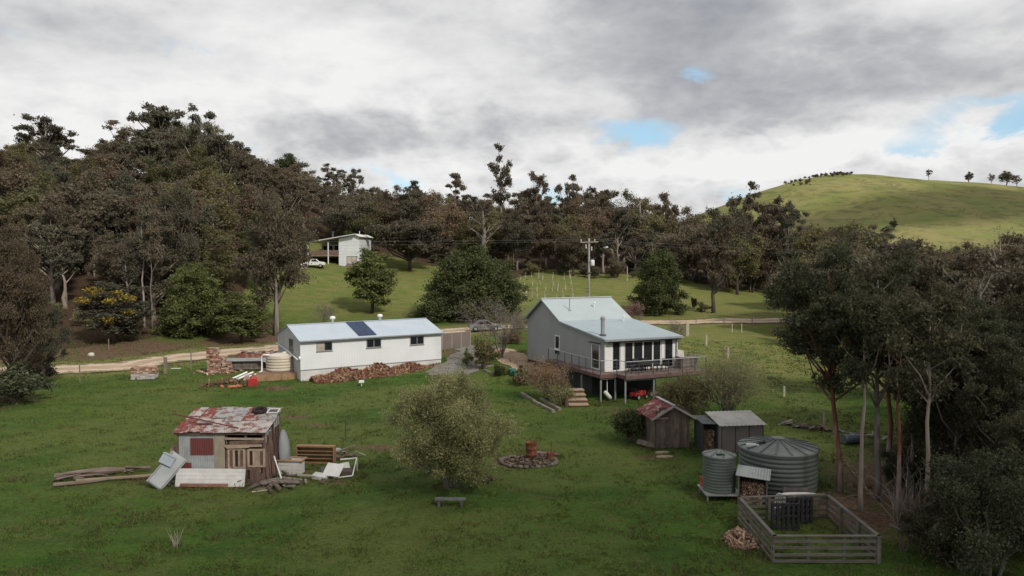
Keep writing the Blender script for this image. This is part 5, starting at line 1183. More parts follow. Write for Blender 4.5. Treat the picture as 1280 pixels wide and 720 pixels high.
# rusty trailer
t = thing('rusty_trailer', 'rusty red box trailer with pale load on the road edge behind the timber stack', 'trailer', *P(324, 456)[:2], None, R(6))
mtr = mat('trailer_rust', (.21, .075, .055), (.14, .05, .04), 2.5, .8, .2, c3=(.3, .16, .1), s3=2)
s = MB(); s.box(-1.9, 1.9, -.85, -.80, .65, 1.25); s.box(-1.9, 1.9, .80, .85, .65, 1.25); s.box(-1.9, -1.85, -.80, .80, .65, 1.25); s.box(1.85, 1.9, -.8, .8, .65, 1.25); s.box(-1.85, 1.85, -.8, .8, .6, .68); s.build('tray', mtr, t)
s = MB(); s.box(-1.5, 1.4, -.6, .6, .72, 1.2); rg = random.Random(3)
for k in range(24): s.ob((rg.uniform(-1.6, 1.6), rg.uniform(-.6, .6), 1.22+rg.uniform(0, .15)), (rg.uniform(.2, .7), rg.uniform(.1, .3), .1), (rg.uniform(-.3, .3), rg.uniform(-.3, .3), rg.uniform(0, 3)))
s.build('load', mat('load_mix', (.34, .22, .17), (.22, .13, .1), 5, .9, isl=.6, hue=(.5, .42, .36)), t)
for sy in (-.95, .95):
    wheel(t, (.25, sy, .36), .36, .2)
    s = MB(); s.bar((-.25, sy, .78), (.75, sy, .78), .22, .04); s.build('mudguard', mtr, t)
s = MB(); s.bar((-1.9, .4, .62), (-3.1, 0, .6), .07); s.bar((-1.9, -.4, .62), (-3.1, 0, .6), .07); s.bar((-3.0, 0, .6), (-3.0, 0, 0), .05); s.build('drawbar', mtr, t)
q = P(316, 483); s = MB(); s.ob((0, 0, .3), (.75, .5, .6), (.15, .1, .4)); s.ob((.1, 0, .65), (.5, .4, .12), (.3, .1, .2)); solo(s, 'red_crate', 'bright red plastic crate tipped by the beige tank', 'crate', mat('bright_red', (.42, .035, .04), (.32, .03, .03), 3, .5), q.x, q.y)
for i, (px, py, lb) in enumerate(((306, 479, 'pinkish block standing left of the red crate'), (311, 478, 'pinkish slab leaning beside the red crate'))):
    q = P(px, py); s = MB(); s.ob((0, 0, .32), (.22, .2, .75), (.1, .35*(1-2*i), .3)); solo(s, 'masonry_block', lb, 'block', mat('pink_block', (.42, .31, .28), (.32, .22, .2), 4, .9), q.x, q.y)
rng = random.Random(6); q = P(285, 482); s = MB()
def hp4(rg):
    a = rg.uniform(0, 6.28); r = rg.random()**.6; return Vector((math.cos(a)*r*2.4, math.sin(a)*r*1.0, .02+.75*(1-r)*rg.uniform(.4, 1))), 1
log_bits(s, 330, hp4, rng=rng, lmin=.4, lmax=1.0, r0=.02, r1=.05)
o = solo(s, 'prunings_heap', 'heap of dry prunings and rubble below the chimney ruin', 'prunings heap', mat('prunings', (.16, .12, .055), (.10, .085, .04), 5, .95, isl=.5, hue=(.24, .15, .09)), q.x, q.y); o['kind'] = 'stuff'
s = MB(); rg = random.Random(9)
for k in range(9): s.ob((rg.gauss(0, .5), rg.gauss(0, .15), .08+rg.uniform(0, .12)), (.4, .2, .14), (rg.uniform(-.3, .3), rg.uniform(-.3, .3), rg.uniform(0, 3)))
q = P(294, 485); solo(s, 'loose_bricks', 'few loose orange bricks on the near edge of the prunings heap', 'bricks', mat('orange_brick', (.52, .20, .11), (.38, .14, .08), 4, .9, isl=.3), q.x, q.y)

# brown steel fence beside the long shed, posts
a, b = P(553, 437), P(588, 433)
t = thing('panel_fence', 'brown-grey steel panel fence closing the gap beside the long shed', 'fence', a.x, a.y, a.z, math.atan2(b.y-a.y, b.x-a.x)); L = (b-a).length
mfp = mat('fence_panel', (.155, .125, .115), (.13, .105, .095), 1, .6, 0, stripe=('x', .2, .15))
for k in range(3): s = MB(); s.box(L*k/3+.04, L*(k+1)/3-.04, 0, .04, .0, 1.75); s.build('panel', mfp, t)
for k in range(4): s = MB(); s.box(L*k/3-.04, L*k/3+.04, -.01, .05, -.2, 1.85); s.build('post', mat('fence_cap', (.3, .24, .21), (.25, .2, .18), 2, .6), t)
s = MB(); s.box(0, L, -.015, .055, 1.751, 1.81); s.build('cap_rail', MATS['fence_cap'], t)

# ------------------------------------------------------------------ fence posts in the paddocks
mgp = mat('pale_post', (.42, .38, .32), (.32, .28, .23), 3, .9, .2)
for px, py, tp, lb, r in ((859, 420, 404, 'thick pale strainer post just behind the right end of the house', .2), (883, 432, 419, 'white capped post in the paddock right of the house', .09),
                      (910, 448, 434, 'pale fence post above the grey bare shrub', .09), (906, 447, 433, 'thin grey picket close beside the pale post above the grey shrub', .04), (980, 496, 483, 'grey fence post on the slope left of the gum trunks', .07),
                      (1030, 532, 516, 'thin pale post left of the nearest gum trunk', .05), (888, 478, 467, 'short grey post right of the deck corner', .07), (957, 366, 358, 'small dark post by the track under the right trees', .08),
                      (915, 416, 405, 'slim stake with netting along the road fence, left one', .05), (927, 416, 405, 'slim stake with netting along the road fence, right one', .05),
                      (784, 352, 334, 'thin pale stake standing in front of the dead tree', .07), (642, 330, 310, 'pale slender post at the edge of the forest', .1)):
    q = P(px, py); h_ = (py-tp)/F*q.y*1.02; post(px, py, h_, lb, r, mgp)
# main fence line: road side and down the slope on the right
t0 = [P(px, py) for px, py in ((870, 408), (905, 407.5), (940, 407), (975, 407))]
for i, q in enumerate(t0):
    s = MB(); s.box(-.05, .05, -.05, .05, -.2, 1.15); solo(s, 'fence_post', 'small grey post of the wire fence along the near edge of the road', 'post', mpost, q.x, q.y, None, 0, 'posts of the road fence')
ln = [P(px, py) for px, py in ((905, 447), (935, 464), (980, 496), (1002, 514), (1030, 532))]
s = MB()
for i in range(len(ln)-1):
    for z_ in (.4, .8, 1.1): s.tube([ln[i]+Vector((0, 0, z_)), ln[i+1]+Vector((0, 0, z_))], .008, 3)
o = s.build('fence_wire', msteel); tag(o, 'wire strands of the fence running down the slope beside the gums', 'wire')
rg = random.Random(40); q = P(1040, 540); s = MB()
for k in range(34): t_ = rg.random(); s.ob((-2.6+5.2*t_, 2.2-4.6*t_+rg.gauss(0, .3), .12), (rg.uniform(.3, 1.1), rg.uniform(.06, .2), rg.uniform(.05, .16)), (rg.uniform(-.3, .3), rg.uniform(-.3, .3), rg.uniform(0, 3)))
o = solo(s, 'rubble_strip', 'strip of pinkish rubble and old wood along the fence below the slope', 'rubble', MATS['rubble_mix'], q.x, q.y); o['kind'] = 'stuff'
q = P(1066, 556); s = MB(); s.tube([(-.55, 0, .3), (.55, .2, .3)], .28, 16); solo(s, 'fuel_drum', 'dark blue-grey drum lying on its side among the gum trunks', 'drum', mat('drum_blue', (.10, .12, .14), (.07, .08, .1), 3, .5), q.x, q.y)
# planted young trees in guards, each its own
mguard = mat('tree_guard', (.36, .34, .30), (.28, .27, .23), 3, .6); rg = random.Random(23)
g0 = thing('tree_guard', 'pale stake and sleeve guarding a sapling in the paddock behind the grey house', 'tree guard', 0, 0, 0, 0, 'tree guards in the paddock')
s = MB(); s.tube([(0, 0, -.1), (0, 0, 1.5)], .035, 5); s.build('stake', mgp, g0)
s = MB(); s.tube([(.1, 0, 0), (.1, 0, .75)], .10, 6); s.build('sleeve', mguard, g0)
first = True
for row in range(5):
    for k in range(11):
        px = 648+k*8.2+rg.uniform(-2.5, 2.5); py = 348+row*8+rg.uniform(-2, 2)+(k*.2)
        if rg.random() < .30 or (720 < px < 744 and py > 340): continue
        q = P(px, py); sc_ = rg.uniform(.7, 1.35)
        if first: g0.location = q; g0.scale = (sc_,)*3; first = False
        else: dup(g0, q, rg.uniform(0, 6), (sc_,)*3)

# ------------------------------------------------------------------ power poles and wires
mpole = mat('pole_timber', (.34, .32, .29), (.26, .245, .22), 2, .85, .3, stretch=(1, 1, .2))
mporc = mat('porcelain', (.66, .66, .64), (.56, .56, .55), 2, .3)
def power_pole(x, y, z, h_, label, tf=False):
    t = thing('power_pole', label, 'power pole', x, y, z)
    s = MB(); s.tube([(0, 0, -1), (0, 0, h_*.5), (0, 0, h_)], [.19, .16, .125], 10); s.build('pole', mpole, t, smooth=True)
    s = MB(); s.bar((-1.3, -.16, h_-.55), (1.3, -.16, h_-.5), .10, .12); ca = s.build('crossarm', mpole, t)
    for ix in (-1.15, .8):
        s = MB(); s.lathe([(.0, 0), (.05, 0), (.09, .07), (.05, .1), (.09, .17), (.05, .2), (.09, .27), (.0, .36)], 10, (ix, -.16, h_-.47)); s.build('insulator', mporc, ca)
    if tf:
        for ix, zt in ((-.45, h_-.9), (.35, h_-1.2)):
            s = MB(); s.lathe([(0, -.55), (.06, -.55), (.09, -.4), (.05, -.3), (.09, -.15), (.05, 0), (0, .05)], 10, (ix, -.22, zt)); s.build('fuse', mporc, t)
        s = MB(); s.lathe([(0, 0), (.28, 0), (.30, .05), (.30, .75), (.27, .8), (0, .86)], 18, (.48, -.15, h_-3.9)); tr = s.build('transformer', mporc, t, smooth=True)
        for ix in (.36, .6): s = MB(); s.lathe([(0, 0), (.04, 0), (.07, .12), (.04, .2), (.02, .26)], 8, (ix, -.15, h_-3.1)); s.build('bushing', mdark, tr)
        s = MB(); s.bar((0, -.15, h_-3.4), (.3, -.15, h_-3.4), .08, .1); s.tube([(.62, -.15, h_-2.9), (1.0, -.2, h_-2.75)], .05, 6); s.build('bracket', mdark, t)
        s = MB(); s.lathe([(.18, 0), (.42, .0), (.42, .05), (.18, .05)], 16, (0, 0, h_-4.9)); s.build('possum_guard', mat('guard_ring', (.16, .13, .11)), t)
        s = MB(); s.tube([(.0, -.2, h_-.3), (.3, -.5, 5.6)], .012, 4); s.build('service_lead', mdark, t)
        for zz in (4.8, 5.2): s = MB(); s.bar((-.6, -.2, zz), (.05, -.2, zz), .06, .06); s.build('step_iron', mdark, t)
    return t
PD = 106.0; px_ = A(736, 380, PD).x; pzt = topz(298, PD); pzb = h1(px_, PD)
power_pole(px_, PD, pzb, pzt-pzb, 'grey timber power pole with white transformer behind the grey house', True)
def wire(name, label, a, b, sag, r=.014):
    s = MB(); a, b = Vector(a), Vector(b); n = 24
    s.tube([a.lerp(b, k/n)-Vector((0, 0, sag*4*(k/n)*(1-k/n))) for k in range(n+1)], r, 4)
    o = s.build(name, mat('wire_grey', (.16, .16, .16), (.12, .12, .12), 1, .6)); return tag(o, label, 'wire')
LX, LY = -112.0, 100.0; LZ = pzt+.8
RX_, RY_ = 120.0, 118.0; RZ = h1(RX_, RY_)
power_pole(LX, LY, h1(LX, LY), LZ-h1(LX, LY), 'plain power pole outside the left edge of the view'); power_pole(RX_, RY_, RZ, 13.0, 'plain power pole outside the right edge of the view')
wire('power_line', 'upper power wire running left from the pole before the forest', (px_-1.15, PD-.16, pzt-.15), (LX+.8, LY-.1, LZ-.1), .7)
wire('power_line', 'lower power wire running left from the pole before the forest', (px_-1.1, PD-.1, pzt-.35), (LX-1.15, LY-.1, LZ-.35), 1.1, .010)
wire('power_line', 'upper power wire running right from the pole past the gums', (px_+.8, PD-.16, pzt-.15), (RX_-1.15, RY_-.1, RZ+12.8), 1.6)
wire('power_line', 'lower power wire running right from the pole past the gums', (px_+.7, PD-.1, pzt-.35), (RX_+.8, RY_-.1, RZ+12.6), 2.2, .010)

# ------------------------------------------------------------------ white two-storey house up the slope
HD = 146.0; wx = A(423.6, 334, HD).x; wz = A(423, 336.5, HD).z-.1
t = thing('white_house', 'white two-storey house with skillion roof and timber balcony at the forest edge', 'house', wx, HD, wz, R(-6))
mwh = mat('white_weatherboard', (.64, .67, .68), (.56, .59, .61), .8, .7, .1, stripe=('z', .3, .3))
WW, WH = 4.15, 6.0; kx = HD/F
lx = A(386.5, 300, HD).x-wx; zr_ = lambda x: 5.55+(x-lx)*(A(450, 292, HD).z-wz-5.4)/(4.6-lx)*1.0
s = MB(); s.prism([(0, 0), (WW, 0), (WW, 6.5), (3.5, 6.9), (0, 6.1)], 0, .2); s.build('front_wall', mwh, t)
s = MB(); s.box(0, .2, .2, 8, 0, 5.8); s.build('side_wall', mwh, t); s = MB(); s.box(WW-.2, WW, .2, 8, 0, 6.3); s.build('side_wall', mwh, t)
s = MB(); s.box(-5.2, WW, 7.8, 8, 0, 5.7); s.build('back_wall', mwh, t)
s = MB(); s.box(-3.9, -.003, 3.0, 3.2, 0, 2.6); s.box(-4.6, -.003, 3.0, 3.2, 2.9, 5.1); s.build('balcony_wall', mat('recess_wall', (.30, .27, .26), (.24, .21, .2), 1, .8), t)
for k in range(3):
    window(t, (-4.3+k*1.15, 2.99, 3.7), (1, 0, 0), (0, -1, 0), .95, 1.2, 1, .08, framemat=mtrim)
window(t, (-1.0, 2.99, 3.0), (1, 0, 0), (0, -1, 0), .9, 2.0, 1, .06, framemat=mdark)
s = MB(); s.box(-3.3, -1.0, 2.9, 2.99, .1, 2.3); s.build('carport_shade_sheet', mat('carport_shade', (.03, .022, .025), (.02, .016, .018), 1, .8), t)  # dark sheet on the wall in place of the shade inside the carport
window(t, (1.6, -.002, 1.1), (1, 0, 0), (0, -1, 0), 2.1, 1.6, 2, .1, glass=mat('cream_blind', (.50, .42, .38), (.42, .36, .32), 1, .5), framemat=MATS['grey_trim'])
s = MB(); s.box(1.5, 3.7, -.25, -.003, .65, 1.0); s.build('window_box', mat('planter_brown', (.27, .2, .18)), t)
s = MB(); s.quad((-6.1, -.9, 5.45), (3.5, -.9, 7.05), (3.5, 8.4, 7.05), (-6.1, 8.4, 5.45), t=.12); s.build('roof', mat('white_roof', (.74, .74, .71), (.68, .68, .66), 1, .4), t)
s = MB(); s.quad((3.5, -.5, 7.02), (4.6, -.5, 6.5), (4.6, 8.4, 6.5), (3.5, 8.4, 7.02), t=.1); s.build('roof', MATS['white_roof'], t)
s = MB(); s.bar((3.3, 3, 6.4), (3.3, 3, 7.7), .1, .1); s.build('aerial', mtrim, t)
s = MB(); s.tube([(-3.6, 6.8, 5.6), (-3.6, 6.8, 7.6)], .2, 10); s.lathe([(.4, 0), (.4, .15), (0, .2)], 10, (-3.6, 6.8, 7.6)); s.build('flue', mdark, t)
s = MB(); s.box(-6.2, -.003, -.4, 2.98, 2.65, 2.85); s.build('balcony_floor', mat('balcony_timber', (.27, .18, .145), (.2, .135, .11), 2, .8), t)
s = MB()
for k in range(42): s.box(-6.2+k*.148, -6.13+k*.148, -.4, -.34, 2.86, 3.75)
s.box(-6.2, 0, -.43, -.33, 3.751, 3.83); s.build('balustrade', MATS['balcony_timber'], t)
for x in (-6.1, -2.0): s = MB(); s.box(x-.08, x+.08, -.45, -.29, -.2, 5.4 if x > -5 else 5.4); s.build('veranda_post', mtrim, t)
s = MB(); s.box(-.3, WW-.2, -.5, -.003, -.3, .08); s.build('plinth', mat('pink_plinth', (.5, .40, .37)), t)

# ------------------------------------------------------------------ vehicles
def vehicle(name, label, cat, x, y, z, rot, prof, glassp, body, w_=.86, wheels=((-1.35, .33), (1.35, .33)), tray=False):
    t = thing(name, label, cat, x, y, z, rot)
    s = MB(); s.prism(prof, -w_, w_); s.build('body', body, t, bevel=.06)
    for poly in glassp:
        for sy in (-1, 1):
            s = MB(); s.prism(poly, sy*w_+(0 if sy > 0 else -.012), sy*w_+(.012 if sy > 0 else 0)); s.build('side_window', mglass, t)
    for cx, r in wheels:
        for sy in (-1, 1): wheel(t, (cx, sy*(w_-.08), r), r, .22)
    return t
mcar = mat('silver_paint', (.20, .20, .22), (.16, .165, .18), 1, .3, spec=.6)
q = P(606, 414); zc = h1(q.x, q.y)+.08
t = vehicle('parked_car', 'dark silver parked sedan half hidden behind the round green bush', 'car', q.x, q.y, zc, R(10),
    [(-2.15, .35), (-2.2, .62), (-2.05, .82), (-1.45, .92), (-.85, 1.38), (.35, 1.42), (1.05, .98), (1.9, .88), (2.2, .66), (2.2, .35)], [[(-1.3, .95), (-.8, 1.31), (-.3, 1.34), (-.3, .95)], [(-.2, .95), (-.2, 1.34), (.32, 1.35), (.88, .97)]], mcar)
s = MB(); s.quad((1.02, -.78, 1.02), (1.02, .78, 1.02), (.40, .70, 1.415), (.40, -.70, 1.415)); s.build('windscreen', mglass, t)
for sy in (-.65, .65): s = MB(); s.box(2.17, 2.23, sy-.18, sy+.18, .6, .75); s.build('headlight', mtrim, t)
mute = mat('white_paint', (.66, .66, .65), (.6, .6, .59), 1, .35, spec=.5)
q = A(391, 334, 141); uz = h1(q.x, 141)
t = vehicle('parked_ute', 'white utility vehicle parked beside the white two-storey house', 'ute', q.x, 141, uz, R(8),
    [(-2.3, .45), (-2.3, 1.05), (-.4, 1.08), (-.25, 1.62), (.75, 1.62), (1.3, 1.12), (2.15, 1.0), (2.3, .75), (2.3, .45)], [[(-.15, 1.12), (-.1, 1.54), (.68, 1.54), (1.1, 1.12)]], mute, .88, ((-1.4, .36), (1.5, .36)))
s = MB(); s.quad((1.28, -.8, 1.15), (1.28, .8, 1.15), (.80, .72, 1.61), (.80, -.72, 1.61)); s.build('windscreen', mglass, t)
s = MB(); s.box(-2.25, -.42, -.8, .8, 1.09, 1.12); s.build('tray_floor', mdark, t)

# ------------------------------------------------------------------ trees
LM = {
 'brown': leafmat('brown_foliage', (.150, .125, .082), (.110, .096, .064), (.165, .122, .082), .4, .35),
 'grey': leafmat('grey_green_foliage', (.130, .126, .088), (.092, .092, .064), (.165, .135, .095), .4, .35),
 'olive': leafmat('olive_foliage', (.150, .150, .068), (.105, .112, .052), (.180, .155, .078), .4, .35),
 'dark': leafmat('dark_green_foliage', (.062, .076, .032), (.080, .090, .036), None, .3, .4),
 'russet': leafmat('russet_foliage', (.165, .108, .070), (.120, .085, .056), (.14, .105, .068), .4, .35),
 'light': leafmat('light_green_foliage', (.145, .160, .058), (.100, .118, .042), None, .4, .4),
 'shrub': leafmat('shrub_foliage', (.31, .300, .150), (.215, .220, .105), None, .5, .35),
 'yellow': leafmat('wattle_flower', (.36, .27, .05), (.25, .20, .045), None, .3, .4),
 'near': leafmat('gum_foliage', (.088, .096, .055), (.062, .070, .040), (.10, .092, .055), .35, .45),
 'twig': leafmat('dry_twig_foliage', (.22, .18, .145), (.15, .125, .10), None, .2, .4),
 'rusty': leafmat('rusty_shrub_foliage', (.25, .165, .095), (.17, .12, .075), None, .35, .4),
 'pink': leafmat('pink_blossom', (.20, .125, .11), (.15, .10, .085), None, .3, .4)}
mbk = {'pale': mat('pale_bark', (.27, .225, .19), (.17, .14, .12), 1.5, .85, .4, c3=(.17, .11, .08), s3=1.2, t3=(.56, .7), stretch=(1, 1, .2)),
       'dark': mat('dark_bark_trunk', (.085, .065, .052), (.05, .04, .033), 2, .95, .6, stretch=(1, 1, .25)),
       'grey': mat('grey_bark', (.19, .165, .145), (.12, .10, .088), 2, .9, .5, stretch=(1, 1, .25)),
       'white': mat('bleached_wood', (.36, .32, .28), (.25, .22, .19), 2, .85, .3, stretch=(1, 1, .25)),
       'red': mat('peeling_bark', (.20, .085, .055), (.12, .05, .035), 1.6, .9, .5, c3=(.30, .25, .22), s3=.8, t3=(.52, .66), stretch=(1, 1, .25))}
def leaves(C, size, rs, droop=.0, asp=.5):
    n = len(C); a = rs.randn(n, 3); a[:, 2] -= droop; a /= np.linalg.norm(a, axis=1)[:, None]
    b = rs.randn(n, 3); b -= (b*a).sum(1)[:, None]*a; b /= np.linalg.norm(b, axis=1)[:, None]
    s = size*(.55+.9*rs.rand(n))[:, None]
    V = np.stack([C-a*s, C+b*s*asp, C+a*s, C-b*s*asp], 1).reshape(-1, 3)
    return V, np.arange(4*n).reshape(-1, 4)
def inball(rs, n):
    d = rs.randn(n, 3); d /= np.linalg.norm(d, axis=1)[:, None]; return d*(rs.rand(n)**.42)[:, None]
def make_tree(name, h_, z0, rad, nmain, rc, nleaf, size, leaf, bark, seed, flat=.75, droop=.3, bend=.06, tr=None, sub=6, lean=0.0, fill=0.0, shape='ell', limb=.35, tubes=True, stems=1, trunkfrac=.72, nseg=7, spread=.55, tight=.5, thick=1.0):
    """one tree: crown of leaf clumps carried by limbs off a tapering trunk. returns (trunk MB, crown arrays)"""
    rs = np.random.RandomState(seed); rg = random.Random(seed)
    tr = tr or h_*.022+.05
    cz = (h_+z0)/2; hz = (h_-z0)/2
    mains = []; tries = 0
    while len(mains) < nmain and tries < 4000:
        tries += 1; d = rs.randn(3); d /= np.linalg.norm(d); r = rs.uniform(.35, .95) if rs.rand() < .8 else rs.uniform(0, .4)
        p = np.array([d[0]*rad*r, d[1]*rad*r, cz+d[2]*hz*r])
        if shape == 'cone':
            u = rs.rand(); zz = z0+(h_-z0)*u; rr = rad*(1-u)**.75*(.6+.4*rs.rand()); a = rs.rand()*6.283; p = np.array([rr*math.cos(a), rr*math.sin(a), zz])
        elif shape == 'dome':
            u = rs.rand(); zz = z0+(h_-z0)*u; rr = rad*math.sqrt(max(0, 1-u*u))*(.55+.42*rs.rand()); a = rs.rand()*6.283; p = np.array([rr*math.cos(a), rr*math.sin(a), zz])
        p[0] += lean*(p[2]/h_)
        if all(np.linalg.norm((p-m)*np.array([1, 1, 1.2])) > rc*.95*(1-.0) for m in mains): mains.append(p)
        elif tries % 60 == 0: rc *= .95
    tops = []
    T_ = MB()
    # trunks
    trunks = []
    for s_ in range(stems):
        a0 = rg.uniform(0, 6.28); ex = (math.cos(a0)*rad*spread*(s_ > 0 or stems > 1)*.9, math.sin(a0)*rad*spread*(stems > 1)*.9)
        pts = []; rr = []; hh = h_*trunkfrac*(1 if stems == 1 else rg.uniform(.75, 1.05))
        for k in range(nseg+1):
            t = k/nseg; pts.append(Vector((lean*t*trunkfrac+ex[0]*t**1.2+rg.gauss(0, bend)*h_*.12*(k > 0)+(.0 if stems == 1 else math.cos(a0)*.12), ex[1]*t**1.2+rg.gauss(0, bend)*h_*.12*(k > 0)+(.0 if stems == 1 else math.sin(a0)*.12), -.3+(hh+.3)*t)))
            rr.append(tr*(1-.78*t)*(1.25 if k == 0 else 1)/(1 if stems == 1 else 1.6))
        T_.tube(pts, rr, 7); trunks.append((pts, rr))
    C = []; W = []
    for m in mains:
        R_ = rc*rs.uniform(.7, 1.25)
        subs = inball(rs, sub)*R_*.85*np.array([1, 1, flat])+m; subs = np.vstack([subs, m])
        per = max(8, int(nleaf/len(mains)/(sub+1)*(R_/rc)**2))
        for q in subs:
            k_ = int(per*tight); C.append(q+inball(rs, k_)*R_*rs.uniform(.36, .56)*np.array([1.1, 1.1, flat])); C.append(q+rs.randn(per-k_, 3)*R_*rs.uniform(.24, .36)*np.array([1.1, 1.1, flat]))
        if tubes:
            pts, rr = trunks[rg.randrange(stems)]
            if stems > 1:
                pts, rr = min(trunks, key=lambda z: (z[0][-1]-Vector(m)).length)
            za = m[2]-3*limb*math.hypot(m[0]-pts[-1].x*.5, m[1])*rg.uniform(.7, 1.2)-.02*h_; za = min(max(za, max(z0*.55, h_*.12)+rg.uniform(0, .12)*h_), pts[-1].z-.05)
            best = 1
            while best < len(pts)-1 and pts[best].z < za: best += 1
            q_ = min(1, max(0, (za-pts[best-1].z)/max(.01, pts[best].z-pts[best-1].z))); s0 = pts[best-1].lerp(pts[best], q_); e_ = Vector(m); mid = s0.lerp(e_, .5)+Vector((rg.gauss(0, .05), rg.gauss(0, .05), -.06))*(e_-s0).length
            r0 = min(rr[best]*.75, thick*(.03+.018*(e_-s0).length+.012*h_*.3))
            T_.tube([s0, mid, e_], [r0, r0*.7, r0*.35], 5, cap=False)
            for q in subs[:4]: T_.tube([e_.lerp(mid, .25), Vector(q)], [r0*.35, .015], 4, cap=False)
    if fill:
        n = int(nleaf*fill); p = inball(rs, n)*np.array([rad*.75, rad*.75, hz*.8]); p[:, 2] += cz; C.append(p)
    C = np.vstack(C); C = C[C[:, 2] > .15]
    V, Fq = leaves(C, size, rs, droop)
    return T_, V, Fq
PROTO = {}
def proto(key, leaf, bark, **kw):
    """prototype of a tree kind: meshes kept, objects made on first use"""
    T_, V, Fq = make_tree(key, leaf=leaf, bark=bark, **kw)
    me = bpy.data.meshes.new('trunk'); me.from_pydata(T_.v, [], T_.f); me.update(); me.materials.append(mbk[bark]); me.polygons.foreach_set('use_smooth', [True]*len(me.polygons))
    o = npmesh('crown', V, Fq, LM[leaf]); cm = o.data; bpy.data.objects.remove(o)
    PROTO[key] = (me, cm, kw['h_'])
def put(key, name, label, cat, x, y, z=None, scale=1.0, sz=None, rot=0.0, group=None, leaf=None, bark=None, partname='crown'):
    me, cm, h_ = PROTO[key]
    t = thing(name, label, cat, x, y, z, rot, group); t.scale = (scale, scale, sz or scale)
    for nm, m_ in (('trunk', me), (partname, cm)):
        o = bpy.data.objects.new(nm, m_); COL.objects.link(o); o.parent = t
        rep = leaf if nm != 'trunk' else bark
        if rep:
            o.material_slots[0].link = 'OBJECT'; o.material_slots[0].material = LM[rep] if nm != 'trunk' else mbk[rep]
    return t
# far forest kinds (height about 10, scaled to fit)
for i in range(4):
    proto('gum%d' % i, 'grey', 'pale', h_=10, z0=3.0-.4*(i % 2), rad=2.8+.3*i, nmain=24+2*i, rc=.85, tight=.85, nleaf=9500, size=.12, seed=100+i, flat=.62, droop=.2, sub=6, lean=(-.6, .7, .2, -.9)[i], bend=.09)
for i in range(4):
    proto('bush%d' % i, 'brown', 'dark', h_=10, z0=1.6+.4*(i % 2), rad=3.4+.3*i, nmain=30, rc=1.15, nleaf=14000, size=.135, seed=200+i, flat=.8, droop=.1, sub=6, fill=.12, stems=1+(i % 2))
for i in range(3):
    proto('slim%d' % i, 'grey', 'pale', h_=10, z0=3.2, rad=1.5+.25*i, nmain=18, rc=.7, tight=.8, nleaf=6000, size=.11, seed=300+i, flat=.9, droop=.9, sub=5, bend=.08, lean=(.5, -.4, .2)[i])
for i in range(2):
    proto('scrub%d' % i, 'olive', 'dark', h_=3, z0=.2, rad=1.9, nmain=14, rc=.62, nleaf=3200, size=.11, seed=400+i, flat=.8, sub=5, fill=.15, stems=3)
proto('leggy', 'grey', 'pale', h_=10, z0=6.8, rad=2.0, nmain=9, rc=.75, nleaf=3600, size=.15, seed=501, flat=.6, droop=.2, sub=6, bend=.10, trunkfrac=.8)

sky_px = [-80, 0, 20, 55, 85, 102, 118, 135, 165, 200, 240, 275, 298, 320, 370, 400, 460, 560, 640, 700, 800, 845, 865, 890, 920, 960, 1000, 1030, 1060, 1110, 1200, 1280, 1400]
sky_py = [190, 190, 172, 158, 188, 200, 186, 168, 148, 142, 146, 150, 172, 196, 206, 222, 232, 234, 232, 226, 238, 258, 262, 258, 232, 224, 240, 256, 264, 270, 274, 268, 264]
def cap_height(x, y, z, slack=0): px = 640+F*x/y; return topz(np.interp(px, sky_px, sky_py)+slack, y)-z
rg = random.Random(77)
zones = [
 # px0, px1, near, far, count, min px spacing, place word, height range
 (-90, 60, 88, 120, 9, 'at the left edge of the wood above the road', (9, 14)),
 (40, 330, 96, 118, 15, 'in the front row of the wood across the road', (9, 15)),
 (-110, 350, 118, 160, 40, 'on the wooded slope at left', (10, 16)),
 (-120, 400, 160, 225, 56, 'along the wooded ridge at left', (14, 25)),
 (310, 480, 158, 215, 32, 'in the wood behind the white two-storey house', (10, 18)),
 (440, 640, 164, 225, 34, 'in the forest behind the green paddock', (10, 18)),
 (640, 860, 168, 228, 50, 'in the forest behind the power pole', (10, 18)),
 (860, 1050, 146, 225, 40, 'in the wood under the grassy hill', (9, 19)),
 (1010, 1130, 96, 170, 26, 'in the wood below the right part of the hill', (9, 16)),
 (1090, 1400, 66, 150, 46, 'in the scrubby wood at the right edge', (9, 15)),
]
kinds = [('gum', 4, 'grey', 'pale', 'grey-green gum tree'), ('bush', 4, 'brown', 'dark', 'brownish bushy tree'), ('bush', 4, 'olive', 'dark', 'olive bushy tree'), ('bush', 4, 'russet', 'dark', 'russet-tipped bushy tree'), ('slim', 3, 'grey', 'pale', 'slender gum tree with pale stem'), ('bush', 4, 'grey', 'grey', 'dull green round tree')]
wts = [.27, .24, .15, .03, .14, .17]
placed = []
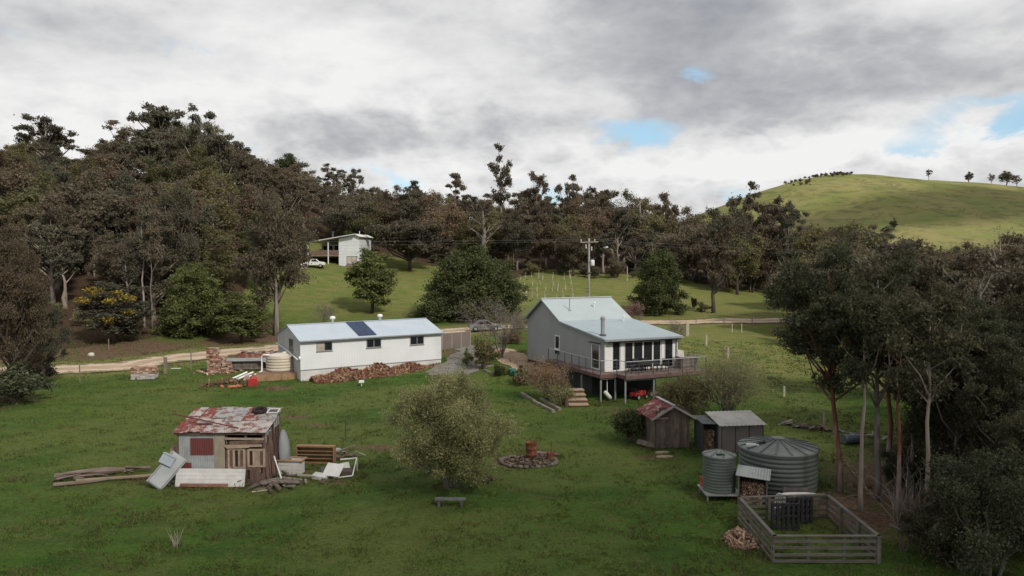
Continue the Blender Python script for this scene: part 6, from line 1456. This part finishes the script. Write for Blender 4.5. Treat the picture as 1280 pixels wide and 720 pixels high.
for px0, px1, n0, n1, cnt, place, (h0, h1_) in zones:
    k = 0; tries = 0
    while k < cnt and tries < 4000:
        tries += 1; D = n0+(n1-n0)*rg.random()**.85; px = rg.uniform(px0, px1); x = (px-640)/F*D
        if any((x-a)**2+(D-b)**2 < (3.6 if D < 150 else 4.6)**2 for a, b in placed): continue
        if road_dist(np.array([x]), np.array([D]))[0] < 5.5: continue
        if 230 < px < 460 and 118 < D < 156 and px > 322: continue
        if 268 < px < 312 and D < 150 and D > 105: continue       # the opening with the track
        z = h1(x, D); cap = cap_height(x, D, z, rg.uniform(-4, 14))
        if cap < 4.5: continue
        i = rg.choices(range(6), wts)[0]; kd, nk, lf, bk, nm = kinds[i]
        hh = min(cap, rg.uniform(h0, h1_)); key = '%s%d' % (kd, rg.randrange(nk)); s_ = hh/10
        wide = rg.uniform(.9, 1.25)*(.85 if s_ > 1.6 else 1)
        put(key, 'gum_tree' if kd != 'bush' else 'bushy_tree', '%s %s' % (nm, place), 'tree', x, D, z-.2, s_*wide, s_, rg.uniform(0, 6.28), '%ss %s' % (nm, place), lf, bk); placed.append((x, D)); k += 1
# scrub on the forest floor edge
n_s = 0
for _ in range(900):
    if n_s >= 46: break
    px = rg.uniform(40, 1000); D = rg.uniform(92, 104) if px < 330 else rg.uniform(156, 172); x = (px-640)/F*D
    if 330 < px < 500 or road_dist(np.array([x]), np.array([D]))[0] < 4.5 or any((x-a)**2+(D-b)**2 < 9 for a, b in placed): continue
    put('scrub%d' % rg.randrange(2), 'scrub_bush', 'low scrub bush at the foot of the wood %s' % ('across the road on the left' if px < 330 else 'behind the paddock'), 'bush', x, D, None, rg.uniform(.5, 1.0), None, rg.uniform(0, 6), 'scrub bushes at the foot of the wood, %s' % ('left' if px < 330 else 'behind the paddock'), rg.choice(('olive', 'brown', 'grey'))); placed.append((x, D)); n_s += 1

def at_tree(key, name, label, px, py, top, wpx=None, protow=None, leaf=None, bark=None, rot=0.0, cat='tree', D=None, group=None):
    """a tree whose foot and top are read off the photograph"""
    if D is None: q = P(px, py)
    else: x = (px-640)/F*D; q = Vector((x, D, h1(x, D)))
    me, cm, hp_ = PROTO[key]; hh = topz(top, q.y)-q.z; sz = hh/hp_
    s = sz if wpx is None else (wpx/F*q.y)/protow
    return put(key, name, label, cat, q.x, q.y, q.z-.05, s, sz, rot, group, leaf, bark)
# emergents on the skyline
E = [(55, 112, 176, 136, 'gum1', 80, 'tall gum standing highest at the far left of the ridge'), (205, 0, 178, 109, 'gum0', 78, 'tallest gum crown on the left ridge'), (262, 0, 172, 128, 'gum3', 72, 'leaning tall gum right of the tallest crown on the left ridge'),
     (160, 0, 182, 150, 'gum2', 70, 'broad gum left of the tallest crown on the left ridge'), (235, 0, 186, 150, 'bush1', 62, 'broad dark tree filling between the tallest gums of the left ridge'), (300, 0, 190, 178, 'gum1', 60, 'gum at the right shoulder of the left ridge'), (120, 0, 185, 178, 'gum0', 56, 'lower gum between the two tall groups of the left ridge'),
     (362, 0, 205, 187, 'bush2', 56, 'domed tree on the skyline left of the white two-storey house'), (418, 0, 205, 202, 'gum2', 44, 'open pale-stemmed gum on the skyline above the white two-storey house'), (445, 0, 212, 205, 'gum1', 32, 'small gum on the skyline right of the open pale-stemmed gum'),
     (570, 0, 215, 217, 'leggy', 36, 'umbrella-topped gum on the skyline above the paddock'), (518, 0, 220, 226, 'leggy', 24, 'tiny umbrella-topped gum on the skyline'), (626, 0, 200, 180, 'slim0', 34, 'tall thin gum standing alone above the skyline'),
     (672, 0, 190, 208, 'gum3', 62, 'arching gum left of the power pole with sky showing through'), (752, 0, 196, 217, 'gum0', 66, 'gum crown on the skyline above the grey house'), (712, 0, 200, 214, 'gum2', 50, 'gum with small tufts above the skyline near the power pole'),
     (832, 0, 188, 230, 'gum1', 54, 'dark clumped gum at the right end of the central forest skyline'), (795, 0, 196, 236, 'gum0', 40, 'pale-limbed gum left of the dark clumped gum on the skyline'), (925, 0, 158, 223, 'gum2', 60, 'tall pale-trunked gum standing before the grassy hill'), (962, 0, 160, 226, 'gum0', 62, 'brownish gum right of the pale-trunked gum before the hill'), (985, 0, 150, 245, 'gum3', 54, 'lower gum at the right of the group before the hill')]
pw = {'gum0': 6.6, 'gum1': 7.2, 'gum2': 7.8, 'gum3': 8.6, 'bush1': 9, 'bush2': 9.6, 'leggy': 5.2, 'slim0': 3.6}
for px, _, D, top, key, wpx, lb in E:
    at_tree(key, 'gum_tree', lb, px, 0, top, wpx, pw[key], leaf='grey' if key[0] != 'b' else 'dark', D=D, rot=px*.7)
# grassland trees and special kinds
proto('dome', 'dark', 'dark', h_=10, z0=.1, rad=6.9, nmain=85, rc=1.8, nleaf=52000, size=.16, seed=610, flat=.85, sub=7, shape='dome', fill=.1, droop=.1)
proto('cone', 'dark', 'dark', h_=10, z0=.3, rad=4.2, nmain=70, rc=1.3, nleaf=34000, size=.14, seed=620, flat=.9, sub=6, shape='dome', fill=.15, droop=.1)
proto('feather', 'light', 'dark', h_=10, z0=1.2, rad=3.4, nmain=34, rc=1.15, nleaf=15000, size=.17, seed=630, flat=.7, sub=7, droop=.1, fill=.1)
proto('paddock', 'brown', 'dark', h_=10, z0=2.8, rad=5.6, nmain=34, rc=1.35, nleaf=16000, size=.2, seed=640, flat=.6, sub=7, limb=.6, fill=.1)
proto('tallgum', 'grey', 'pale', h_=14, z0=1.5, rad=3.6, nmain=34, rc=1.15, nleaf=24000, size=.12, seed=650, flat=.9, droop=1.0, sub=6, bend=.05, stems=3, spread=.30, trunkfrac=.85, tr=.34)
proto('whitegum', 'grey', 'white', h_=14, z0=6, rad=1.8, nmain=14, rc=.8, nleaf=5600, size=.14, seed=660, flat=.8, droop=1.0, sub=5, trunkfrac=.84, tr=.16, bend=.05)
at_tree('dome', 'cypress_tree', 'big dark green dome-shaped tree beyond the road', 590, 401, 317, 126, 13.2, D=114)
at_tree('cone', 'cypress_tree', 'dark green tapering tree right of the power pole', 823, 393, 315, 64, 8.0)
at_tree('feather', 'feathery_tree', 'lighter green feathery tree below the white two-storey house', 465, 400, 311, 60, 6.8, D=116)
at_tree('paddock', 'spreading_tree', 'brown spreading tree with dark trunk in the paddock right of the white house', 512, 338, 268, 100, 11, 'grey')
at_tree('bush0', 'bushy_tree', 'round-headed tree standing alone left of the power pole', 716, 345, 282, 52, 7.2, 'grey')
at_tree('gum2', 'gum_tree', 'broad grey-green gum with dark trunk by the road right of the house', 892, 392, 266, 80, 8.2, 'grey', 'dark', D=122)
at_tree('bush3', 'bushy_tree', 'grey-green tree right of the broad roadside gum', 945, 362, 292, 60, 8.6, 'grey', 'grey')
at_tree('bush1', 'bushy_tree', 'round dull tree at the paddock corner under the hill', 985, 352, 288, 54, 8, 'brown')
at_tree('scrub0', 'shrub', 'bushy shrub behind the power pole at the wood edge', 770, 348, 318, 26, 3.8, 'grey', cat='shrub')
at_tree('scrub1', 'shrub', 'small dark shrub beside the roadside gum', 868, 386, 370, 12, 3.8, 'dark', cat='shrub')
at_tree('scrub0', 'shrub', 'low shrub just left of the roadside gum trunk', 880, 390, 378, 18, 3.8, 'olive', cat='shrub')
at_tree('tallgum', 'gum_tree', 'tall many-stemmed gum with pale limbs across the road from the long shed', 343, 425, 234, 88, 7.6, D=97)
at_tree('whitegum', 'gum_tree', 'slender white-stemmed gum at left, shortest of the pale trio', 158, 0, 300, 30, 4, D=93)
at_tree('whitegum', 'gum_tree', 'slender white-stemmed gum at left, tallest of the pale trio', 179, 0, 238, 34, 4, D=95)
at_tree('whitegum', 'gum_tree', 'slender brown-white gum right of the tallest pale stem', 189, 0, 262, 30, 4, D=94, bark='grey')
at_tree('tallgum', 'gum_tree', 'grey gum with forked pale trunk in the left wood', 218, 0, 225, 62, 7.6, D=104, rot=2)
at_tree('cone', 'bushy_tree', 'yellow-green rounded bush across the road, left of the gum', 243, 0, 334, 84, 8.4, 'light', D=93)
at_tree('feather', 'bushy_tree', 'light green leafy tree across the road beside the long shed', 300, 0, 364, 64, 6.8, 'light', D=90)
at_tree('feather', 'wattle_tree', 'wattle tree with yellow blossom across the road on the left', 142, 0, 352, 80, 6.8, 'grey', D=87)
rs = np.random.RandomState(5)
# yellow flower clusters ride on the wattle as a part
wt = COL.objects[-3] if False else [o for o in COL.objects if o.name.startswith('wattle_tree')][0]
Cc = np.vstack([np.array([rs.uniform(-3, 3), rs.uniform(-3.2, -1.2), rs.uniform(1.8, 9.2)])+inball(rs, 90)*np.array([.8, .6, .55]) for _ in range(13)]); Vv, Ff = leaves(Cc, .13, rs); npmesh('blossom', Vv, Ff, LM['yellow'], wt)
rg = random.Random(91)
for k in range(12):
    px = rg.uniform(60, 325); D = rg.uniform(97, 128); x = (px-640)/F*D; z = h1(x, D); hh = rg.uniform(10, 15)
    put('whitegum', 'gum_tree', 'slender gum with a thin pale stem standing among the bushy trees of the left wood', 'tree', x, D, z, hh/14*rg.uniform(.8, 1.1), hh/14, rg.uniform(0, 6), 'slender pale-stemmed gums scattered in the left wood', rg.choice(('grey', 'brown')))
# left edge: big casuarina-like tree
proto('drooper', 'russet', 'dark', h_=14, z0=.6, rad=4.6, nmain=60, rc=1.2, tight=.8, nleaf=52000, size=.09, seed=700, flat=.9, droop=1.0, sub=7, fill=.12, trunkfrac=.85)
at_tree('drooper', 'drooping_tree', 'big dark drooping tree filling the left edge of the view', 12, 0, 276, 104, 9.6, 'brown', D=58)
at_tree('drooper', 'drooping_tree', 'dark grey drooping tree low at the left edge behind the bushes', 50, 0, 352, 64, 9.6, 'grey', D=63, rot=2)
at_tree('scrub0', 'shrub', 'dark spreading bush in the grass at the left edge', 22, 505, 456, 84, 3.9, 'near', cat='shrub')
at_tree('scrub1', 'shrub', 'smaller dark bush right of the spreading bush at the left edge', 52, 478, 448, 44, 3.9, 'grey', cat='shrub')

# garden shrubs
proto('multistem', 'shrub', 'grey', h_=5.7, z0=.3, rad=2.95, nmain=80, rc=.62, tight=.3, nleaf=85000, size=.045, seed=800, flat=.95, sub=7, stems=9, spread=.6, droop=.0, tr=.09, fill=.25, trunkfrac=.8)
q = P(566, 614); t = put('multistem', 'garden_shrub', 'large round many-stemmed shrub with yellow-olive leaves in the middle of the lawn', 'shrub', q.x-.1, q.y+.3, None, 1.0)
# twiggy growth, no leaves to speak of
def twiggy(name, label, px, py, top, wpx, seed, bark, n=60, leaf=None, nleaf=0, size=.05, cat='shrub', D=None, r0=.03, up=.9, depth=4):
    q = P(px, py) if D is None else Vector(((px-640)/F*D, D, h1((px-640)/F*D, D)))
    hh = topz(top, q.y)-q.z; w_ = wpx/F*q.y/2; rg = random.Random(seed); T_ = MB(); tips = []
    def grow(p, d, L, r, dep):
        e = p+d*L; m_ = p+d*L*.5+Vector((rg.gauss(0, 1), rg.gauss(0, 1), rg.gauss(0, 1)))*L*.07
        T_.tube([p, m_, e], [r, r*.8, r*.6], 3 if dep < 2 else 5, cap=False)
        if dep == 0: tips.append(e); return
        for _ in range(rg.choice((2, 3, 3))):
            nd = (d+Vector((rg.gauss(0, .5), rg.gauss(0, .5), rg.gauss(.08, .35)))).normalized(); grow(p+d*L*rg.uniform(.45, 1), nd, L*rg.uniform(.55, .85), r*.55, dep-1)
    for k in range(n):
        a = rg.uniform(0, 6.28); tilt = rg.uniform(.05, 1)*w_/hh*1.0
        grow(Vector((math.cos(a)*.15*rg.random(), math.sin(a)*.15*rg.random(), -.05)), Vector((math.cos(a)*tilt, math.sin(a)*tilt, up)).normalized(), hh*rg.uniform(.32, .46), r0*rg.uniform(.7, 1.3), depth)
    mz = max(v[2] for v in T_.v); f_ = hh/mz; T_.v = [(x*f_, y*f_, z*f_) for x, y, z in T_.v]
    t = thing(name, label, cat, q.x, q.y, q.z); T_.build('branches', mbk[bark], t)
    if leaf:
        rs = np.random.RandomState(seed); tp = np.array([list(v*f_) for v in tips]); C = tp[rs.randint(0, len(tp), nleaf)]+rs.randn(nleaf, 3)*.16; C = C[C[:, 2] > .1]
        V, Ff = leaves(C, size, rs); npmesh('leaves', V, Ff, LM[leaf], t)
    return t
twiggy('bare_shrub', 'wide grey leafless shrub right of the house', 908, 524, 430, 104, 21, 'grey', 44, 'shrub', 15000, .04)
twiggy('leafy_shrub', 'loose olive-green shrub between the deck and the bare grey shrub', 862, 522, 462, 62, 22, 'grey', 22, 'olive', 20000, .05)
twiggy('leafy_shrub', 'dark green shrub behind the slab hut under the deck', 832, 512, 478, 56, 23, 'grey', 10, 'olive', 6000, .06)
twiggy('brown_shrub', 'rusty brown twiggy shrub in front of the house wall', 686, 500, 441, 58, 24, 'grey', 26, 'rusty', 7000, .05)
twiggy('leafy_shrub', 'low grey-green shrub at the right foot of the rusty brown shrub', 702, 506, 478, 36, 25, 'grey', 12, 'shrub', 4000, .06)
twiggy('leafy_shrub', 'dense shrub hugging the left wall of the slab hut', 787, 552, 512, 42, 26, 'grey', 12, 'dark', 7000, .07)
twiggy('bare_tree', 'pale grey leafless tree behind the round green bush', 626, 448, 362, 74, 27, 'grey', 9, 'twig', 2600, .05, 'tree', None, .06, 1.0, 5)
twiggy('bare_tree', 'small leafless tree behind the right end of the house roof', 846, 428, 392, 30, 28, 'grey', 7, 'twig', 900, .05, 'tree', None, .05, 1.0, 4)
twiggy('blossom_shrub', 'pinkish blossoming shrub behind the house roof', 792, 406, 376, 46, 29, 'grey', 10, 'pink', 3500, .08, D=108)
twiggy('bare_shrub', 'pale twiggy shrub left of the house gable', 648, 420, 384, 44, 30, 'grey', 10, 'twig', 3000, .06, D=92)
twiggy('brown_hedge', 'reddish brown shrub beside the parked car', 640, 444, 414, 42, 31, 'dark', 14, 'rusty', 5000, .07, D=86)
twiggy('bare_shrub', 'grey bare saplings behind the long shed', 405, 428, 376, 34, 32, 'grey', 9, 'twig', 900, .06, D=104)
at_tree('scrub1', 'round_bush', 'round green bush beside the gravel drive between shed and house', 606, 461, 419, 46, 4.0, 'olive', cat='bush')
at_tree('scrub0', 'shrub', 'small leafy shrub left of the round green bush', 585, 458, 436, 16, 4.0, 'light', cat='shrub')
at_tree('scrub1', 'shrub', 'low green shrub on the lawn edge below the dirt path', 625, 470, 455, 26, 4.0, 'dark', cat='shrub')
at_tree('scrub0', 'shrub', 'dark green shrub behind the teal tubs', 655, 482, 458, 30, 4.0, 'dark', cat='shrub')
# dead trees
proto('dead', 'twig', 'white', h_=14, z0=6, rad=4.0, nmain=16, rc=1.2, nleaf=500, size=.08, seed=900, flat=.9, sub=4, tr=.5, trunkfrac=.85, bend=.05)
at_tree('dead', 'dead_tree', 'pale dead gum trunk with bare limbs right of the power pole', 800, 338, 238, 76, 8.4, 'twig', 'pale')
at_tree('dead', 'dead_tree', 'bleached forked stump behind the dark tapering tree', 816, 345, 303, 24, 8.4, 'twig', 'white', D=158, rot=1.4)
at_tree('dead', 'dead_tree', 'dead gum with long pale side limbs in the forest above the paddock', 604, 322, 250, 84, 8.4, 'brown', 'grey', rot=2.2, D=160)
at_tree('dead', 'dead_tree', 'pale leaning dead tree in the scrubby wood at the right', 1250, 0, 274, 60, 8.4, 'twig', 'pale', rot=.6, D=76)
at_tree('dead', 'dead_tree', 'grey dead tree with tangled limbs at the right edge', 1225, 0, 330, 90, 8.4, 'twig', 'grey', rot=2.6, D=58)

# near gums on the right
for i, (h_, z0, rad, nm_, nl, sd) in enumerate(((12.6, 5.0, 3.3, 34, 26000, 41), (12.0, 4.4, 2.8, 26, 20000, 42), (13.5, 5.5, 3.6, 34, 24000, 43))):
    proto('near%d' % i, 'near', 'red', h_=h_, z0=z0, rad=rad, nmain=nm_, rc=.80, tight=.85, nleaf=int(nl*1.25), size=.075, seed=sd, flat=.75, droop=1.1, sub=7, bend=.035, trunkfrac=.88, limb=.42, thick=.5, tr=.15, lean=(-.9, .3, .8)[i])
proto('sapling', 'near', 'pale', h_=11.5, z0=6, rad=1.9, nmain=14, rc=.7, nleaf=10000, size=.075, seed=44, flat=.8, droop=1.0, sub=6, trunkfrac=.80, thick=.5, tr=.12, bend=.03)
proto('neardense', 'near', 'grey', h_=12, z0=.8, rad=3.6, nmain=70, rc=1.1, nleaf=60000, size=.085, seed=46, flat=.85, droop=1.0, sub=7, trunkfrac=.85, tr=.2, fill=.15)
N = [('near0', 1050, 614, 292, 'red', 'gum with red-brown peeling trunk nearest the water tank'), ('sapling', 1076, 640, 330, 'pale', 'slim pale-trunked gum second from the water tank'), ('near1', 1097, 626, 310, 'grey', 'thick dark-trunked gum third from the water tank'),
     ('sapling', 1122, 640, 340, 'red', 'slim red-stemmed gum behind the pen corner'), ('sapling', 1157, 684, 325, 'pale', 'tall pale straight gum right of the pen'), ('near1', 1112, 600, 300, 'red', 'brown-barked gum behind the thick dark trunk'),
     ('near0', 1190, 640, 372, 'grey', 'dark gum behind the tall pale gum'), ('near2', 1245, 660, 410, 'grey', 'dark leafy gum at the lower right'), ('near1', 1290, 610, 392, 'grey', 'dark gum cut by the right edge of the view'),
     ('near0', 1150, 560, 340, 'red', 'leafy gum behind the row of trunks, left one'), ('near1', 1210, 560, 368, 'grey', 'leafy gum behind the row of trunks, middle one'), ('near2', 1265, 550, 385, 'red', 'leafy gum behind the row of trunks, right one'), ('sapling', 1140, 615, 350, 'grey', 'thin leaning gum stem between the trunks'),
     ('neardense', 1196, 625, 400, 'grey', 'dense dark tree standing right of the tall pale gum'), ('neardense', 1262, 650, 430, 'grey', 'dense dark tree in front at the lower right edge'), ('neardense', 1228, 575, 372, 'grey', 'dense dark tree in the middle of the shaded gums'),
     ('neardense', 1285, 545, 352, 'grey', 'dense tree at the right edge behind the shaded gums'), ('neardense', 1168, 548, 350, 'grey', 'dense tree behind the tall pale gum'), ('neardense', 1120, 500, 322, 'grey', 'dense tree behind the row of red and grey trunks'),
     ('neardense', 1300, 700, 500, 'grey', 'dense low tree filling the lower right corner')]
for i, (k, px, py, top, bk, lb) in enumerate(N):
    at_tree(k, 'gum_tree', lb, px, py, top, bark=bk, rot=i*1.7 if i else 0)
rg = random.Random(31)
for i in range(2): proto('under%d' % i, 'near', 'grey', h_=4, z0=.2, rad=2.2, nmain=40, rc=.6, nleaf=42000, size=.05, seed=480+i, flat=.85, sub=6, tight=.3, fill=.1, stems=6, droop=.4)
for i, (px, py, top, w_, lf) in enumerate(((1185, 700, 618, 120, 'near'), (1240, 720, 560, 150, 'near'), (1290, 690, 520, 140, 'near'), (1210, 640, 540, 110, 'near'), (1265, 620, 480, 130, 'grey'), (1130, 610, 560, 60, 'near'), (1175, 600, 500, 90, 'near'), (1300, 590, 440, 120, 'near'), (1230, 590, 450, 120, 'brown'))):
    at_tree('under%d' % (i % 2), 'understorey_bush', 'dark bush in the shade under the gums at the lower right', px, py, top, w_, 4.4, lf, cat='bush', rot=i, group='dark bushes under the gums')
tw = (('bare_shrub', 'tangle of bare fallen sticks at the lower right corner', 1200, 712, 640, 190, 51), ('bare_shrub', 'bare sticks rising among the gum trunks right of the pen', 1130, 690, 560, 90, 52), ('bare_shrub', 'grey bare saplings between the dark bushes at the right', 1245, 650, 500, 120, 53))
for nm, lb, px, py, top, w_, sd in tw: twiggy(nm, lb, px, py, top, w_, sd, 'grey', 9, None, 0, cat='shrub', r0=.022, depth=3)
s = MB(); q = P(1150, 700); s.tube([(-1.0, .3, 1.2), (0, 0, .7), (1.2, -.2, .3), (2.6, .1, .15), (4.2, .5, .3)], [.03, .05, .07, .08, .06], 7); s.tube([(1.2, -.2, .3), (1.9, .2, .9), (2.9, .5, 1.3)], [.05, .035, .02], 6)
solo(s, 'fallen_branch', 'grey fallen limb lying under the gums right of the pen', 'branch', mbk['grey'], q.x, q.y)
# trees on the far hill
for px, top, hgt, key, lb in ((1156, 209, 12, 'gum0', 'lone small gum on the crest of the grassy hill'), (1195, 213, 9, 'gum1', 'pair-like gum on the hill crest, left of the larger group'), (1205, 214, 9, 'bush0', 'rounded tree on the hill crest left of the larger group'),
                              (1228, 214, 10, 'gum2', 'gum at the left of the larger group on the hill crest'), (1243, 211, 13, 'bush1', 'broadest tree of the group on the hill crest'), (1262, 217, 11, 'gum3', 'gum right of the broadest tree on the hill crest'), (1279, 216, 11, 'gum1', 'gum at the right edge of the view on the hill crest')):
    best = max(np.arange(700, 1100, 5), key=lambda D: (h1((px-640)/F*D, D)-CZ)/D); x = (px-640)/F*best; z = h1(x, best); hh = topz(top, best)-z
    if hh < 4: hh = hgt
    put(key, 'gum_tree', lb, 'tree', x, best-(px % 7)*4, h1(x, best-(px % 7)*4)-.5, hh/10*(1.25 if px in (1243, 1205, 1262) else .9), hh/10, px, None, 'grey')
at_tree('bush0', 'bushy_tree', 'dark round tree alone at the foot of the grassy hill', 1116, 0, 273, None, None, 'dark', D=590)
rg = random.Random(61); n = 0
while n < 90:
    px = rg.uniform(978, 1062); best = max(np.arange(700, 1100, 10), key=lambda D: (h1((px-640)/F*D, D)-CZ)/D)
    D = best-rg.uniform(0, 95)*(1 if px < 1012 else .25); x = (px-640)/F*D
    put('scrub%d' % rg.randrange(2), 'scrub_bush', 'scrubby bush on the left shoulder of the grassy hill crest', 'bush', x, D, None, rg.uniform(.4, 1.3), None, rg.uniform(0, 6), 'scrub on the hill crest', rg.choice(('brown', 'grey', 'olive'))); n += 1
rg = random.Random(62)
for k in range(14):
    px = rg.uniform(866, 905); D = rg.uniform(300, 380); x = (px-640)/F*D; z = h1(x, D); hh = min(topz(rg.uniform(262, 270), D)-z, 22)
    if hh > 4: put('bush%d' % rg.randrange(4), 'bushy_tree', 'dark distant tree in the gap below the grassy hill', 'tree', x, D, z, hh/10, None, rg.uniform(0, 6), 'dark trees in the gap below the hill', 'dark')

# unseen low clouds added out of view to block the sun and lay shade
def build_shade_cloud(tx, ty, tz, Zc, hx, hy, rr, num, seed, rot=0):
    rs = np.random.RandomState(seed); mb = MB()
    ax, ay = math.sin(SUN_AZ)/math.tan(SUN_EL), math.cos(SUN_AZ)/math.tan(SUN_EL)
    cx, cy = tx+ax*(Zc-tz), ty+ay*(Zc-tz)
    for k in range(num):
        u = rs.rand()*2-1; v = rs.rand()*2-1; r = rr*(.75+.5*rs.rand())
        c = np.array([u*hx, v*hy, rs.rand()*rr*.4]); n = 14; m_ = 8
        for i in range(m_+1):
            p = math.pi*i/m_-math.pi/2
            for j in range(n):
                t = 2*math.pi*j/n; mb.v.append((c[0]+r*math.cos(p)*math.cos(t), c[1]+r*math.cos(p)*math.sin(t), c[2]+r*.35*math.sin(p)))
        o_ = len(mb.v)-(m_+1)*n
        for i in range(m_):
            for j in range(n): mb.f.append((o_+i*n+j, o_+i*n+(j+1) % n, o_+(i+1)*n+(j+1) % n, o_+(i+1)*n+j))
    o = mb.build('unseen_shade_cloud', mat('shade_cloud_white', (.8, .8, .8), (.75, .75, .76), .01, 1), smooth=True); o.location = (cx, cy, Zc); o.rotation_euler = (0, 0, rot); o['kind'] = 'structure'
build_shade_cloud(455, 682, 65, 330, 185, 42, 52, 44, 2, R(17))  # placed and turned so its shade crosses the far hill
build_shade_cloud(48, 6, 0, 260, 38, 12, 22, 22, 5)  # added behind the camera to darken the near right ground
